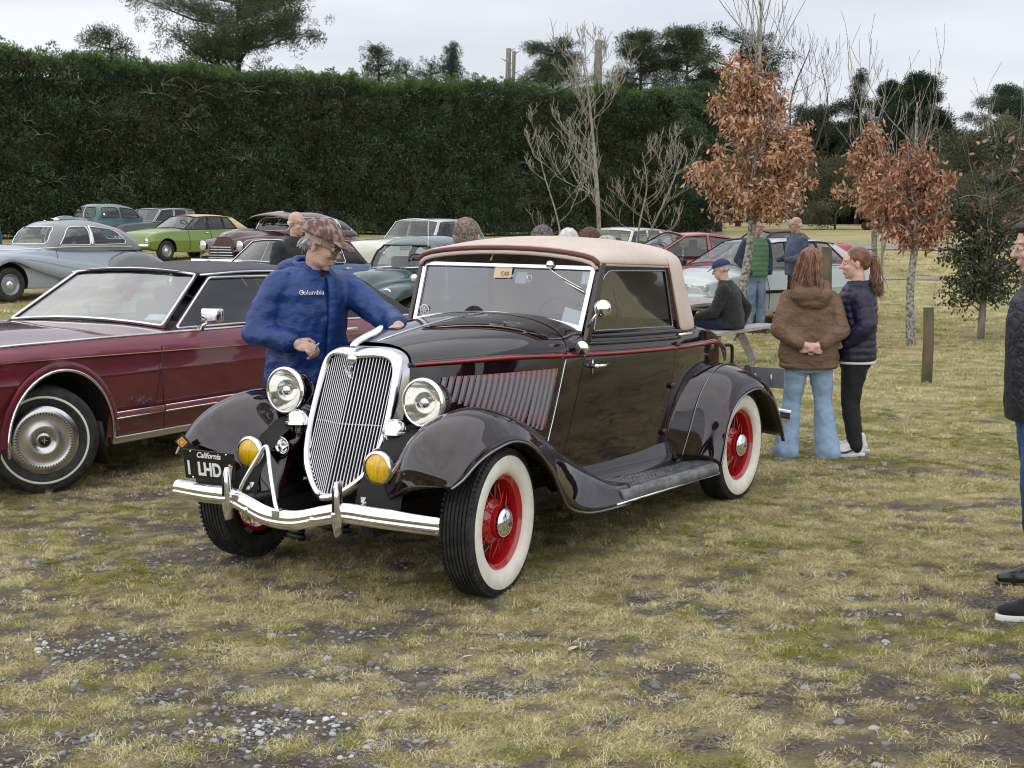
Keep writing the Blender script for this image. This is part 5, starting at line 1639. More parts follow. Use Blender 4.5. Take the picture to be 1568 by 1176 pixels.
# glasshouse
mgc = dict(trim=chrome, tr=.011, inset=.012)
ws = pane(lc, [(-1.16, -.80, .998), (-1.16, .80, .998), (-1.74, .63, 1.368), (-1.74, -.63, 1.368)], vinyl, mat('windscreen_tint', trans=(.76, .83, .84), gmin=.32), .022, .02, bulge=.05, name='windscreen', **mgc)
for s in (1, -1):
    pane4(lc, s, [(-1.19, .845, .985), (-3.02, .86, .965), (-2.98, .70, 1.335), (-1.80, .665, 1.355)], vinyl, mat('green_tint_glass', trans=(.48, .58, .56), gmin=.12), (.03, .05, .012, .03), (.03, .03, .06, .03), bulge=.01, name='door_window', **mgc)
    P = [(-3.02, .862, .965), (-4.32, .87, .935), (-3.75, .66, 1.26), (-2.98, .702, 1.335)]
    if s < 0: P = [np.array(p) * [1, -1, 1] for p in (P[1], P[0], P[3], P[2])]
    G = [[np.array(P[0]) * (1 - u) * (1 - v) + np.array(P[1]) * u * (1 - v) + np.array(P[2]) * u * v + np.array(P[3]) * (1 - u) * v + np.array([0, s * .02 * math.sin(PI * v), 0]) for v in np.linspace(0, 1, 6)] for u in np.linspace(0, 1, 8)]
    obj('rear_quarter', *grid(np.array(G)), vinyl, lc)
    tt = np.linspace(0, 2 * PI, 25)
    yo = lambda z: .79 - (z - 1.10) * .42 + .034
    E_ = np.array([(-3.56 + .19 * math.cos(a) + .03 * math.sin(a), s * yo(1.10 + .066 * math.sin(a)), 1.10 + .066 * math.sin(a)) for a in tt])
    ow = obj('opera_window', *tubem(E_, .013, 6, False), chrome, lc)
    c = E_[:-1].mean(0)
    obj('glass', np.concatenate([E_[:-1], [c]]) - [0, s * .004, 0], [(i, (i + 1) % 24, 24) if s < 0 else ((i + 1) % 24, i, 24) for i in range(24)], mat('opera_glass', (.10, .16, .17), .06, 0, 1.), ow)
    if s < 0: continue
    m = MB().box((-1.42, s * 1.03, 1.085), (.085, .16, .10)); obj('door_mirror', *m.build_raw(), chrome, lc, bev=.018, seg=3)
    obj('mirror_stalk', *tubem([(-1.40, s * .93, .985), (-1.40, s * .98, 1.02), (-1.42, s * 1.01, 1.05)], [.03, .012, .014], 8), chrome, lc)
roof_panel(lc, [(-1.72, .655, 1.362), (-2.3, .69, 1.375), (-2.98, .702, 1.345), (-3.75, .66, 1.262)], vinyl, .068, .045, .05, thick=.02, drip=chrome)
pane(lc, [(-4.30, .86, .94), (-4.30, -.86, .94), (-3.75, -.66, 1.275), (-3.75, .66, 1.275)], vinyl, dglass, .12, .05, bulge=.03, name='rear_window', **mgc)
tanv = mat('dark_leather', (.05, .04, .045), .5)
obj('front_seat', *MB().box((-2.55, .42, 1.0), (.16, .66, .22)).build_raw(), tanv, lc, bev=.05, seg=3)
obj('front_seat', *MB().box((-2.55, -.42, 1.0), (.16, .66, .22)).build_raw(), tanv, lc, bev=.05, seg=3)
for s in (1, -1): obj('headrest', *boxm((-2.57, s * .42, 1.16), (.12, .34, .12)), tanv, lc, bev=.05, seg=3)
obj('dashboard', *boxm((-1.45, 0, 1.0), (.25, 1.5, .04)), interior, lc, bev=.02)
t = np.linspace(0, 2 * PI, 25); M_ = T4((-1.88, .42, 1.03), (0, R(-62), 0))
obj('steering_wheel', *tubem(tx(np.stack([.2 * np.cos(t), .2 * np.sin(t), 0 * t], 1), M_), .012, 6, False), black_trim, lc)
obj('front_bumper', *MB().box((1.30, 0, .50), (.14, 1.94, .16)).build_raw(), chrome, lc, bev=.04)
obj('radiator_grille', *boxm((1.23, 0, .74), (.10, .62, .36)), chrome, lc, bev=.02)
obj('rear_bumper', *MB().box((-5.26, 0, .50), (.14, 1.94, .18)).build_raw(), chrome, lc, bev=.04)
textm('fender_script', 'Mark', .065, chrome, lc, (-.74, .998, .53), (PI / 2, 0, PI), shear=.4, ext=.003)
bpy.data.objects['fender_script'].data.name = 'fender_script'
dl = obj('windscreen_paper', *boxm((-1.30, .60, 1.06), (.01, .17, .07), (0, R(-57), 0)), mat('paper_white', (.62, .70, .76), .6), lc, smooth=False)
# trinkets on the dashboard and mirror
hang = thing('fluffy_dice', 'pair of red fluffy dice hanging behind the maroon coupe windscreen', 'dice')
dd = obj('die', *boxm((0, .035, 0), (.07, .07, .07), (.3, .2, .1)), mat('dice_red', (.50, .02, .03), .9), hang, bev=.012)
obj('die', *boxm((0, -.04, -.03), (.07, .07, .07), (.1, .5, .4)), mat('dice_red'), hang, bev=.012)
cl_ = lambda x, y: (-3.761 + x * math.cos(R(-119.5)) - y * math.sin(R(-119.5)), 9.83 + x * math.sin(R(-119.5)) + y * math.cos(R(-119.5)))
hang.location = (*cl_(-1.75, -.10), 1.215)
doll = thing('dashboard_figure', 'small red and green dashboard figure inside the maroon coupe', 'figurine')
obj('body', *lathem([(0, 0), (.035, .005), (.04, .04), (.02, .08), (0, .09)], 14, T4((0, 0, 0), (R(90), 0, 0))), mat('doll_green', (.1, .35, .28), .5), doll)
obj('head', *MB().lathe([(0, -.03), (.025, -.02), (.03, 0), (.02, .025), (0, .03)], 14, T4((0, 0, .11), (R(90), 0, 0))).build_raw(), mat('doll_red', (.6, .1, .08), .5), doll)
doll.location = (*cl_(-1.42, -.22), 1.02)


# ------------------------------------------------------------------ rounded cars of the 1930s to 50s
def turret(root, X, zt, w, zb, m, wins, n=2.6, nx=110, nz=44, name='roof_shell', glass_m=cglass, trim=chrome, tr=.011, end=(.5, .5)):
    """egg shaped cabin; wins = list of ('side', quad in x,z, radius) or ('front'|'rear', quad in y,z, radius)"""
    X = np.array(X, float)
    Zt = lambda x: ip(x, X, zt); W = lambda x: ip(x, X, w)

    def S(x, z):
        q = max(0., (z - zb) / max(1e-4, Zt(x) - zb)); return W(x) * max(0., 1 - q ** n) ** (1 / n)
    xs = np.concatenate([X[0] + (X[-1] - X[0]) * (.5 - .5 * np.cos(np.linspace(0, PI, nx)))])
    G = []
    for x in xs:
        row = []
        for a in np.linspace(0, PI, nz * 2):
            c, s_ = math.cos(a), math.sin(a)
            y = W(x) * math.copysign(abs(c) ** (2 / n), c); z = zb + max(.0, Zt(x) - zb) * abs(s_) ** (2 / n)
            row.append((x, y, z))
        G.append(row)
    G = np.array(G); V, F = grid(G, flip=False)
    cen = V[np.array(F)].mean(1)
    kill = np.zeros(len(F), bool)

    def outline(quad, rad):
        P = [np.array([a, 0, b]) for a, b in quad]
        I, O, ww, hh = rquad(P, 0, rad, 5)
        pts = []
        for i in range(len(I)):
            j = (i + 1) % len(I); nd = 7 if i % 5 == 4 else 1
            for q in range(nd): pts.append(I[i] + (I[j] - I[i]) * q / nd)
        U = np.array(pts) / (ww, hh)
        Q = np.array(quad, float)
        return np.array([Q[0] * (1 - u) * (1 - v) + Q[1] * u * (1 - v) + Q[2] * u * v + Q[3] * (1 - u) * v for u, v in U])

    def inside(pts, a, b):
        r = np.zeros(len(a), bool); k = len(pts); j = k - 1
        for i in range(k):
            xi, yi = pts[i]; xj, yj = pts[j]
            c = ((yi > b) != (yj > b)) & (a < (xj - xi) * (b - yi) / (yj - yi + 1e-12) + xi); r ^= c; j = i
        return r
    xm = xs[int(np.argmax([Zt(x) for x in xs]))]

    def frontx(y, z, front):
        c = xs[xs >= xm][::-1] if front else xs[xs <= xm]
        for x in c:
            if Zt(x) > z and S(x, z) >= abs(y): return x
        return c[-1]
    for kind, quad, rad in wins:
        ol = outline(quad, rad)
        gc = ol.mean(0)
        if kind == 'side':
            k1 = inside(ol, cen[:, 0], cen[:, 2]); kill |= k1
            for s in (1, -1):
                P = np.array([(a, s * (S(a, b) + .004), b) for a, b in ol])
                fr = obj('window', *tubem(np.concatenate([P, P[:1], P[1:2]]), tr, 5, False), trim, root)
                rings = [np.array([(q[0], s * (S(q[0], q[1]) - .004), q[1]) for q in gc + (ol - gc) * f]) for f in (1, .6, .25)]
                k = len(ol); VV = np.concatenate(rings + [[[gc[0], s * (S(gc[0], gc[1]) - .004), gc[1]]]])
                FF_ = [(r * k + i, r * k + (i + 1) % k, (r + 1) * k + (i + 1) % k, (r + 1) * k + i) for r in range(2) for i in range(k)] + [(2 * k + i, 2 * k + (i + 1) % k, 3 * k) for i in range(k)]
                obj('glass', VV, FF_, glass_m, fr)
        else:
            f_ = kind == 'front'
            k1 = inside(ol, cen[:, 1], cen[:, 2]) & ((cen[:, 0] > xm) if f_ else (cen[:, 0] < xm)); kill |= k1
            sg = 1 if f_ else -1
            P = np.array([(frontx(a, b, f_) + sg * .004, a, b) for a, b in ol])
            fr = obj('windscreen' if f_ else 'rear_window', *tubem(np.concatenate([P, P[:1], P[1:2]]), tr, 5, False), trim, root)
            rings = [np.array([(frontx(q[0], q[1], f_) - sg * .004, q[0], q[1]) for q in gc + (ol - gc) * f]) for f in (1, .6, .25)]
            k = len(ol); VV = np.concatenate(rings + [[[frontx(gc[0], gc[1], f_) - sg * .004, gc[0], gc[1]]]])
            FF_ = [(r * k + i, r * k + (i + 1) % k, (r + 1) * k + (i + 1) % k, (r + 1) * k + i) for r in range(2) for i in range(k)] + [(2 * k + i, 2 * k + (i + 1) % k, 3 * k) for i in range(k)]
            obj('glass', VV, FF_, glass_m, fr)
    F = [f for f, q in zip(F, kill) if not q]
    o = obj(name, V, F, m, root)
    return o, S


def fender(root, path, m, name='fender'):
    """path: (x, y_in, y_out, z_top, z_low) sections; a rounded wing over the wheel"""
    K = np.array(sorted(path)); xs = np.linspace(K[0, 0], K[-1, 0], 34)
    for s in (1, -1):
        G = []
        for x in xs:
            yi, yo, zt, zl = [ip(x, K[:, 0], K[:, j]) for j in (1, 2, 3, 4)]
            r = []
            for t in np.linspace(0, 1, 13):
                a = PI * (1 - t) * .5 + 0
                if t < .5: q = t / .5; y = yi + (yo - yi) * .62 * q; z = zt - (zt - zl) * .35 * (1 - math.sin(q * PI / 2)) * .6
                else: q = (t - .5) / .5; y = yi + (yo - yi) * (.62 + .38 * math.sin(q * PI / 2)); z = zl + (zt - zl) * max(0, 1 - q ** 2.1) ** .8
                r.append((x, y * s, z))
            G.append(r)
        obj(name, *grid(np.array(G), flip=(s > 0)), m, root, sub=0, solid=.01)


def lampr(root, x, y, z, r, m, body_len=.16):
    for s in (1, -1):
        h = obj('headlight', *lathem([(0, -body_len), (r * .6, -body_len * .75), (r * .95, -.03), (r, 0)], 24), m, root)
        h.location = (x, s * y, z); h.rotation_euler = (0, 0, R(-90))
        obj('rim', *lathem([(r * .98, -.01), (r * 1.1, 0), (r * 1.05, .015), (r * .9, .02)], 24), chrome, h)
        obj('lens', *lathem([(0, .03), (r * .5, .026), (r * .92, .01)], 20), mat('lamp_lens', (.62, .64, .63), .12, .3, 1.), h)


# --- two tone grey saloon
g1 = paint('pale_blue_grey', (.33, .37, .44), .3); g2 = paint('mid_grey', (.17, .18, .19), .3)
jg = car('two tone grey 1950s saloon with spatted rear wheels parked at the far left', -10.48, 29.13, -125)
b_ = loft_body(jg, dict(X=[-4.35, -4.1, -3.2, -1.5, 0, .6, .75], zb=[.40, .32, .26, .24, .26, .36, .45], zs=[.62, .74, .95, 1.0, .98, .90, .80], zt=[.66, .82, 1.02, 1.06, 1.14, 1.10, .95], w=[.50, .68, .80, .84, .80, .66, .45]), g1, tum=.86, edge=.09, nx=46)
cut(b_, [(0, .36, .43, .35, 1.2), (0, .36, .43, -1.2, -.35)]); finish(b_)
turret(jg, [-3.55, -3.35, -2.95, -2.2, -1.5, -1.22, -.98], [1.0, 1.30, 1.50, 1.615, 1.59, 1.48, 1.0], [.55, .66, .72, .755, .74, .70, .62], .98, g2,
       [('side', [(-1.28, 1.10), (-2.02, 1.10), (-2.05, 1.48), (-1.55, 1.46)], (.04, .03, .04, .14)), ('side', [(-2.10, 1.10), (-3.02, 1.11), (-2.80, 1.40), (-2.12, 1.48)], (.03, .10, .16, .03)),
        ('front', [(-.58, 1.13), (.58, 1.13), (.50, 1.47), (-.50, 1.47)], .10), ('rear', [(-.42, 1.2), (.42, 1.2), (.34, 1.38), (-.34, 1.38)], .08)])
fender(jg, [(.68, .30, .62, .78, .45), (.45, .35, .84, .93, .62), (0, .40, .90, .965, .80), (-.6, .48, .905, .93, .60), (-1.4, .60, .90, .82, .40), (-2.2, .66, .89, .70, .34), (-2.6, .66, .87, .62, .34)], g1, 'front_wing')
fender(jg, [(-2.35, .60, .86, .64, .36), (-2.6, .55, .89, .84, .36), (-3.0, .50, .905, .93, .36), (-3.4, .48, .90, .90, .36), (-3.9, .42, .84, .76, .36), (-4.3, .36, .66, .52, .40)], g2, 'rear_wing')
for s in (1, -1):
    wheel(jg, 0, s * .74, .345, .17, chrome, steel, None, 0, .42)
    wheel(jg, -3.05, s * .70, .345, .17)
line_on(jg, 'waist_trim', [(.4, .62, 1.02), (-.5, .73, 1.03), (-1.3, .745, 1.06), (-2.2, .765, 1.065), (-3.1, .74, 1.05)], .012, chrome)
line_on(jg, 'b_pillar_trim', [(-2.06, .765, 1.07), (-2.06, .73, 1.3), (-2.07, .64, 1.49)], .022, chrome)
line_on(jg, 'door_gap', [(-1.12, .87, .3), (-1.12, .895, .6), (-1.12, .80, 1.0)], .006, black_trim)
line_on(jg, 'two_tone_line', [(.4, .80, .86), (-.4, .905, .84), (-1.4, .905, .66), (-2.3, .89, .52)], .006, chrome)
seats(jg, -2.2, -3.0, 1.05, .5, interior, False)
obj('bonnet_mascot', *MB().box((.42, 0, 1.16), (.16, .03, .04), (0, .3, 0)).build_raw(), chrome, jg, bev=.01)
lampr(jg, .70, .52, .80, .10, g1)

# --- teal 1930s saloon
tl = paint('teal_green_paint', (.020, .105, .105), .3); tld = paint('dark_teal_wing', (.012, .055, .058), .3)
tX, tY = pxX(70, 49.5), 49.5
te = car('teal green 1930s saloon with upright cabin at the back left', -14.95, 49.2, -122)
b_ = loft_body(te, dict(X=[-3.7, -3.5, -2.6, -1.2, -.2, .25, .4], zb=[.5, .42, .36, .36, .42, .5, .6], zs=[.80, .95, 1.06, 1.08, 1.06, 1.04, 1.0], zt=[.85, 1.02, 1.14, 1.16, 1.20, 1.18, 1.1], w=[.4, .6, .72, .72, .50, .32, .25]), tl, tum=.95, edge=.08, nx=40)
turret(te, [-3.1, -2.9, -2.5, -1.9, -1.2, -.95, -.80], [1.05, 1.40, 1.60, 1.67, 1.65, 1.56, 1.05], [.50, .62, .67, .69, .67, .64, .60], 1.04, tl,
       [('side', [(-1.02, 1.16), (-1.78, 1.16), (-1.78, 1.52), (-1.12, 1.51)], .08), ('side', [(-1.90, 1.16), (-2.75, 1.16), (-2.60, 1.46), (-1.90, 1.52)], (.06, .06, .16, .06)), ('front', [(-.52, 1.18), (.52, 1.18), (.46, 1.52), (-.46, 1.52)], .10)], trim=black_trim)
fender(te, [(.55, .35, .62, .60, .45), (.35, .38, .80, .84, .62), (0, .40, .84, .90, .72), (-.5, .45, .84, .72, .5), (-1.1, .55, .84, .45, .36)], tld, 'front_wing')
fender(te, [(-2.3, .60, .80, .5, .36), (-2.7, .6, .84, .84, .5), (-3.0, .58, .84, .86, .6), (-3.4, .5, .80, .7, .4), (-3.7, .4, .66, .45, .38)], tld, 'rear_wing')
for s in (1, -1): wheel(te, 0, s * .70, .35, .15); wheel(te, -2.85, s * .70, .35, .15)
lampr(te, .38, .55, .98, .105, chrome)
obj('radiator_grille', *boxm((.42, 0, .85), (.08, .36, .62)), chrome, te, bev=.03)
line_on(te, 'windscreen_trim', [(-.80, .0, 1.17), (-.83, .0, 1.35), (-.93, 0, 1.53)], .010, chrome, both=False)
line_on(te, 'bonnet_trim', [(.42, 0, 1.16), (.1, 0, 1.215), (-.4, 0, 1.205)], .014, chrome, both=False)
obj('door_mirror', *lathem([(0, .03), (.05, .02), (.055, 0), (0, -.03)], 16, T4((-1.0, .80, 1.27), (0, 0, R(-90)))), chrome, te)
seats(te, -1.9, -2.6, 1.1, .5, interior, False)


# --- straight sided saloons
def saloon(root, K, arches, wr, wpos, ghk, bodym, roofm, pillm, glass_m=cglass, dome=.05, wtrim=chrome, tum=.92, ww=.17, wsb=.06, rimm=steel, caps=chrome, drip=chrome, seatz=.95, seatx=None, wy=None, mgs=.028, edge=.045, roof_rear=None, cap=.45):
    """ghk: belt/roof keys (xb, yb, zb, xr, yr, zr), first = windscreen pillar, last = rear pillar"""
    b = loft_body(root, K, bodym, tum=tum, nx=50, edge=edge)
    cut(b, [(x, z, r, s * .4 if s > 0 else -1.2, 1.2 if s > 0 else -.4) for (x, z, r) in arches for s in (1, -1)]); finish(b)
    for (x, yy) in wpos:
        for s in (1, -1): wheel(root, x, s * yy, wr, ww, caps, rimm, cap=cap)
    k0, k1 = ghk[0], ghk[-1]
    pane(root, [(k0[0], -k0[1], k0[2]), (k0[0], k0[1], k0[2]), (k0[3], k0[4], k0[5]), (k0[3], -k0[4], k0[5])], pillm, glass_m, mgs, .03, bulge=wsb, trim=wtrim, tr=.009, name='windscreen')
    pane(root, [(k1[0], k1[1], k1[2]), (k1[0], -k1[1], k1[2]), (k1[3], -k1[4], k1[5]), (k1[3], k1[4], k1[5])], pillm, glass_m, mgs * 1.6, .04, bulge=.04, trim=wtrim, tr=.009, name='rear_window')
    for i in range(len(ghk) - 1):
        a, c = ghk[i], ghk[i + 1]
        solid = len(a) > 6 and a[6] == 'solid'
        for s in (1, -1):
            P = [a[:3], c[:3], c[3:6], a[3:6]]
            if solid:
                Q = [np.array(p) * [1, s, 1] for p in P]
                if s < 0: Q = [Q[1], Q[0], Q[3], Q[2]]
                G = [[Q[0] * (1 - u) * (1 - v) + Q[1] * u * (1 - v) + Q[2] * u * v + Q[3] * (1 - u) * v for v in np.linspace(0, 1, 4)] for u in np.linspace(0, 1, 4)]
                obj('rear_pillar', *grid(np.array(G)), roofm, root, solid=.02)
            else:
                pane4(root, s, P, pillm, glass_m, (mgs, mgs, .012, mgs * .9), .03, trim=wtrim, tr=.007, bulge=.008, name='side_window')
    x1 = K['X'][-1]; x0 = K['X'][0]; wn_ = K['w'][-1]; zn = K['zs'][-1]
    for s in (1, -1):
        if root['label'][:4] != 'pale': obj('headlight', *lathem([(0, .02), (.05, .018), (.075, .004), (.082, -.01)], 20, T4((x1 + .005, s * (wn_ - .16), zn - .10), (0, 0, R(-90)))), chrome, root)
        obj('tail_light', *boxm((x0 + .01, s * (K['w'][0] - .15), K['zs'][0] - .10), (.04, .20, .10)), mat('tail_red', (.35, .01, .01), .2, coat=1.), root, bev=.01)
    obj('front_bumper', *boxm((x1 + .06, 0, .46), (.09, wn_ * 1.95, .10)), caps, root, bev=.03); obj('rear_bumper', *boxm((x0 - .06, 0, .46), (.09, K['w'][0] * 1.9, .10)), caps, root, bev=.03)
    obj('number_plate', *boxm((x1 + .115, 0, .44), (.01, .36, .11)), mat('plate_pale', (.6, .6, .58), .5), root, smooth=False)
    roof_panel(root, [k[3:6] for k in ghk], roofm, dome, wsb, .04, drip=drip, lift=.002)
    if seatx: seats(root, seatx[0], seatx[1], seatz)


lime = paint('lime_green_paint', (.155, .235, .03), .3); cream = mat('cream_vinyl', (.58, .49, .27), .5)
li = car('lime green 1970s hatchback with pale cream vinyl roof', -10.95, 44.3, -124)
saloon(li, dict(X=[-3.55, -3.4, -2.9, -1.5, -.2, .5, .62], zb=[.45, .34, .26, .24, .26, .34, .42], zs=[.86, .90, .93, .92, .90, .80, .70], zt=[.88, .93, .96, .95, .99, .86, .72], w=[.74, .80, .84, .85, .84, .80, .74]),
       [(0, .31, .37), (-2.55, .31, .37)], .305, [(0, .70), (-2.55, .70)],
       [(-.78, .72, .93, -1.38, .58, 1.32), (-1.72, .77, .935, -1.82, .61, 1.345), (-2.42, .76, .94, -2.45, .60, 1.34), (-3.02, .74, .95, -2.72, .58, 1.32, 'solid'), (-3.52, .70, .95, -2.95, .56, 1.30)], lime, cream, black_trim, seatx=(-1.75, -2.5), wtrim=black_trim, drip=cream)
line_on(li, 'door_gap', [(-.88, .835, .32), (-.88, .85, .6), (-.86, .80, .90)], .006, black_trim)
line_on(li, 'door_gap', [(-1.80, .845, .32), (-1.80, .85, .6), (-1.78, .80, .90)], .006, black_trim)
for s in (1, -1): obj('door_handle', *boxm((-1.62, s * .845, .83), (.13, .02, .025)), chrome, li)

dks = paint('dark_slate_paint', (.045, .065, .075), .3)
dk = car('dark slate green saloon partly hidden behind the lime hatchback', -13.6, 51.0, -124)
saloon(dk, dict(X=[-3.9, -3.7, -2.9, -1.5, -.2, .6, .75], zb=[.45, .34, .26, .24, .26, .34, .42], zs=[.86, .90, .95, .96, .94, .88, .80], zt=[.88, .93, .98, .99, 1.02, .94, .82], w=[.76, .82, .87, .88, .87, .82, .76]),
       [(0, .32, .38), (-2.75, .32, .38)], .31, [(0, .72), (-2.75, .72)],
       [(-.85, .76, .97, -1.35, .62, 1.42), (-1.80, .80, .97, -1.90, .64, 1.45), (-2.55, .79, .97, -2.5, .63, 1.44, 'solid'), (-3.1, .76, .96, -2.9, .60, 1.40)], dks, dks, dks, seatx=(-1.8, -2.5))

# --- blue saloon with black vinyl roof
bl = paint('mid_blue_paint', (.045, .12, .26), .3)
bc = car('mid blue saloon with black vinyl rear roof behind the man in blue', -5.0, 25.5, -126)
saloon(bc, dict(X=[-3.75, -3.6, -2.9, -1.5, -.2, .6, .72], zb=[.45, .34, .26, .24, .26, .34, .42], zs=[.84, .87, .90, .91, .90, .84, .76], zt=[.86, .90, .93, .94, .98, .90, .78], w=[.72, .77, .80, .81, .80, .76, .7]),
       [(0, .31, .37), (-2.45, .31, .37)], .305, [(0, .66), (-2.45, .66)],
       [(-.72, .68, .93, -1.22, .56, 1.34), (-1.62, .74, .93, -1.72, .58, 1.365), (-2.35, .73, .93, -2.30, .57, 1.355, 'solid'), (-2.95, .70, .92, -2.62, .55, 1.33)], bl, vinyl, black_trim, seatx=(-1.65, -2.35), wtrim=chrome)
for s in (1, -1): obj('door_handle', *boxm((-2.30, s * .815, .84), (.14, .02, .025)), chrome, bc)

# --- burgundy 1940s saloon with a sun visor
bu = paint('burgundy_paint', (.050, .010, .016), .3)
bg_ = car('dark burgundy 1940s saloon with sun visor over its windscreen', -6.6, 36.3, -124)
b_ = loft_body(bg_, dict(X=[-4.2, -3.9, -3.0, -1.5, -.2, .5, .7], zb=[.45, .36, .30, .30, .32, .42, .5], zs=[.72, .86, 1.02, 1.06, 1.08, 1.04, .98], zt=[.76, .95, 1.10, 1.14, 1.22, 1.20, 1.06], w=[.55, .72, .84, .85, .74, .52, .36]), bu, tum=.90, edge=.08, nx=46)
cut(b_, [(0, .36, .42, .45, 1.2), (0, .36, .42, -1.2, -.45)]); finish(b_)
turret(bg_, [-3.85, -3.55, -3.0, -2.2, -1.45, -1.1, -.90], [1.0, 1.26, 1.52, 1.66, 1.64, 1.55, 1.02], [.48, .62, .72, .76, .74, .70, .64], 1.02, bu,
       [('side', [(-1.22, 1.16), (-1.95, 1.16), (-1.95, 1.52), (-1.38, 1.51)], (.03, .03, .04, .10)), ('side', [(-2.02, 1.16), (-2.72, 1.16), (-2.72, 1.50), (-2.02, 1.53)], .05), ('side', [(-2.80, 1.17), (-3.36, 1.17), (-3.12, 1.40), (-2.80, 1.48)], (.05, .08, .16, .05)),
        ('front', [(-.56, 1.20), (.56, 1.20), (.50, 1.52), (-.50, 1.52)], .08)])
G = [[(x + .10 * (1 - t * t), .70 * t * w, z - .10 * t * t) for t in np.linspace(-1, 1, 13)] for x, w, z in ((-1.42, .98, 1.665), (-1.15, 1.0, 1.655), (-.88, .98, 1.60), (-.80, .96, 1.565))]
obj('sun_visor', *grid(np.array(G), flip=True), bu, bg_, solid=.015)
line_on(bg_, 'visor_strip', [(-.74, .10, 1.575), (-1.0, .10, 1.65), (-1.3, .10, 1.675)], .014, chrome, both=False)
fender(bg_, [(.85, .38, .70, .70, .45), (.55, .40, .88, .98, .62), (0, .45, .93, 1.02, .82), (-.6, .55, .92, .95, .55), (-1.5, .66, .90, .74, .36)], bu, 'front_wing')
fender(bg_, [(-2.4, .70, .88, .6, .36), (-2.9, .68, .93, .90, .5), (-3.3, .62, .93, .94, .6), (-3.8, .5, .86, .80, .42), (-4.2, .4, .66, .5, .4)], bu, 'rear_wing')
for s in (1, -1): wheel(bg_, 0, s * .76, .36, .17); wheel(bg_, -3.1, s * .76, .36, .17)
lampr(bg_, .82, .62, .84, .11, bu)
obj('radiator_grille', *boxm((.76, 0, .66), (.10, .85, .34)), black_trim, bg_, bev=.03)
for k in range(5): obj('grille_bar', *boxm((.82, 0, .54 + k * .065), (.03, .84 - .04 * k, .018)), chrome, bg_, bev=.005)
obj('front_bumper', *MB().box((.98, 0, .45), (.10, 1.7, .14)).build_raw(), chrome, bg_, bev=.03)
line_on(bg_, 'bonnet_strip', [(.70, 0, 1.11), (.3, 0, 1.22), (-.5, 0, 1.225)], .012, chrome, both=False)
seats(bg_, -2.1, -2.9, 1.12, .55, interior, False)

# --- dark green little saloon of the 1950s, the nearest behind the cabriolet
mg_ = paint('deep_teal_green_paint', (.012, .058, .062), .28)
mo = car('small dark green round nosed 1950s saloon behind the cabriolet windscreen', -2.02, 21.6, -121)
b_ = loft_body(mo, dict(X=[-3.0, -2.85, -2.2, -1.2, -.3, .30, .48], zb=[.42, .34, .26, .25, .28, .36, .46], zs=[.66, .78, .90, .94, .93, .88, .80], zt=[.72, .88, .99, 1.0, 1.05, 1.02, .88], w=[.50, .62, .70, .70, .56, .42, .30]), mg_, tum=.92, edge=.07, nx=44)
cut(b_, [(0, .32, .36, .40, 1.2), (0, .32, .36, -1.2, -.40)]); finish(b_)
turret(mo, [-2.85, -2.62, -2.2, -1.55, -.98, -.70, -.52], [.92, 1.16, 1.38, 1.53, 1.52, 1.42, .94], [.42, .54, .61, .645, .63, .60, .55], .92, mg_,
       [('side', [(-.86, 1.02), (-1.75, 1.02), (-1.74, 1.37), (-1.02, 1.38)], (.03, .04, .06, .10)), ('side', [(-1.86, 1.03), (-2.36, 1.04), (-2.20, 1.26), (-1.85, 1.36)], (.04, .06, .12, .05)),
        ('front', [(-.53, 1.045), (.53, 1.045), (.46, 1.39), (-.46, 1.39)], .09), ('rear', [(-.36, 1.12), (.36, 1.12), (.28, 1.30), (-.28, 1.30)], .06)], trim=mat('rubber_seal', (.01, .01, .01), .6), tr=.012)
fender(mo, [(.62, .30, .52, .60, .42), (.45, .32, .72, .80, .60), (0, .36, .775, .86, .70), (-.4, .42, .775, .80, .55), (-.9, .52, .76, .62, .36), (-1.3, .60, .74, .50, .34)], mg_, 'front_wing')
fender(mo, [(-1.7, .62, .72, .48, .34), (-2.0, .58, .76, .72, .45), (-2.25, .55, .77, .80, .55), (-2.6, .48, .72, .68, .42), (-2.95, .4, .58, .45, .40)], mg_, 'rear_wing')
for s in (1, -1): wheel(mo, 0, s * .64, .30, .14); wheel(mo, -2.18, s * .64, .30, .14)
lampr(mo, .48, .56, .70, .090, mg_)
obj('front_bumper', *bumper_geo(cr_([(.56, .72, .44), (.70, .4, .44), (.74, 0, .44), (.70, -.4, .44), (.56, -.72, .44)], 5), .9), chrome, mo)
obj('radiator_grille', *boxm((.50, 0, .60), (.06, .46, .24)), chrome, mo, bev=.03)
line_on(mo, 'bonnet_strip', [(.42, 0, .94), (.1, 0, 1.035), (-.45, 0, 1.05)], .010, chrome, both=False)
obj('wiper', *tubem([(-.50, .10, 1.05), (-.47, .46, 1.07)], .010, 5), chrome, mo)
obj('wiper', *tubem([(-.48, -.40, 1.05), (-.45, -.02, 1.07)], .010, 5), chrome, mo)
obj('rear_view_mirror', *boxm((-.80, -.02, 1.34), (.02, .19, .055)), dull_metal, mo, bev=.01)
obj('aerial', *tubem([(-.62, .52, 1.0), (-.64, .52, 1.75)], .004, 4), chrome, mo)
seats(mo, -1.25, -2.1, 1.0, .42, mat('mid_grey_seat', (.12, .12, .13), .7), False)
# round mirror on a stalk at the near wing
rm = obj('wing_mirror', *lathem([(0, -.03), (.05, -.02), (.062, 0), (.055, .008), (0, .008)], 20), chrome, mo); rm.location = (.05, .74, .93); rm.rotation_euler = (0, 0, R(-80))

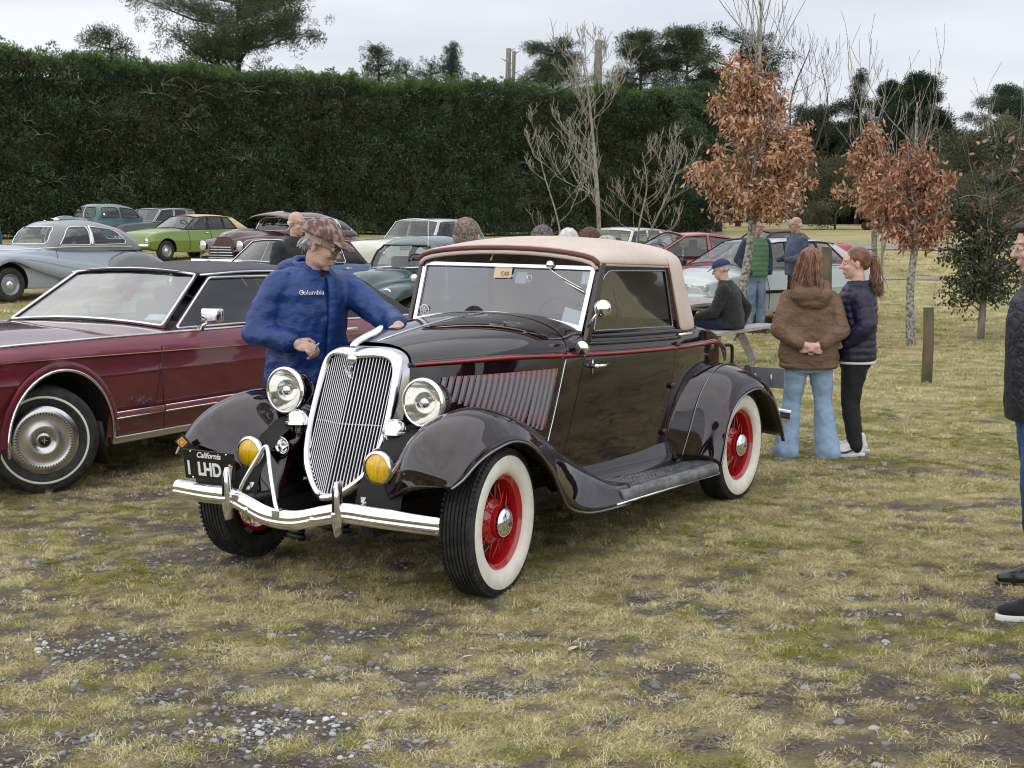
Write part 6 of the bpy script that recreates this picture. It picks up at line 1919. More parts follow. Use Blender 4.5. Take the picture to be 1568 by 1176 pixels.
# --- cream 1950s car with pale roof
crm = paint('cream_paint', (.62, .62, .54), .3); crw = paint('white_grey_roof', (.52, .54, .54), .3)
cx_ = car('cream 1950s car with pale roof in front of the hedge trunks', -3.0, 35.0, -122, None)
saloon(cx_, dict(X=[-4.2, -4.0, -3.0, -1.5, -.2, .8, .95], zb=[.45, .34, .26, .24, .26, .34, .42], zs=[.92, .98, 1.0, 1.0, .99, .95, .86], zt=[.94, 1.02, 1.05, 1.05, 1.10, 1.04, .88], w=[.76, .84, .88, .90, .88, .84, .76]),
       [(0, .33, .39), (-2.75, .33, .39)], .33, [(0, .74), (-2.75, .74)],
       [(-.85, .78, 1.01, -1.28, .66, 1.49), (-1.95, .82, 1.01, -1.95, .68, 1.52), (-2.75, .80, 1.01, -2.75, .66, 1.51), (-3.2, .76, 1.01, -3.0, .62, 1.46)], crm, crw, crw, seatx=(-2.0, -2.8), seatz=1.02, wsb=.12)
# --- another cream car mostly hidden by the cabriolet's top
c2 = car('cream car showing only a strip of roof above the canvas top', 1.35, 31.0, -124)
saloon(c2, dict(X=[-3.8, -3.6, -2.9, -1.5, -.2, .6, .75], zb=[.45, .34, .26, .24, .26, .34, .42], zs=[.86, .90, .95, .96, .94, .88, .80], zt=[.88, .93, .98, .99, 1.02, .94, .82], w=[.76, .82, .87, .88, .87, .82, .76]),
       [(0, .32, .38), (-2.6, .32, .38)], .31, [(0, .72), (-2.6, .72)],
       [(-.85, .76, .97, -1.35, .62, 1.38), (-1.80, .80, .97, -1.90, .64, 1.41), (-2.55, .79, .97, -2.5, .63, 1.40, 'solid'), (-3.1, .76, .96, -2.9, .60, 1.36)], crm, crm, crm, seatx=(-1.8, -2.5))

# --- white / pale green 1980s-90s hatchback by the bench
pw = paint('pale_silver_green', (.50, .56, .56), .3, .5)
wc = car('pale silver green 1990s hatchback parked beyond the picnic bench', 3.33, 24.3, -143)
saloon(wc, dict(X=[-3.45, -3.3, -2.7, -1.5, -.2, .75, .92], zb=[.42, .32, .24, .22, .24, .28, .36], zs=[.86, .93, .95, .93, .90, .76, .66], zt=[.90, .98, .99, .97, 1.0, .83, .68], w=[.74, .80, .84, .85, .84, .80, .70]),
       [(0, .31, .37), (-2.52, .31, .37)], .31, [(0, .73), (-2.52, .73)],
       [(.02, .68, .965, -.75, .56, 1.36), (-.95, .79, .96, -1.05, .60, 1.385), (-1.85, .79, .965, -1.80, .60, 1.385), (-2.55, .76, .97, -2.15, .57, 1.36, 'solid'), (-3.05, .70, .97, -2.35, .55, 1.34)], pw, pw, black_trim, seatx=(-1.1, -1.9), seatz=.98, wtrim=None, drip=black_trim, caps=mat('plastic_trim_silver', (.42, .44, .46), .4), cap=.9, wsb=.10)
for s in (1, -1):
    obj('headlight', *boxm((.86, s * .58, .68), (.10, .34, .12)), mat('lamp_lens', (.62, .64, .63), .12, .3, 1.), wc, bev=.03)
    obj('door_mirror', *boxm((-.18, s * .93, 1.02), (.10, .17, .12)), black_trim, wc, bev=.03, seg=3)
    obj('side_strip', *boxm((-1.1, s * .853, .58), (1.6, .012, .05)), black_trim, wc)
    obj('door_handle', *boxm((-1.75, s * .85, .86), (.14, .02, .03)), black_trim, wc)
obj('radiator_grille', *boxm((.925, 0, .68), (.03, .70, .09)), chrome, wc, smooth=False)
for k in range(3): obj('grille_slat', *boxm((.945, 0, .65 + k * .03), (.02, .66, .012)), black_trim, wc, smooth=False)
obj('front_bumper', *boxm((.93, 0, .45), (.16, 1.6, .24)), pw, wc, bev=.05, seg=3)
line_on(wc, 'door_gap', [(-.45, .84, .30), (-.45, .853, .6), (-.40, .80, .92)], .006, black_trim)
line_on(wc, 'door_gap', [(-1.85, .84, .30), (-1.85, .853, .6), (-1.85, .80, .92)], .006, black_trim)

# --- rose red coupe
rr_ = paint('rose_red_paint', (.34, .020, .045), .3)
rc = car('rose red 1990s coupe with sloping rear glass behind the canvas top', 2.35, 28.9, -158)
saloon(rc, dict(X=[-3.3, -3.15, -2.6, -1.5, -.2, .8, .95], zb=[.42, .32, .24, .22, .24, .28, .36], zs=[.82, .90, .93, .90, .86, .72, .60], zt=[.86, .95, .97, .93, .95, .78, .62], w=[.74, .80, .85, .86, .85, .80, .70]),
       [(0, .31, .37), (-2.45, .31, .37)], .31, [(0, .73), (-2.45, .73)],
       [(-.10, .70, .93, -.90, .56, 1.34), (-1.35, .80, .94, -1.35, .60, 1.37), (-2.55, .72, .99, -2.02, .55, 1.28, 'solid'), (-2.95, .66, .98, -2.3, .52, 1.20)], rr_, rr_, rr_, dglass, seatx=(-1.15, -1.8), seatz=.92, wtrim=black_trim, drip=None, wsb=.10, mgs=.04)
obj('rear_spoiler', *MB().box((-3.18, 0, 1.06), (.20, 1.4, .03)).box((-3.16, .55, 1.0), (.1, .04, .10)).box((-3.16, -.55, 1.0), (.1, .04, .10)).build_raw(), rr_, rc, bev=.01)
for s in (1, -1): obj('door_mirror', *boxm((-.40, s * .93, .98), (.12, .16, .11)), black_trim, rc, bev=.03, seg=3)
rs_ = car('low orange red car with brown hood behind the rose red coupe', 5.35, 36.5, -158)
saloon(rs_, dict(X=[-3.3, -3.15, -2.6, -1.5, -.2, .8, .95], zb=[.42, .32, .24, .22, .24, .28, .36], zs=[.82, .88, .90, .88, .84, .74, .62], zt=[.86, .92, .94, .91, .93, .80, .64], w=[.70, .76, .80, .81, .80, .76, .66]),
       [(0, .31, .37), (-2.35, .31, .37)], .30, [(0, .68), (-2.35, .68)],
       [(-.55, .66, .91, -.95, .56, 1.20), (-1.45, .74, .91, -1.45, .58, 1.23, 'solid'), (-2.1, .68, .91, -1.9, .54, 1.16)], paint('orange_red_paint', (.38, .035, .02), .3), mat('brown_hood', (.14, .06, .04), .7), black_trim, dglass, seatx=None, wtrim=black_trim, drip=None)
# ------------------------------------------------------------------ people
_TEX = {}


def clouds(size):
    if size not in _TEX:
        t = bpy.data.textures.new('fold_%g' % size, 'CLOUDS'); t.noise_scale = size; t.noise_depth = 2; _TEX[size] = t
    return _TEX[size]


def cap_(p0, p1, r0, r1, n=14, ns=5):
    p0, p1 = np.array(p0, float), np.array(p1, float)
    d = p1 - p0; L_ = np.linalg.norm(d) + 1e-9; d /= L_
    a = np.array((0, 0, 1.)) if abs(d[2]) < .9 else np.array((1., 0, 0)); u = np.cross(d, a); u /= np.linalg.norm(u); w = np.cross(d, u)
    rings = [(-r0 * math.cos(q), r0 * math.sin(q)) for q in np.linspace(.25, PI / 2, ns)] + [(L_ + r1 * math.sin(q), r1 * math.cos(q)) for q in np.linspace(0, PI / 2 - .25, ns)]
    t = np.arange(n) * 2 * PI / n
    V = np.concatenate([p0 + d * h + r * (np.cos(t)[:, None] * u + np.sin(t)[:, None] * w) for h, r in rings])
    k = len(rings)
    F = [(i * n + j, i * n + (j + 1) % n, (i + 1) * n + (j + 1) % n, (i + 1) * n + j) for i in range(k - 1) for j in range(n)] + [tuple(range(n))[::-1], tuple((k - 1) * n + j for j in range(n))]
    return V, F


def ell_(c, r, rot=(0, 0, 0), n=16):
    rows = [[(math.sin(a) * math.cos(b), math.sin(a) * math.sin(b), math.cos(a)) for b in np.arange(n) * 2 * PI / n] for a in np.linspace(.12, PI - .12, 11)]
    V = np.array(rows).reshape(-1, 3) * np.array(r); V = V @ np.array(Euler(rot).to_matrix()).T + np.array(c, float)
    F = [(i * n + j, (i + 1) * n + j, (i + 1) * n + (j + 1) % n, i * n + (j + 1) % n) for i in range(10) for j in range(n)] + [tuple(range(n)), tuple(10 * n + j for j in range(n))[::-1]]
    return V, F


def loft_(rings, n=22):
    """rings: (x, y, z, a front-back, b sideways)"""
    t = np.arange(n) * 2 * PI / n; c, s = np.cos(t), np.sin(t)
    V = []
    for x, y, z, a, b in rings:
        V.append(np.stack([x + a * np.sign(c) * abs(c) ** .85, y + b * np.sign(s) * abs(s) ** .85, np.full(n, z)], 1))
    V = np.concatenate(V); k = len(rings)
    F = [(i * n + j, i * n + (j + 1) % n, (i + 1) * n + (j + 1) % n, (i + 1) * n + j) for i in range(k - 1) for j in range(n)] + [tuple(range(n))[::-1], tuple((k - 1) * n + j for j in range(n))]
    return V, F


def blob(name, prims, m, parent, voxel=.012, smooth=4, folds=None, loc=None):
    mb = MB()
    for p in prims:
        k = p[0]
        if k == 'c': mb.add(*cap_(*p[1:]))
        elif k == 'e': mb.add(*ell_(*p[1:]))
        elif k == 'l': mb.add(*loft_(*p[1:]))
        else: mb.add(p[1], p[2])
    o = mb.build(name, m, parent)
    md = o.modifiers.new('r', 'REMESH'); md.mode = 'VOXEL'; md.voxel_size = voxel; md.use_smooth_shade = True
    if smooth:
        md = o.modifiers.new('s', 'SMOOTH'); md.factor = .5; md.iterations = smooth
    for (size, st) in (folds or ()):
        md = o.modifiers.new('d', 'DISPLACE'); md.texture = clouds(size); md.strength = st; md.mid_level = .5; md.texture_coords = 'LOCAL'
    if loc is not None: o.location = loc
    return o


def limb(a, b, c, r, extra=()):
    """shoulder-elbow-wrist chain"""
    return [('c', a, b, r[0], r[1]), ('c', b, c, r[1], r[2])] + list(extra)


def hand(w, d, nrm, side, curl=.5, s=1.0):
    """w wrist, d direction of the fingers, nrm back-of-hand normal, side +1 left"""
    w = np.array(w, float); d = np.array(d, float); d /= np.linalg.norm(d); nrm = np.array(nrm, float); nrm -= d * (nrm @ d); nrm /= np.linalg.norm(nrm)
    x = np.cross(d, nrm) * side      # towards the thumb
    out = [('e', w + d * .045 * s, (.046 * s, .040 * s, .017 * s), Matrix(np.stack([d, x, nrm], 1).tolist()).to_euler()), ('c', w - d * .02, w + d * .02, .027 * s, .030 * s)]
    for k, (o_, ln) in enumerate(((.030, .072), (.010, .080), (-.010, .075), (-.029, .060))):
        p = w + d * .083 * s + x * o_ * s; a = 0.
        dd = d
        for q, f in enumerate((.45, .32, .25)):
            a += curl * (1.0 + .12 * k)
            dd = d * math.cos(a) - nrm * math.sin(a); p2 = p + dd * ln * f * s
            out.append(('c', p, p2, .0092 * s, .0086 * s)); p = p2
    p = w + d * .025 * s + x * .032 * s; dd = d * .65 + x * .7 - nrm * .25; dd /= np.linalg.norm(dd); p2 = p + dd * .038 * s
    d3 = d * .9 + x * .15 - nrm * .45 * curl * 2; d3 /= np.linalg.norm(d3)
    out += [('c', p, p2, .013 * s, .011 * s), ('c', p2, p2 + d3 * .032 * s, .0105 * s, .009 * s)]
    return out


def head_prims(M, old=0., fem=0.):
    """M 4x4 head frame: x forward, z up, origin at the middle of the skull"""
    E = []
    rt = M.to_euler()
    def e(c, r): E.append(('e', tuple(M @ Vector(c)), r, rt))
    def c(a, b, r0, r1): E.append(('c', tuple(M @ Vector(a)), tuple(M @ Vector(b)), r0, r1))
    e((-.010, 0, .035), (.098, .077, .090)); e((.030, 0, -.030), (.060, .062, .080)); e((.022, 0, -.070), (.062, .054 + .006 * old, .040))
    e((.060, 0, -.094), (.022, .028, .018)); c((.088, 0, .014), (.112, 0, -.022), .009, .0135); e((.100, .010, -.026), (.010, .007, .007)); e((.100, -.010, -.026), (.010, .007, .007))
    e((.080, .030, .034), (.012, .024, .009)); e((.080, -.030, .034), (.012, .024, .009))
    e((.066, .036, -.022), (.022, .020, .022)); e((.066, -.036, -.022), (.022, .020, .022))
    e((.088, 0, -.056), (.012, .022, .0065)); e((.086, 0, -.067), (.012, .018, .0065))
    for s in (1, -1):
        e((-.004, s * .080, -.008), (.015, .008, .030)); c((.0, s * .083, .018), (-.012, s * .088, .008), .006, .006)
    return E


def face_bits(M, parent, gls=None, brow=None, iris=(.10, .14, .18)):
    for s in (1, -1):
        p = M @ Vector((.0815, s * .031, .010))
        ey = obj('eye', *MB().add(*ell_((0, 0, 0), (.0125, .0125, .0125))).build_raw(), mat('eye_white', (.62, .58, .54), .2), parent, loc=p)
        q = M @ Vector((.0925, s * .029, .009)); obj('iris', *ell_(tuple(q - p), (.0045, .0055, .0055)), mat('iris_dark', (.03, .03, .035), .15), ey)
        lid = M @ Vector((.083, s * .031, .019)); obj('eyelid', *ell_((0, 0, 0), (.0125, .0150, .0055), M.to_euler()), skin, ey, loc=lid - p)
    if gls:
        m = MB()
        for s in (1, -1):
            t = np.linspace(0, 2 * PI, 17)
            P = np.array([M @ Vector((.102 - .004 * abs(math.cos(a)), s * .034 + .025 * math.cos(a), .006 + .017 * math.sin(a))) for a in t]); m.tube(P, .0016, 4, False)
            m.tube([M @ Vector((.098, s * .060, .012)), M @ Vector((.05, s * .080, .014)), M @ Vector((-.005, s * .088, .012))], .0016, 4)
        m.tube([M @ Vector((.104, .010, .010)), M @ Vector((.104, -.010, .010))], .0016, 4)
        m.build('glasses', gls, parent)['label'] = 'thin framed glasses'


def hm(pos, yaw=0., pitch=0., roll=0., s=1.): return Matrix.Translation(pos) @ Euler((roll, pitch, yaw)).to_matrix().to_4x4() @ Matrix.Scale(s, 4)


def strands(name, M, starts, m, parent, r=.004, seed=1, wav=.01):
    """hair locks: list of (list of points in head frame, count, spread)"""
    rs = np.random.RandomState(seed); mb = MB()
    for pts, cnt, spr in starts:
        for k in range(cnt):
            off = rs.randn(3) * spr; ph = rs.rand() * 6
            P = [np.array(M @ Vector(tuple(np.array(p) + off * (.3 + .7 * i / len(pts)) + np.array([math.sin(ph + i * 1.6), math.cos(ph + i * 1.9), 0]) * wav * (i / len(pts))))) for i, p in enumerate(pts)]
            mb.tube(cr_(P, 3), [r, r * 1.2, r * .5], 4, False)
    o = mb.build(name, m, parent); o['kind'] = 'stuff'; return o


def shoe(parent, p, yaw, m, sole_m, L_=.29, name='shoe'):
    M = np.array(Matrix.Translation(p) @ Euler((0, 0, yaw)).to_matrix().to_4x4())
    pr = [('e', (.075, 0, .045), (.10, .045, .038)), ('e', (-.03, 0, .055), (.075, .040, .05)), ('c', (-.045, 0, .06), (-.045, 0, .12), .043, .042), ('c', (-.02, 0, .09), (.07, 0, .06), .036, .032)]
    mb = MB()
    for q in pr: mb.add(*(cap_(*q[1:]) if q[0] == 'c' else ell_(*q[1:])))
    V, F = mb.build_raw()
    s = obj(name, tx(V, M), F, m, parent)
    md = s.modifiers.new('r', 'REMESH'); md.mode = 'VOXEL'; md.voxel_size = .009; md.use_smooth_shade = True
    md = s.modifiers.new('s', 'SMOOTH'); md.iterations = 4
    t = np.linspace(0, 2 * PI, 25)[:-1]
    ring = np.stack([.03 + .148 * np.cos(t), .048 * np.sin(t) * (1 - .18 * (np.cos(t) < -.2)), 0 * t], 1)
    V = np.concatenate([ring, ring + [0, 0, .028]]); k = 24
    obj('sole', tx(V, M), [(i, (i + 1) % k, (i + 1) % k + k, i + k) for i in range(k)] + [tuple(range(k))[::-1], tuple(range(k, 2 * k))], sole_m, s, bev=.004)
    return s


def person(label, x, y, rz, group=None):
    return thing('person', label, 'person', (x, y, float(gz(x, y))), R(rz), group)


cloth = lambda n, c, v=.18, **k: mat(n, c, .85, 0, 0, var=v, vscale=5., bump=.6, bscale=9., bdist=.025, sheen=.1, **k)
blue_j = mat('royal_blue_nylon', (.008, .040, .175), .45, 0, 0, var=.12, vscale=4., bump=.55, bscale=5., bdist=.05, stretch=(1, 1, 1.7), detail=3.)
black_cl = cloth('black_fleece', (.013, .013, .015)); navy_cl = mat('navy_nylon', (.012, .012, .036), .45, var=.2, vscale=6., bump=.3, bscale=40.)
brown_cl = mat('brown_jacket_cloth', (.165, .098, .058), .75, var=.12, vscale=4., bump=.8, bscale=9., bdist=.03, stretch=(1, 1, 2.2))
lden = mat('light_denim', (.27, .39, .54), .85, var=.16, vscale=5., bump=.4, bscale=5., bdist=.03, stretch=(1, 1, 1.4), detail=2.)
grey_hair = mat('grey_hair', (.40, .38, .36), .7, var=.3, vscale=40., bump=.8, bscale=120., stretch=(1, 1, .3))
white_hair = mat('white_hair', (.62, .61, .58), .7, var=.2, vscale=40., bump=.8, bscale=120., stretch=(1, 1, .3))
copper = mat('copper_hair', (.225, .10, .045), .45, var=.4, vscale=25., sheen=.2)
auburn = mat('auburn_hair', (.15, .060, .028), .45, var=.45, vscale=25., sheen=.2)
brown_hair = mat('brown_hair', (.035, .022, .014), .5, var=.4, vscale=30.)
white_shoe = mat('white_shoe', (.72, .72, .72), .5); black_leather = mat('black_leather', (.010, .010, .011), .3, coat=.4)


def legs(parent, hip, kneeL, ankL, kneeR, ankR, m, r=(.10, .075, .065), vox=.012, flare=0., name='trousers', folds=((.09, .018), (.03, .006))):
    h = np.array(hip, float)
    pr = [('l', [(h[0], h[1], h[2] - .09, .11, .155), (h[0], h[1], h[2], .125, .165), (h[0], h[1], h[2] + .12, .115, .15)])]
    for s, k, a in ((1, kneeL, ankL), (-1, kneeR, ankR)):
        k, a = np.array(k, float), np.array(a, float)
        pr += [('c', h + [0, s * .085, -.03], k, r[0], r[1]), ('c', k, a, r[1], r[2] + flare)]
        if flare: pr.append(('c', k + (a - k) * .55, a, r[2] + flare * .4, r[2] + flare * 1.15))
    return blob(name, pr, m, parent, vox, 3, folds)


def skin_body(parent, hip, chest, neck, HM, arms, ankles, m=skin, vox=.007, hands=(), old=0.):
    """one continuous body under the clothes"""
    h, c, n_ = [np.array(q, float) for q in (hip, chest, neck)]
    pr = [('c', h, c, .10, .12), ('c', c, n_, .11, .055), ('c', n_ - [0, 0, .03], tuple(HM @ Vector((-.012, 0, -.06))), .058, .054)]
    for s, (sh, el, wr) in arms: pr += [('c', n_ - [0, 0, .06], sh, .05, .05), ('c', sh, el, .045, .038), ('c', el, wr, .038, .026)]
    for s, (k, a) in ankles: pr += [('c', h + [0, s * .085, 0], k, .07, .05), ('c', k, a, .048, .035)]
    pr += head_prims(HM, old)
    for q in hands: pr += q
    return blob('body', pr, m, parent, vox, 2)


# 1 --- the man in the blue jacket by the bonnet
bm_ = person('man in bright blue rain jacket and pink camouflage cap touching the cabriolet bonnet', -1.165, 8.22, -50)
HM = hm((.180, 0, 1.625), R(33), R(20), 0, 1.10)
shR, elR, wrR = (.05, -.195, 1.405), (.00, -.315, 1.15), (.235, -.215, 1.105)
shL, elL, wrL = (.10, .195, 1.40), (.40, .31, 1.20), (.69, .15, 1.205)
hip, chest, neck = (0, 0, .94), (.06, 0, 1.28), (.11, 0, 1.49)
skin_body(bm_, hip, chest, neck, HM, ((-1, (shR, elR, wrR)), (1, (shL, elL, wrL))), ((1, ((.02, .11, .50), (.0, .12, .10))), (-1, ((.02, -.11, .50), (.0, -.12, .10)))),
          skin, .0055, (hand(wrR, (.75, .55, -.25), (.3, -.6, .9), -1, .62, 1.08), hand(wrL, (.8, -.4, -.12), (0, 0, 1), 1, .12, 1.05)), .8)
face_bits(HM, bm_, mat('thin_metal', (.10, .09, .08), .3, .8))
J = [('l', [(.0, 0, .845, .185, .245), (.0, 0, .95, .18, .24), (.02, 0, 1.10, .175, .235), (.045, 0, 1.25, .17, .235), (.07, 0, 1.37, .15, .225), (.085, 0, 1.45, .12, .165), (.10, 0, 1.51, .085, .10)])]
J += limb(shR, elR, (wrR[0] - .03, wrR[1] - .015, wrR[2] + .005), (.090, .080, .055)) + limb(shL, elL, (wrL[0] - .04, wrL[1] + .02, wrL[2] + .002), (.090, .078, .055))
J += [('c', (.04, -.11, 1.45), (.04, .11, 1.45), .060, .060)]
jk = blob('jacket', J, blue_j, bm_, .011, 5, ((.16, .040), (.055, .014)))
col = [('c', (.075 + .095 * math.cos(a), .088 * math.sin(a), 1.485 - .012 * math.cos(a)), (.075 + .095 * math.cos(a + .5), .088 * math.sin(a + .5), 1.485), .028, .028) for a in np.linspace(.75, 2 * PI - 1.25, 10)]
col += [('c', (.070 + .098 * math.cos(a), .092 * math.sin(a), 1.525 - .03 * math.cos(a)), (.070 + .098 * math.cos(a + .5), .092 * math.sin(a + .5), 1.525 - .03 * math.cos(a + .5)), .019, .019) for a in np.linspace(.62, 2 * PI - 1.12, 10)] + [('c', (.13, .035, 1.455), (.115, .06, 1.53), .022, .016), ('c', (.13, -.035, 1.455), (.105, -.07, 1.53), .022, .016)]
col += [('e', (-.07, 0, 1.50), (.07, .13, .055), (0, .3, 0)), ('e', (-.10, 0, 1.44), (.05, .11, .06), (0, .2, 0))]
blob('hood_collar', col, blue_j, bm_, .009, 3, ((.04, .018),))
fl = []
for z in np.linspace(.86, 1.47, 22):
    xx = ip(z, [.845, .95, 1.10, 1.25, 1.37, 1.45, 1.51], [.185, .18, .195, .215, .22, .205, .185]); fl.append((xx + .012, .035 + .0 * z, z))
obj('storm_flap', *grid([[(x_ + .004, y_ - .028, z_), (x_ + .014, y_ - .02, z_), (x_ + .016, y_, z_), (x_ + .012, y_ + .022, z_), (x_ + .0, y_ + .03, z_)] for x_, y_, z_ in fl]), blue_j, bm_, solid=.004)
obj('cuff', *tubem([np.array(wrR) + (-.045, -.02, .008), np.array(wrR) + (-.008, -.004, 0)], [.060, .052], 14), blue_j, bm_)
obj('cuff_strap', *tubem([np.array(wrR) + (-.032, -.014, .006), np.array(wrR) + (-.020, -.009, .002)], [.063, .061], 14), blue_j, bm_)
obj('cuff', *tubem([np.array(wrL) + (-.05, .024, 0), np.array(wrL) + (-.01, .004, 0)], [.060, .050], 14), blue_j, bm_)
lgm = mat('logo_white', (.8, .8, .82), .6)
tl_ = textm('chest_logo', 'Columbia', .036, lgm, bm_, (.240, -.105, 1.375), (R(84), 0, R(62)), ext=.0008, bold=.0); tl_.rotation_euler = (R(82), 0, R(68))
obj('logo_mark', *boxm((.226, -.150, 1.377), (.004, .014, .014), (PI / 4, 0, -.5)), lgm, bm_, smooth=False)
blob('shirt_collar', [('c', (.15, -.03, 1.475), (.17, .03, 1.47), .03, .03), ('e', (.15, 0, 1.46), (.05, .06, .04))], mat('dark_shirt', (.008, .008, .012), .8), bm_, .01, 2)
legs(bm_, hip, (.03, .115, .50), (.0, .13, .09), (.03, -.115, .50), (.0, -.13, .09), denim)
shoe(bm_, (.02, .13, 0), .15, black_leather, black_trim); shoe(bm_, (.02, -.13, 0), -.15, black_leather, black_trim)
# cap
camo = mat('camo_cap', (.34, .23, .21), .85, col2=(.13, .07, .06), vscale=22., bump=.3, bscale=200., ds=(.44, .56), detail=2., stretch=(1, 1.5, .8))
cp = []
for a in np.linspace(0, PI / 2, 10):
    cp.append([(-.008 + .113 * math.cos(a) * math.cos(b), .092 * math.cos(a) * math.sin(b), .050 + .088 * math.sin(a)) for b in np.linspace(0, 2 * PI, 29)[:-1]])
V, F = grid(np.array(cp), cv=True); hat = obj('cap', tx(V, HM), F, camo, bm_, solid=.004)
bz = [[(.080 + .110 * r_ * math.cos(t) - .02 * (1 - r_), (.078 * (1 - .18 * r_)) * math.sin(t) * 1.05, .050 - .030 * r_ * r_ * math.cos(t) + .016 * (1 - math.sin(t) ** 2)) for t in np.linspace(-PI / 2, PI / 2, 15)] for r_ in np.linspace(0, 1, 6)]
V, F = grid(np.array(bz)); obj('cap_brim', tx(V, HM), F, camo, hat, solid=.005)
for k in range(6):
    a0 = k * PI / 3; obj('cap_seam', *tubem([HM @ Vector((-.008 + .1145 * math.cos(a) * math.cos(a0), .0935 * math.cos(a) * math.sin(a0), .050 + .0895 * math.sin(a))) for a in np.linspace(0, PI / 2, 8)], .0018, 4), camo, hat)
hb = [('e', tuple(HM @ Vector((-.040, 0, .005))), (.062, .080, .045), HM.to_euler()), ('e', tuple(HM @ Vector((.012, .073, .022))), (.018, .007, .016), HM.to_euler()), ('e', tuple(HM @ Vector((.012, -.073, .022))), (.018, .007, .016), HM.to_euler())]
blob('hair', hb, grey_hair, bm_, .006, 2, ((.012, .008),))
strands('hair_wisps', HM, [([(-.05, .072 * s, .02), (-.065, .076 * s, -.005), (-.08, .072 * s, -.03)], 26, .007) for s in (1, -1)] + [([(-.09, 0, .01), (-.098, 0, -.02), (-.092, 0, -.045)], 40, .016)], white_hair, bm_, .0016, 3, .004)
blob('moustache', [('c', tuple(HM @ Vector((.099, .004, -.043))), tuple(HM @ Vector((.088, .024, -.052))), .0065, .0045), ('c', tuple(HM @ Vector((.099, -.004, -.043))), tuple(HM @ Vector((.088, -.024, -.052))), .0065, .0045)], grey_hair, bm_, .003, 1)
cd = obj('card', *boxm((.33, -.135, 1.085), (.004, .03, .045), (.3, .5, .6)), mat('paper_white', (.62, .70, .76), .6), bm_, smooth=False)
bpy.context.view_layer.update()
cd.parent = None; cd.matrix_world = bm_.matrix_basis.copy(); cd.name = 'card'; setp(cd, 'small pale card held between the fingers of the man in blue', 'card')

# 2 --- woman in the brown jacket, seen from behind
wb_ = person('woman with long auburn hair in brown jacket holding her hands behind her back', 2.21, 10.85, 84)
HM = hm((.015, 0, 1.435), R(-14), R(8), 0, .98)
hip, chest, neck = (0, 0, .80), (.0, 0, 1.08), (.0, 0, 1.30)
shR, elR, wrR = (-.01, -.150, 1.185), (-.08, -.225, .965), (-.195, -.045, .855)
shL, elL, wrL = (-.01, .150, 1.185), (-.08, .225, .965), (-.195, .045, .860)
skin_body(wb_, hip, chest, neck, HM, ((-1, (shR, elR, wrR)), (1, (shL, elL, wrL))), ((1, ((.02, .10, .44), (.0, .15, .09))), (-1, ((.02, -.10, .44), (.0, -.15, .09)))), skin_pale, .006,
          (hand(wrR, (-.18, .95, -.22), (-.95, -.1, -.2), -1, .32, .88), hand(wrL, (-.22, -.9, -.35), (-.95, .1, -.3), 1, .35, .88)))
J = [('l', [(0, 0, .70, .155, .215), (0, 0, .76, .16, .225), (0, 0, .90, .15, .215), (0, 0, 1.05, .15, .20), (0, 0, 1.16, .14, .185), (0, 0, 1.235, .115, .150), (0, 0, 1.29, .085, .10)])]
J += limb(shR, elR, (-.18, -.085, .868), (.074, .068, .048)) + limb(shL, elL, (-.18, .085, .870), (.074, .068, .048))
J += [('c', (-.02, -.08, 1.225), (-.02, .08, 1.225), .05, .05), ('c', (-.115, -.085, 1.225), (-.115, .085, 1.225), .072, .072), ('c', (-.09, -.09, 1.285), (-.09, .09, 1.285), .045, .045), ('e', (-.125, 0, 1.165), (.055, .115, .05))]
blob('jacket', J, brown_cl, wb_, .010, 4, ((.11, .028), (.045, .010)))
obj('hem_band', *loft_([(0, 0, .675, .150, .205), (0, 0, .685, .158, .216), (0, 0, .715, .160, .220)], 28), brown_cl, wb_)
legs(wb_, (0, 0, .73), (.02, .115, .42), (.0, .155, .045), (.02, -.115, .42), (.0, -.155, .045), lden, (.094, .070, .052), .011, .042, 'jeans', ((.10, .020), (.035, .008)))
for s in (1, -1): shoe(wb_, (.05, s * .15, 0), s * .25, white_shoe, white_shoe, name='shoe')
blob('hair', [('e', tuple(HM @ Vector((-.012, 0, .040))), (.108, .090, .098), HM.to_euler()), ('e', tuple(HM @ Vector((-.055, 0, -.05))), (.060, .082, .10), HM.to_euler())], auburn, wb_, .008, 2, ((.03, .012), (.012, .006)))
strands('long_hair', HM, [([(-.03, s * .05, .10), (-.09, s * .07, .04), (-.105, s * .075, -.06), (-.11, s * .075, -.13), (-.115, s * .07, -.20)], 110, .016) for s in (1, -1)] + [([(-.05, 0, .11), (-.108, .02 * q, .04), (-.118, .03 * q, -.06), (-.125, .035 * q, -.13), (-.13, .04 * q, -.19)], 90, .018) for q in (-1, 0, 1)], auburn, wb_, .0028, 5, .022)
strands('hair_highlights', HM, [([(-.03, .0, .132), (-.10, .05 * q, .06), (-.122, .065 * q, -.05), (-.13, .08 * q, -.15), (-.135, .085 * q, -.24)], 50, .014) for q in (-1.2, -.5, .5, 1.2)], copper, wb_, .0024, 6, .024)

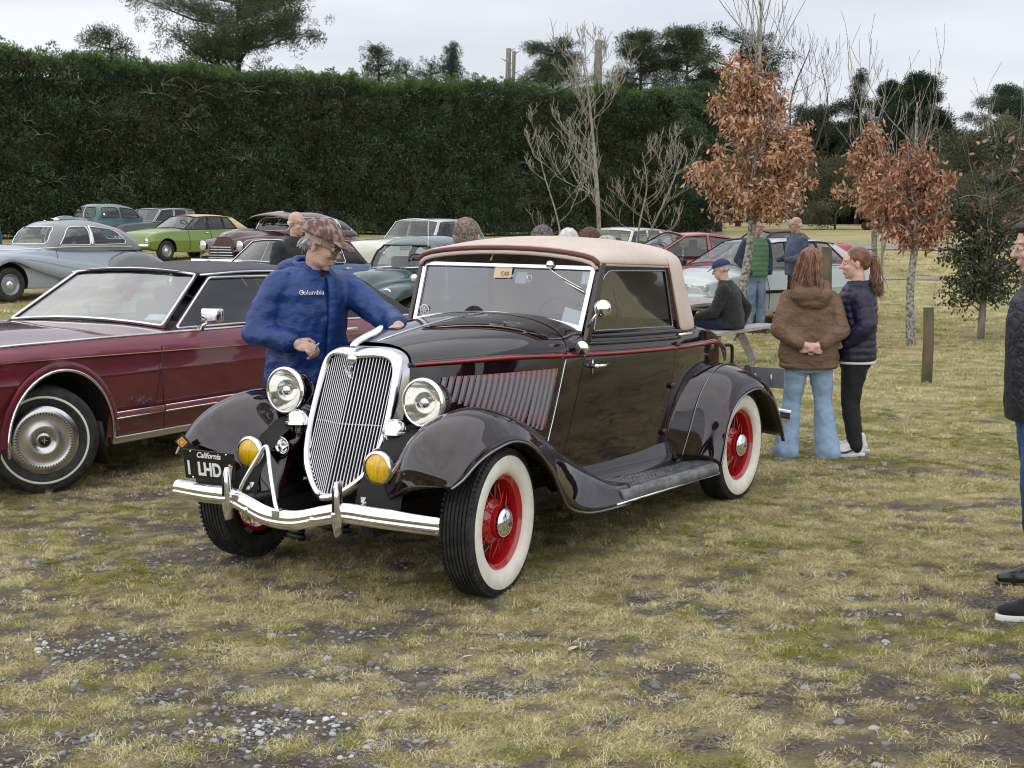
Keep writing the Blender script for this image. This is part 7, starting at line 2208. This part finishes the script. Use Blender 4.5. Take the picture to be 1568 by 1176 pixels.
# 3 --- girl in the navy padded jacket
gl_ = person('girl with copper ponytail in navy padded jacket, black trousers and white trainers', 2.585, 10.98, 172)
HM = hm((.015, 0, 1.44), R(6), R(2), 0, .98)
hip, chest, neck = (0, 0, .80), (.0, 0, 1.08), (-.01, 0, 1.30)
shL, elL, wrL = (-.02, .165, 1.20), (-.06, .225, .98), (.10, .17, .86); shR, elR, wrR = (-.02, -.165, 1.20), (-.06, -.225, .98), (.10, -.17, .86)
skin_body(gl_, hip, chest, neck, HM, ((-1, (shR, elR, wrR)), (1, (shL, elL, wrL))), ((1, ((.03, .09, .44), (-.02, .10, .09))), (-1, ((.03, -.09, .44), (-.02, -.10, .09)))), skin_pale, .007, (hand(wrL, (.9, -.2, -.4), (0, .9, .3), 1, .5, .85),))
face_bits(HM, gl_)
zz = np.linspace(.72, 1.29, 60); rr2 = []
for z in zz:
    a = ip(z, [.70, .78, .9, 1.05, 1.17, 1.25, 1.30], [.150, .158, .150, .158, .145, .11, .075]); b = ip(z, [.70, .78, .9, 1.05, 1.17, 1.25, 1.30], [.185, .19, .18, .188, .175, .145, .09])
    p = .011 * abs(math.sin((z - .72) / .052 * PI)) ** .6; rr2.append((0, 0, z, a - .008 + p, b - .008 + p))
J = [('l', rr2, 30)]
def puff(a, b, r0, r1, n=5):
    a, b = np.array(a, float), np.array(b, float); o = []
    for k in range(n):
        f0, f1 = k / n, (k + 1) / n; ra = r0 + (r1 - r0) * (f0 + f1) / 2; c0, c1 = a + (b - a) * (f0 + .35 / n), a + (b - a) * (f1 - .35 / n); o.append(('c', c0, c1, ra, ra))
    o.append(('c', a, b, r0 * .86, r1 * .86)); return o
for sh_, el_, wr_ in ((shL, elL, wrL), (shR, elR, wrR)): J += puff(sh_, el_, .082, .074) + puff(el_, (wr_[0] - .02, wr_[1], wr_[2] + .01), .074, .052, 4)
J += [('c', (-.02, -.10, 1.235), (-.02, .10, 1.235), .05, .05)] + [('c', (-.01 + .075 * math.cos(a), .072 * math.sin(a), 1.30), (-.01 + .075 * math.cos(a + .6), .072 * math.sin(a + .6), 1.30), .022, .022) for a in np.linspace(.5, 2 * PI - 1.1, 8)]
blob('padded_jacket', J, navy_cl, gl_, .008, 2, ((.05, .010),))
obj('white_hem', *loft_([(0, 0, .700, .146, .180), (0, 0, .706, .152, .187), (0, 0, .718, .150, .185)], 28), white_shoe, gl_)
blob('white_collar', [('c', (.05, -.03, 1.305), (.05, .03, 1.305), .022, .022), ('c', (.02, .05, 1.30), (.055, .02, 1.30), .02, .02), ('c', (.02, -.05, 1.30), (.055, -.02, 1.30), .02, .02)], white_shoe, gl_, .008, 1)
legs(gl_, (0, 0, .75), (.035, .09, .42), (-.01, .10, .08), (.02, -.09, .42), (-.03, -.10, .08), mat('black_trousers', (.010, .010, .012), .8, var=.2, bump=.2), (.098, .072, .056), .011)
for s, dx in ((1, .03), (-1, -.02)):
    sw_ = shoe(gl_, (dx, s * .10, 0), s * .12, white_shoe, white_shoe, name='trainer')
    t = cr_([(.10, s * .052, .045), (.05, s * .054, .030), (.0, s * .052, .045), (-.05, s * .046, .065)], 4) + [dx, s * .105 - s * .002, .005]
    obj('swoosh', *tubem(t, [.003, .008, .003], 5), black_trim, sw_)
blob('hair', [('e', tuple(HM @ Vector((-.022, 0, .045))), (.102, .084, .090), HM.to_euler()), ('e', tuple(HM @ Vector((-.07, 0, .01))), (.045, .066, .06), HM.to_euler())], auburn, gl_, .007, 2, ((.012, .005),))
obj('hair_tie', *lathem([(.018, -.008), (.024, 0), (.018, .008)], 14, T4(HM @ Vector((-.118, 0, .045)), (0, 0, R(90)))), black_trim, gl_)
strands('ponytail', HM, [([(-.11, 0, .045), (-.138, 0, .035), (-.152, 0, -.03), (-.155, 0, -.10), (-.152, 0, -.17), (-.158, 0, -.23)], 260, .022)], copper, gl_, .0028, 8, .028)

# 4 --- man at the right edge in black quilted jacket
rm_ = person('man in black quilted jacket, blue jeans and black boots at the right picture edge', 2.57, 7.06, 176)
HM = hm((.05, 0, 1.635), R(4), R(8), 0, 1.03)
hip, chest, neck = (0, 0, .93), (.0, 0, 1.25), (.01, 0, 1.48)
shL, elL, wrL = (-.01, .20, 1.39), (-.05, .29, 1.12), (.05, .19, .93); shR, elR, wrR = (-.01, -.20, 1.39), (-.03, -.29, 1.12), (.06, -.19, .93)
skin_body(rm_, hip, chest, neck, HM, ((-1, (shR, elR, wrR)), (1, (shL, elL, wrL))), ((1, ((.03, .10, .50), (.0, .11, .10))), (-1, ((-.04, -.10, .50), (-.20, -.11, .10)))), skin, .0075, (hand(wrL, (.3, -.35, -.9), (.1, .9, .1), 1, .2, .9), hand(wrR, (.3, .35, -.9), (.1, -.9, .1), -1, .2, .9)))
face_bits(HM, rm_)
J = [('l', [(0, 0, .80, .155, .205), (0, 0, .90, .165, .215), (0, 0, 1.10, .165, .215), (0, 0, 1.28, .165, .225), (0, 0, 1.38, .145, .215), (0, 0, 1.45, .10, .15), (0, 0, 1.50, .075, .09)])]
J += puff(shL, elL, .088, .078) + puff(elL, wrL, .078, .055, 4) + puff(shR, elR, .088, .078) + puff(elR, wrR, .078, .055, 4)
quilt = mat('black_quilt', (.012, .013, .019), .5, var=.2, vscale=6.)
nt_q = quilt.node_tree; vo = N(nt_q, 'ShaderNodeTexVoronoi', Scale=24.); vo.feature = 'DISTANCE_TO_EDGE'; tcq = N(nt_q, 'ShaderNodeTexCoord'); bq = N(nt_q, 'ShaderNodeBump', Strength=.28, Distance=.010)
mrq = N(nt_q, 'ShaderNodeMapRange'); mrq.inputs['From Max'].default_value = .25
nt_q.links.new(tcq.outputs['Object'], vo.inputs['Vector']); nt_q.links.new(vo.outputs['Distance'], mrq.inputs['Value']); nt_q.links.new(mrq.outputs[0], bq.inputs['Height']); nt_q.links.new(bq.outputs[0], nt_q.nodes['Principled BSDF'].inputs['Normal'])
blob('quilted_jacket', J, quilt, rm_, .010, 3, ((.06, .012),))
blob('collar', [('c', (.005 + .075 * math.cos(a), .072 * math.sin(a), 1.51), (.005 + .075 * math.cos(a + .6), .072 * math.sin(a + .6), 1.51), .028, .028) for a in np.linspace(0, 2 * PI - .6, 9)], black_cl, rm_, .009, 2)
legs(rm_, (0, 0, .88), (.03, .10, .50), (.0, .11, .10), (-.04, -.10, .50), (-.20, -.11, .10), denim, (.105, .080, .068))
shoe(rm_, (.04, .115, 0), .05, black_leather, black_leather, name='boot'); shoe(rm_, (-.17, -.12, 0), -.1, black_leather, black_leather, name='boot')
blob('hair', [('e', tuple(HM @ Vector((-.022, 0, .050))), (.102, .083, .085), HM.to_euler()), ('e', tuple(HM @ Vector((-.06, 0, .0))), (.05, .072, .06), HM.to_euler()), ('e', tuple(HM @ Vector((.055, 0, .105))), (.035, .05, .022), HM.to_euler())], brown_hair, rm_, .008, 2, ((.015, .008),))

# 5 --- second person at the right edge, only a trainer reaches into the picture
sp_ = person('person mostly beyond the right edge wearing a black trainer with white sole', 2.43, 6.22, 178)
HM = hm((.02, 0, 1.60), 0, 0)
skin_body(sp_, (0, 0, .92), (0, 0, 1.25), (0, 0, 1.46), HM, ((-1, ((0, -.2, 1.36), (0, -.25, 1.1), (.05, -.24, .88))), (1, ((0, .2, 1.36), (0, .25, 1.1), (.05, .24, .88)))), ((1, ((-.06, .10, .5), (-.18, .11, .1))), (-1, ((.03, -.1, .5), (.05, -.11, .1)))), skin, .012)
blob('jacket', [('l', [(0, 0, .82, .15, .2), (0, 0, 1.1, .15, .21), (0, 0, 1.38, .13, .2), (0, 0, 1.47, .07, .1)])] + limb((0, -.2, 1.36), (0, -.25, 1.1), (.04, -.24, .93), (.075, .065, .05)) + limb((0, .2, 1.36), (0, .25, 1.1), (.04, .24, .93), (.075, .065, .05)), black_cl, sp_, .014, 2)
legs(sp_, (0, 0, .88), (-.06, .10, .5), (-.18, .11, .1), (.03, -.1, .5), (0.05, -.11, .1), denim, vox=.014)
for s in (1, -1):
    fx = .11 if s < 0 else -.13
    s5 = shoe(sp_, (fx, s * .12, 0), 0, cloth('black_knit', (.012, .012, .014)), white_shoe, name='trainer')
    obj('laces', *MB().box((fx + .05, s * .12, .085), (.06, .03, .006), (0, .5, 0)).build_raw(), mat('lace_grey', (.3, .3, .3), .8), s5)
    lgo = MB()
    for q in (-1, 1): lgo.tube(cr_([(fx + .015 + q * .016, .12 * s + .052, .072), (fx + .015 + q * .006, .12 * s + .054, .060), (fx + .015 + q * .016, .12 * s + .052, .048)], 3), .0035, 4)
    lgo.tube([(fx + .002, .12 * s + .054, .060), (fx + .028, .12 * s + .054, .060)], .003, 4)
    lgo.build('shoe_logo', mat('lace_grey'), s5)

# 6 --- seated man with blue cap
sm_ = person('seated man in navy cap and black fleece on the picnic table bench', 2.62, 17.45, 158)
HM = hm((.13, 0, 1.18), R(8), R(14), 0, 1.02)
hip, chest, neck = (0, 0, .55), (.04, 0, .82), (.08, 0, 1.03)
shL, elL, wrL = (.05, .19, .95), (.14, .25, .70), (.36, .16, .62); shR, elR, wrR = (.05, -.19, .95), (-.12, -.27, .72), (-.06, -.22, .50)
skin_body(sm_, hip, chest, neck, HM, ((-1, (shR, elR, wrR)), (1, (shL, elL, wrL))), ((1, ((.42, .10, .54), (.40, .11, .10))), (-1, ((.42, -.10, .54), (.38, -.11, .10)))), skin, .010, (hand(wrL, (.9, -.2, -.3), (0, .2, .9), 1, .4), hand(wrR, (.1, .0, -1), (-.3, -.9, 0), -1, .3)))
blob('fleece_jacket', [('l', [(0, 0, .50, .155, .20), (0, 0, .62, .15, .20), (.03, 0, .78, .15, .205), (.05, 0, .92, .14, .205), (.065, 0, 1.0, .10, .15), (.08, 0, 1.06, .075, .085)])] + limb(shL, elL, wrL, (.078, .070, .052)) + limb(shR, elR, wrR, (.078, .070, .052)), black_cl, sm_, .011, 4, ((.08, .02), (.03, .006)))
blob('trousers', [('c', (0, .09, .56), (.42, .10, .56), .10, .078), ('c', (0, -.09, .56), (.42, -.10, .56), .10, .078), ('c', (.42, .10, .55), (.40, .11, .12), .075, .06), ('c', (.42, -.10, .55), (.38, -.11, .12), .075, .06), ('e', (0, 0, .55), (.14, .18, .09))], cloth('navy_trousers', (.012, .018, .055)), sm_, .013, 3)
for s in (1, -1): shoe(sm_, (.42, s * .11, 0), 0, black_leather, black_trim)
def plain_cap(HM, parent, m):
    cp = np.array([[(-.008 + .110 * math.cos(a) * math.cos(b), .090 * math.cos(a) * math.sin(b), .045 + .085 * math.sin(a)) for b in np.linspace(0, 2 * PI, 25)[:-1]] for a in np.linspace(0, PI / 2, 8)])
    V, F = grid(cp, cv=True); h = obj('cap', tx(V, HM), F, m, parent, solid=.004)
    bz = np.array([[(.08 + .09 * r_ * math.cos(t) - .02 * (1 - r_), .075 * (1 - .18 * r_) * math.sin(t), .048 - .03 * r_ * r_ * math.cos(t)) for t in np.linspace(-PI / 2, PI / 2, 11)] for r_ in np.linspace(0, 1, 4)])
    V, F = grid(bz); obj('cap_brim', tx(V, HM), F, m, h, solid=.005); return h
navy_cap = cloth('navy_cap', (.010, .025, .09))
plain_cap(HM, sm_, navy_cap)
blob('hair', [('e', tuple(HM @ Vector((-.035, 0, .0))), (.068, .081, .045), HM.to_euler())], grey_hair, sm_, .009, 2)
bn = obj('bench_placeholder', *boxm((0, 0, 0), (.01, .01, .01)), None, None); bpy.data.objects.remove(bn)


def standing(label, x, y, rz, coat, leg_m, hair, H=1.72, yaw=0., cap=None, gls=False, vest=None, bald=False, vox=.013, arms='down', sk=skin, pitch=0., coat_name='jacket', girth=1.0):
    p = person(label, x, y, rz); k = H / 1.72
    Hm = hm((.03, 0, 1.60 * k), R(yaw), R(pitch), 0, k)
    z = lambda v: v * k
    if arms == 'pockets': L = [(.0, .20, z(1.37)), (-.05, .31, z(1.12)), (.10, .20, z(.93))]
    elif arms == 'front': L = [(.0, .20, z(1.37)), (-.02, .28, z(1.12)), (.24, .16, z(1.08))]
    else: L = [(.0, .20, z(1.37)), (-.02, .27, z(1.10)), (.05, .26, z(.86))]
    Rr = [(a, -b, c) for a, b, c in L]
    hs = (hand(L[2], (.2, 0, -1), (0, 1, 0), 1, .25), hand(Rr[2], (.2, 0, -1), (0, -1, 0), -1, .25)) if arms == 'down' else ()
    skin_body(p, (0, 0, z(.92)), (0, 0, z(1.24)), (0, 0, z(1.45)), Hm, ((-1, Rr), (1, L)), ((1, ((.03, .10, z(.5)), (0, .11, .1))), (-1, ((.03, -.1, z(.5)), (0, -.11, .1)))), sk, max(.009, vox * .8), hs)
    g = girth
    torso = [('l', [(0, 0, z(.84), .15 * g, .19 * g), (0, 0, z(1.0), .155 * g, .195 * g), (0, 0, z(1.2), .15 * g, .20 * g), (0, 0, z(1.34), .135, .20), (0, 0, z(1.42), .10, .15), (0, 0, z(1.48), .07, .085)])]
    sl = limb(L[0], L[1], L[2], (.078, .068, .050)) + limb(Rr[0], Rr[1], Rr[2], (.078, .068, .050))
    if vest:
        blob('sleeves', sl + [('c', (0, -.15, z(1.40)), (0, .15, z(1.40)), .05, .05)], coat, p, vox, 3, ((.06, .014),))
        rr3 = []
        for q in np.linspace(.86, 1.46, 48):
            a = ip(q, [.84, 1., 1.2, 1.34, 1.42, 1.48], [.155, .16, .16, .15, .115, .085]); b = ip(q, [.84, 1., 1.2, 1.34, 1.42, 1.48], [.195, .20, .205, .195, .15, .095]); u = .012 * abs(math.sin((q - .86) / .075 * PI)) ** .6
            rr3.append((0, 0, z(q), a + u, b + u))
        blob('padded_vest', [('l', rr3, 28)], vest, p, vox * .8, 1)
    else: blob(coat_name, torso + sl, coat, p, vox, 4, ((.09, .022), (.035, .007)))
    legs(p, (0, 0, z(.88)), (.03, .10, z(.5)), (0, .12, .09), (.03, -.10, z(.5)), (0, -.12, .09), leg_m, vox=vox * 1.1)
    for s in (1, -1): shoe(p, (.03, s * .12, 0), s * .15, black_leather, black_trim)
    if cap: plain_cap(Hm, p, cap)
    if hair:
        if bald: blob('hair', [('e', tuple(Hm @ Vector((-.03, 0, .0))), (.078, .083, .045), Hm.to_euler())], hair, p, .009, 2)
        else: blob('hair', [('e', tuple(Hm @ Vector((-.020, 0, .045))), (.103, .086, .092), Hm.to_euler()), ('e', tuple(Hm @ Vector((-.05, 0, -.01))), (.062, .080, .06), Hm.to_euler())], hair, p, .009, 2, ((.02, .012), (.008, .006)))
    face_bits(Hm, p, mat('dark_glasses_frame', (.03, .02, .02), .3) if gls else None)
    return p


green_v = mat('green_vest_nylon', (.085, .20, .10), .5, var=.15, vscale=6., bump=.3, bscale=40.)
navy_sl = cloth('navy_sleeve', (.03, .042, .085))
fadj = mat('faded_denim', (.16, .23, .33), .85, var=.3, vscale=6., bump=.2, bscale=200.)
standing('man in green padded vest and faded jeans standing behind the oak trunk', 3.80, 22.9, -60, navy_sl, fadj, grey_hair, 1.76, 10, vest=green_v, arms='pockets', gls=True)
standing('grey haired man in open blue jacket facing left beside the silver hatchback', 4.52, 23.3, 196, cloth('slate_blue_jacket', (.075, .095, .15)), mat('black_trousers', (.010, .010, .012), .8), white_hair, 1.80, -6, arms='front', gls=True, bald=True, pitch=6, girth=1.12)
standing('bald man with glasses in black quilted coat behind the man in blue', -2.30, 15.6, -48, cloth('dark_quilt_coat', (.018, .02, .022)), denim, white_hair, 1.86, 12, arms='down', gls=True, bald=True, vox=.012, pitch=8)
standing('man with short grey brown hair seen from behind beyond the canvas top', -.30, 9.75, 96, cloth('dark_blue_fleece', (.02, .035, .08)), denim, mat('grey_brown_hair', (.20, .16, .135), .8, var=.5, vscale=60., bump=.9, bscale=150.), 1.775, -10, vox=.011)
standing('person with dark grey curly hair just above the canvas top', .215, 10.6, 70, cloth('charcoal_coat', (.03, .03, .035)), denim, mat('dark_grey_hair', (.12, .11, .105), .8, var=.6, vscale=60., bump=1., bscale=120.), 1.72, 0, vox=.013)
standing('white haired person just above the canvas top between two darker heads', .46, 12.0, 80, cloth('patterned_coat', (.10, .03, .05), col2=(.04, .05, .12)), denim, white_hair, 1.69, 0, vox=.013)
standing('brown haired person showing above the canvas top left of the navy cap', .60, 11.3, 100, mat('charcoal_coat'), denim, mat('chestnut_hair', (.07, .03, .02), .6, var=.5, vscale=40.), 1.70, 0, vox=.013)
standing('person in navy cap at the right end of the heads above the canvas top', .70, 10.9, 60, cloth('navy_coat', (.015, .02, .05)), denim, grey_hair, 1.64, 0, cap=navy_cap, vox=.013)
standing('person in blue jacket at the far left edge behind the grey saloon', -12.52, 35.2, -40, cloth('blue_coat', (.02, .07, .2)), denim, grey_hair, 1.66, 0, gls=True, vox=.02)

# ------------------------------------------------------------------ picnic table, posts
wood_w = mat('weathered_white_wood', (.42, .41, .40), .85, col2=(.26, .25, .24), vscale=5., stretch=(1, 8, 8), bump=.3, bscale=30., ds=(.4, .65))
wood_b = mat('weathered_brown_wood', (.17, .13, .10), .9, var=.3, vscale=4., stretch=(1, 6, 6))
pt = thing('picnic_table', 'weathered whitish wooden picnic table with attached benches behind the cabriolet', 'picnic table', (2.10, 18.1, float(gz(2.1, 18.1))), R(57))
for k in range(5): obj('table_plank', *boxm((0, -.32 + k * .16, .75), (1.9, .145, .04)), wood_w, pt, smooth=False, bev=.004)
for s in (1, -1):
    for q in range(2): obj('bench_plank', *boxm((0, s * (.66 + .15 * q), .45), (2.0, .14, .04)), wood_w, pt, smooth=False, bev=.004)
    obj('cross_beam', *boxm((s * .70, 0, .41), (.045, 1.7, .09)), wood_b, pt, smooth=False)
    obj('cross_beam', *boxm((s * .70, 0, .69), (.045, .75, .09)), wood_b, pt, smooth=False)
    for q in (1, -1): obj('leg', *boxm((s * .755, q * .45, .36), (.045, .10, .84), (q * .50, 0, 0)), wood_w, pt, smooth=False, bev=.004)
post_m = mat('post_wood', (.14, .115, .075), .9, col2=(.075, .07, .035), vscale=6., stretch=(1, 1, .4), bump=.5, bscale=25.)
for x, y, h, r_, lab in ((4.53, 15.9, .83, .062, 'short weathered wooden post standing alone in the grass'), (4.20, 19.6, 1.42, .075, 'mossy wooden post just behind the girl with the ponytail')):
    t = thing('wooden_post', lab, 'post', (x, y, float(gz(x, y))))
    obj('post', *tubem([(0, 0, -.1), (.01, 0, h * .5), (.0, 0, h)], [r_, r_ * .93], 12), post_m, t, bev=.006)
    obj('post_top', *lathem([(r_ * .9, 0), (r_ * .6, .006), (0, .010)], 12, T4((0, 0, h - .004), (R(90), 0, 0))), wood_w, t)
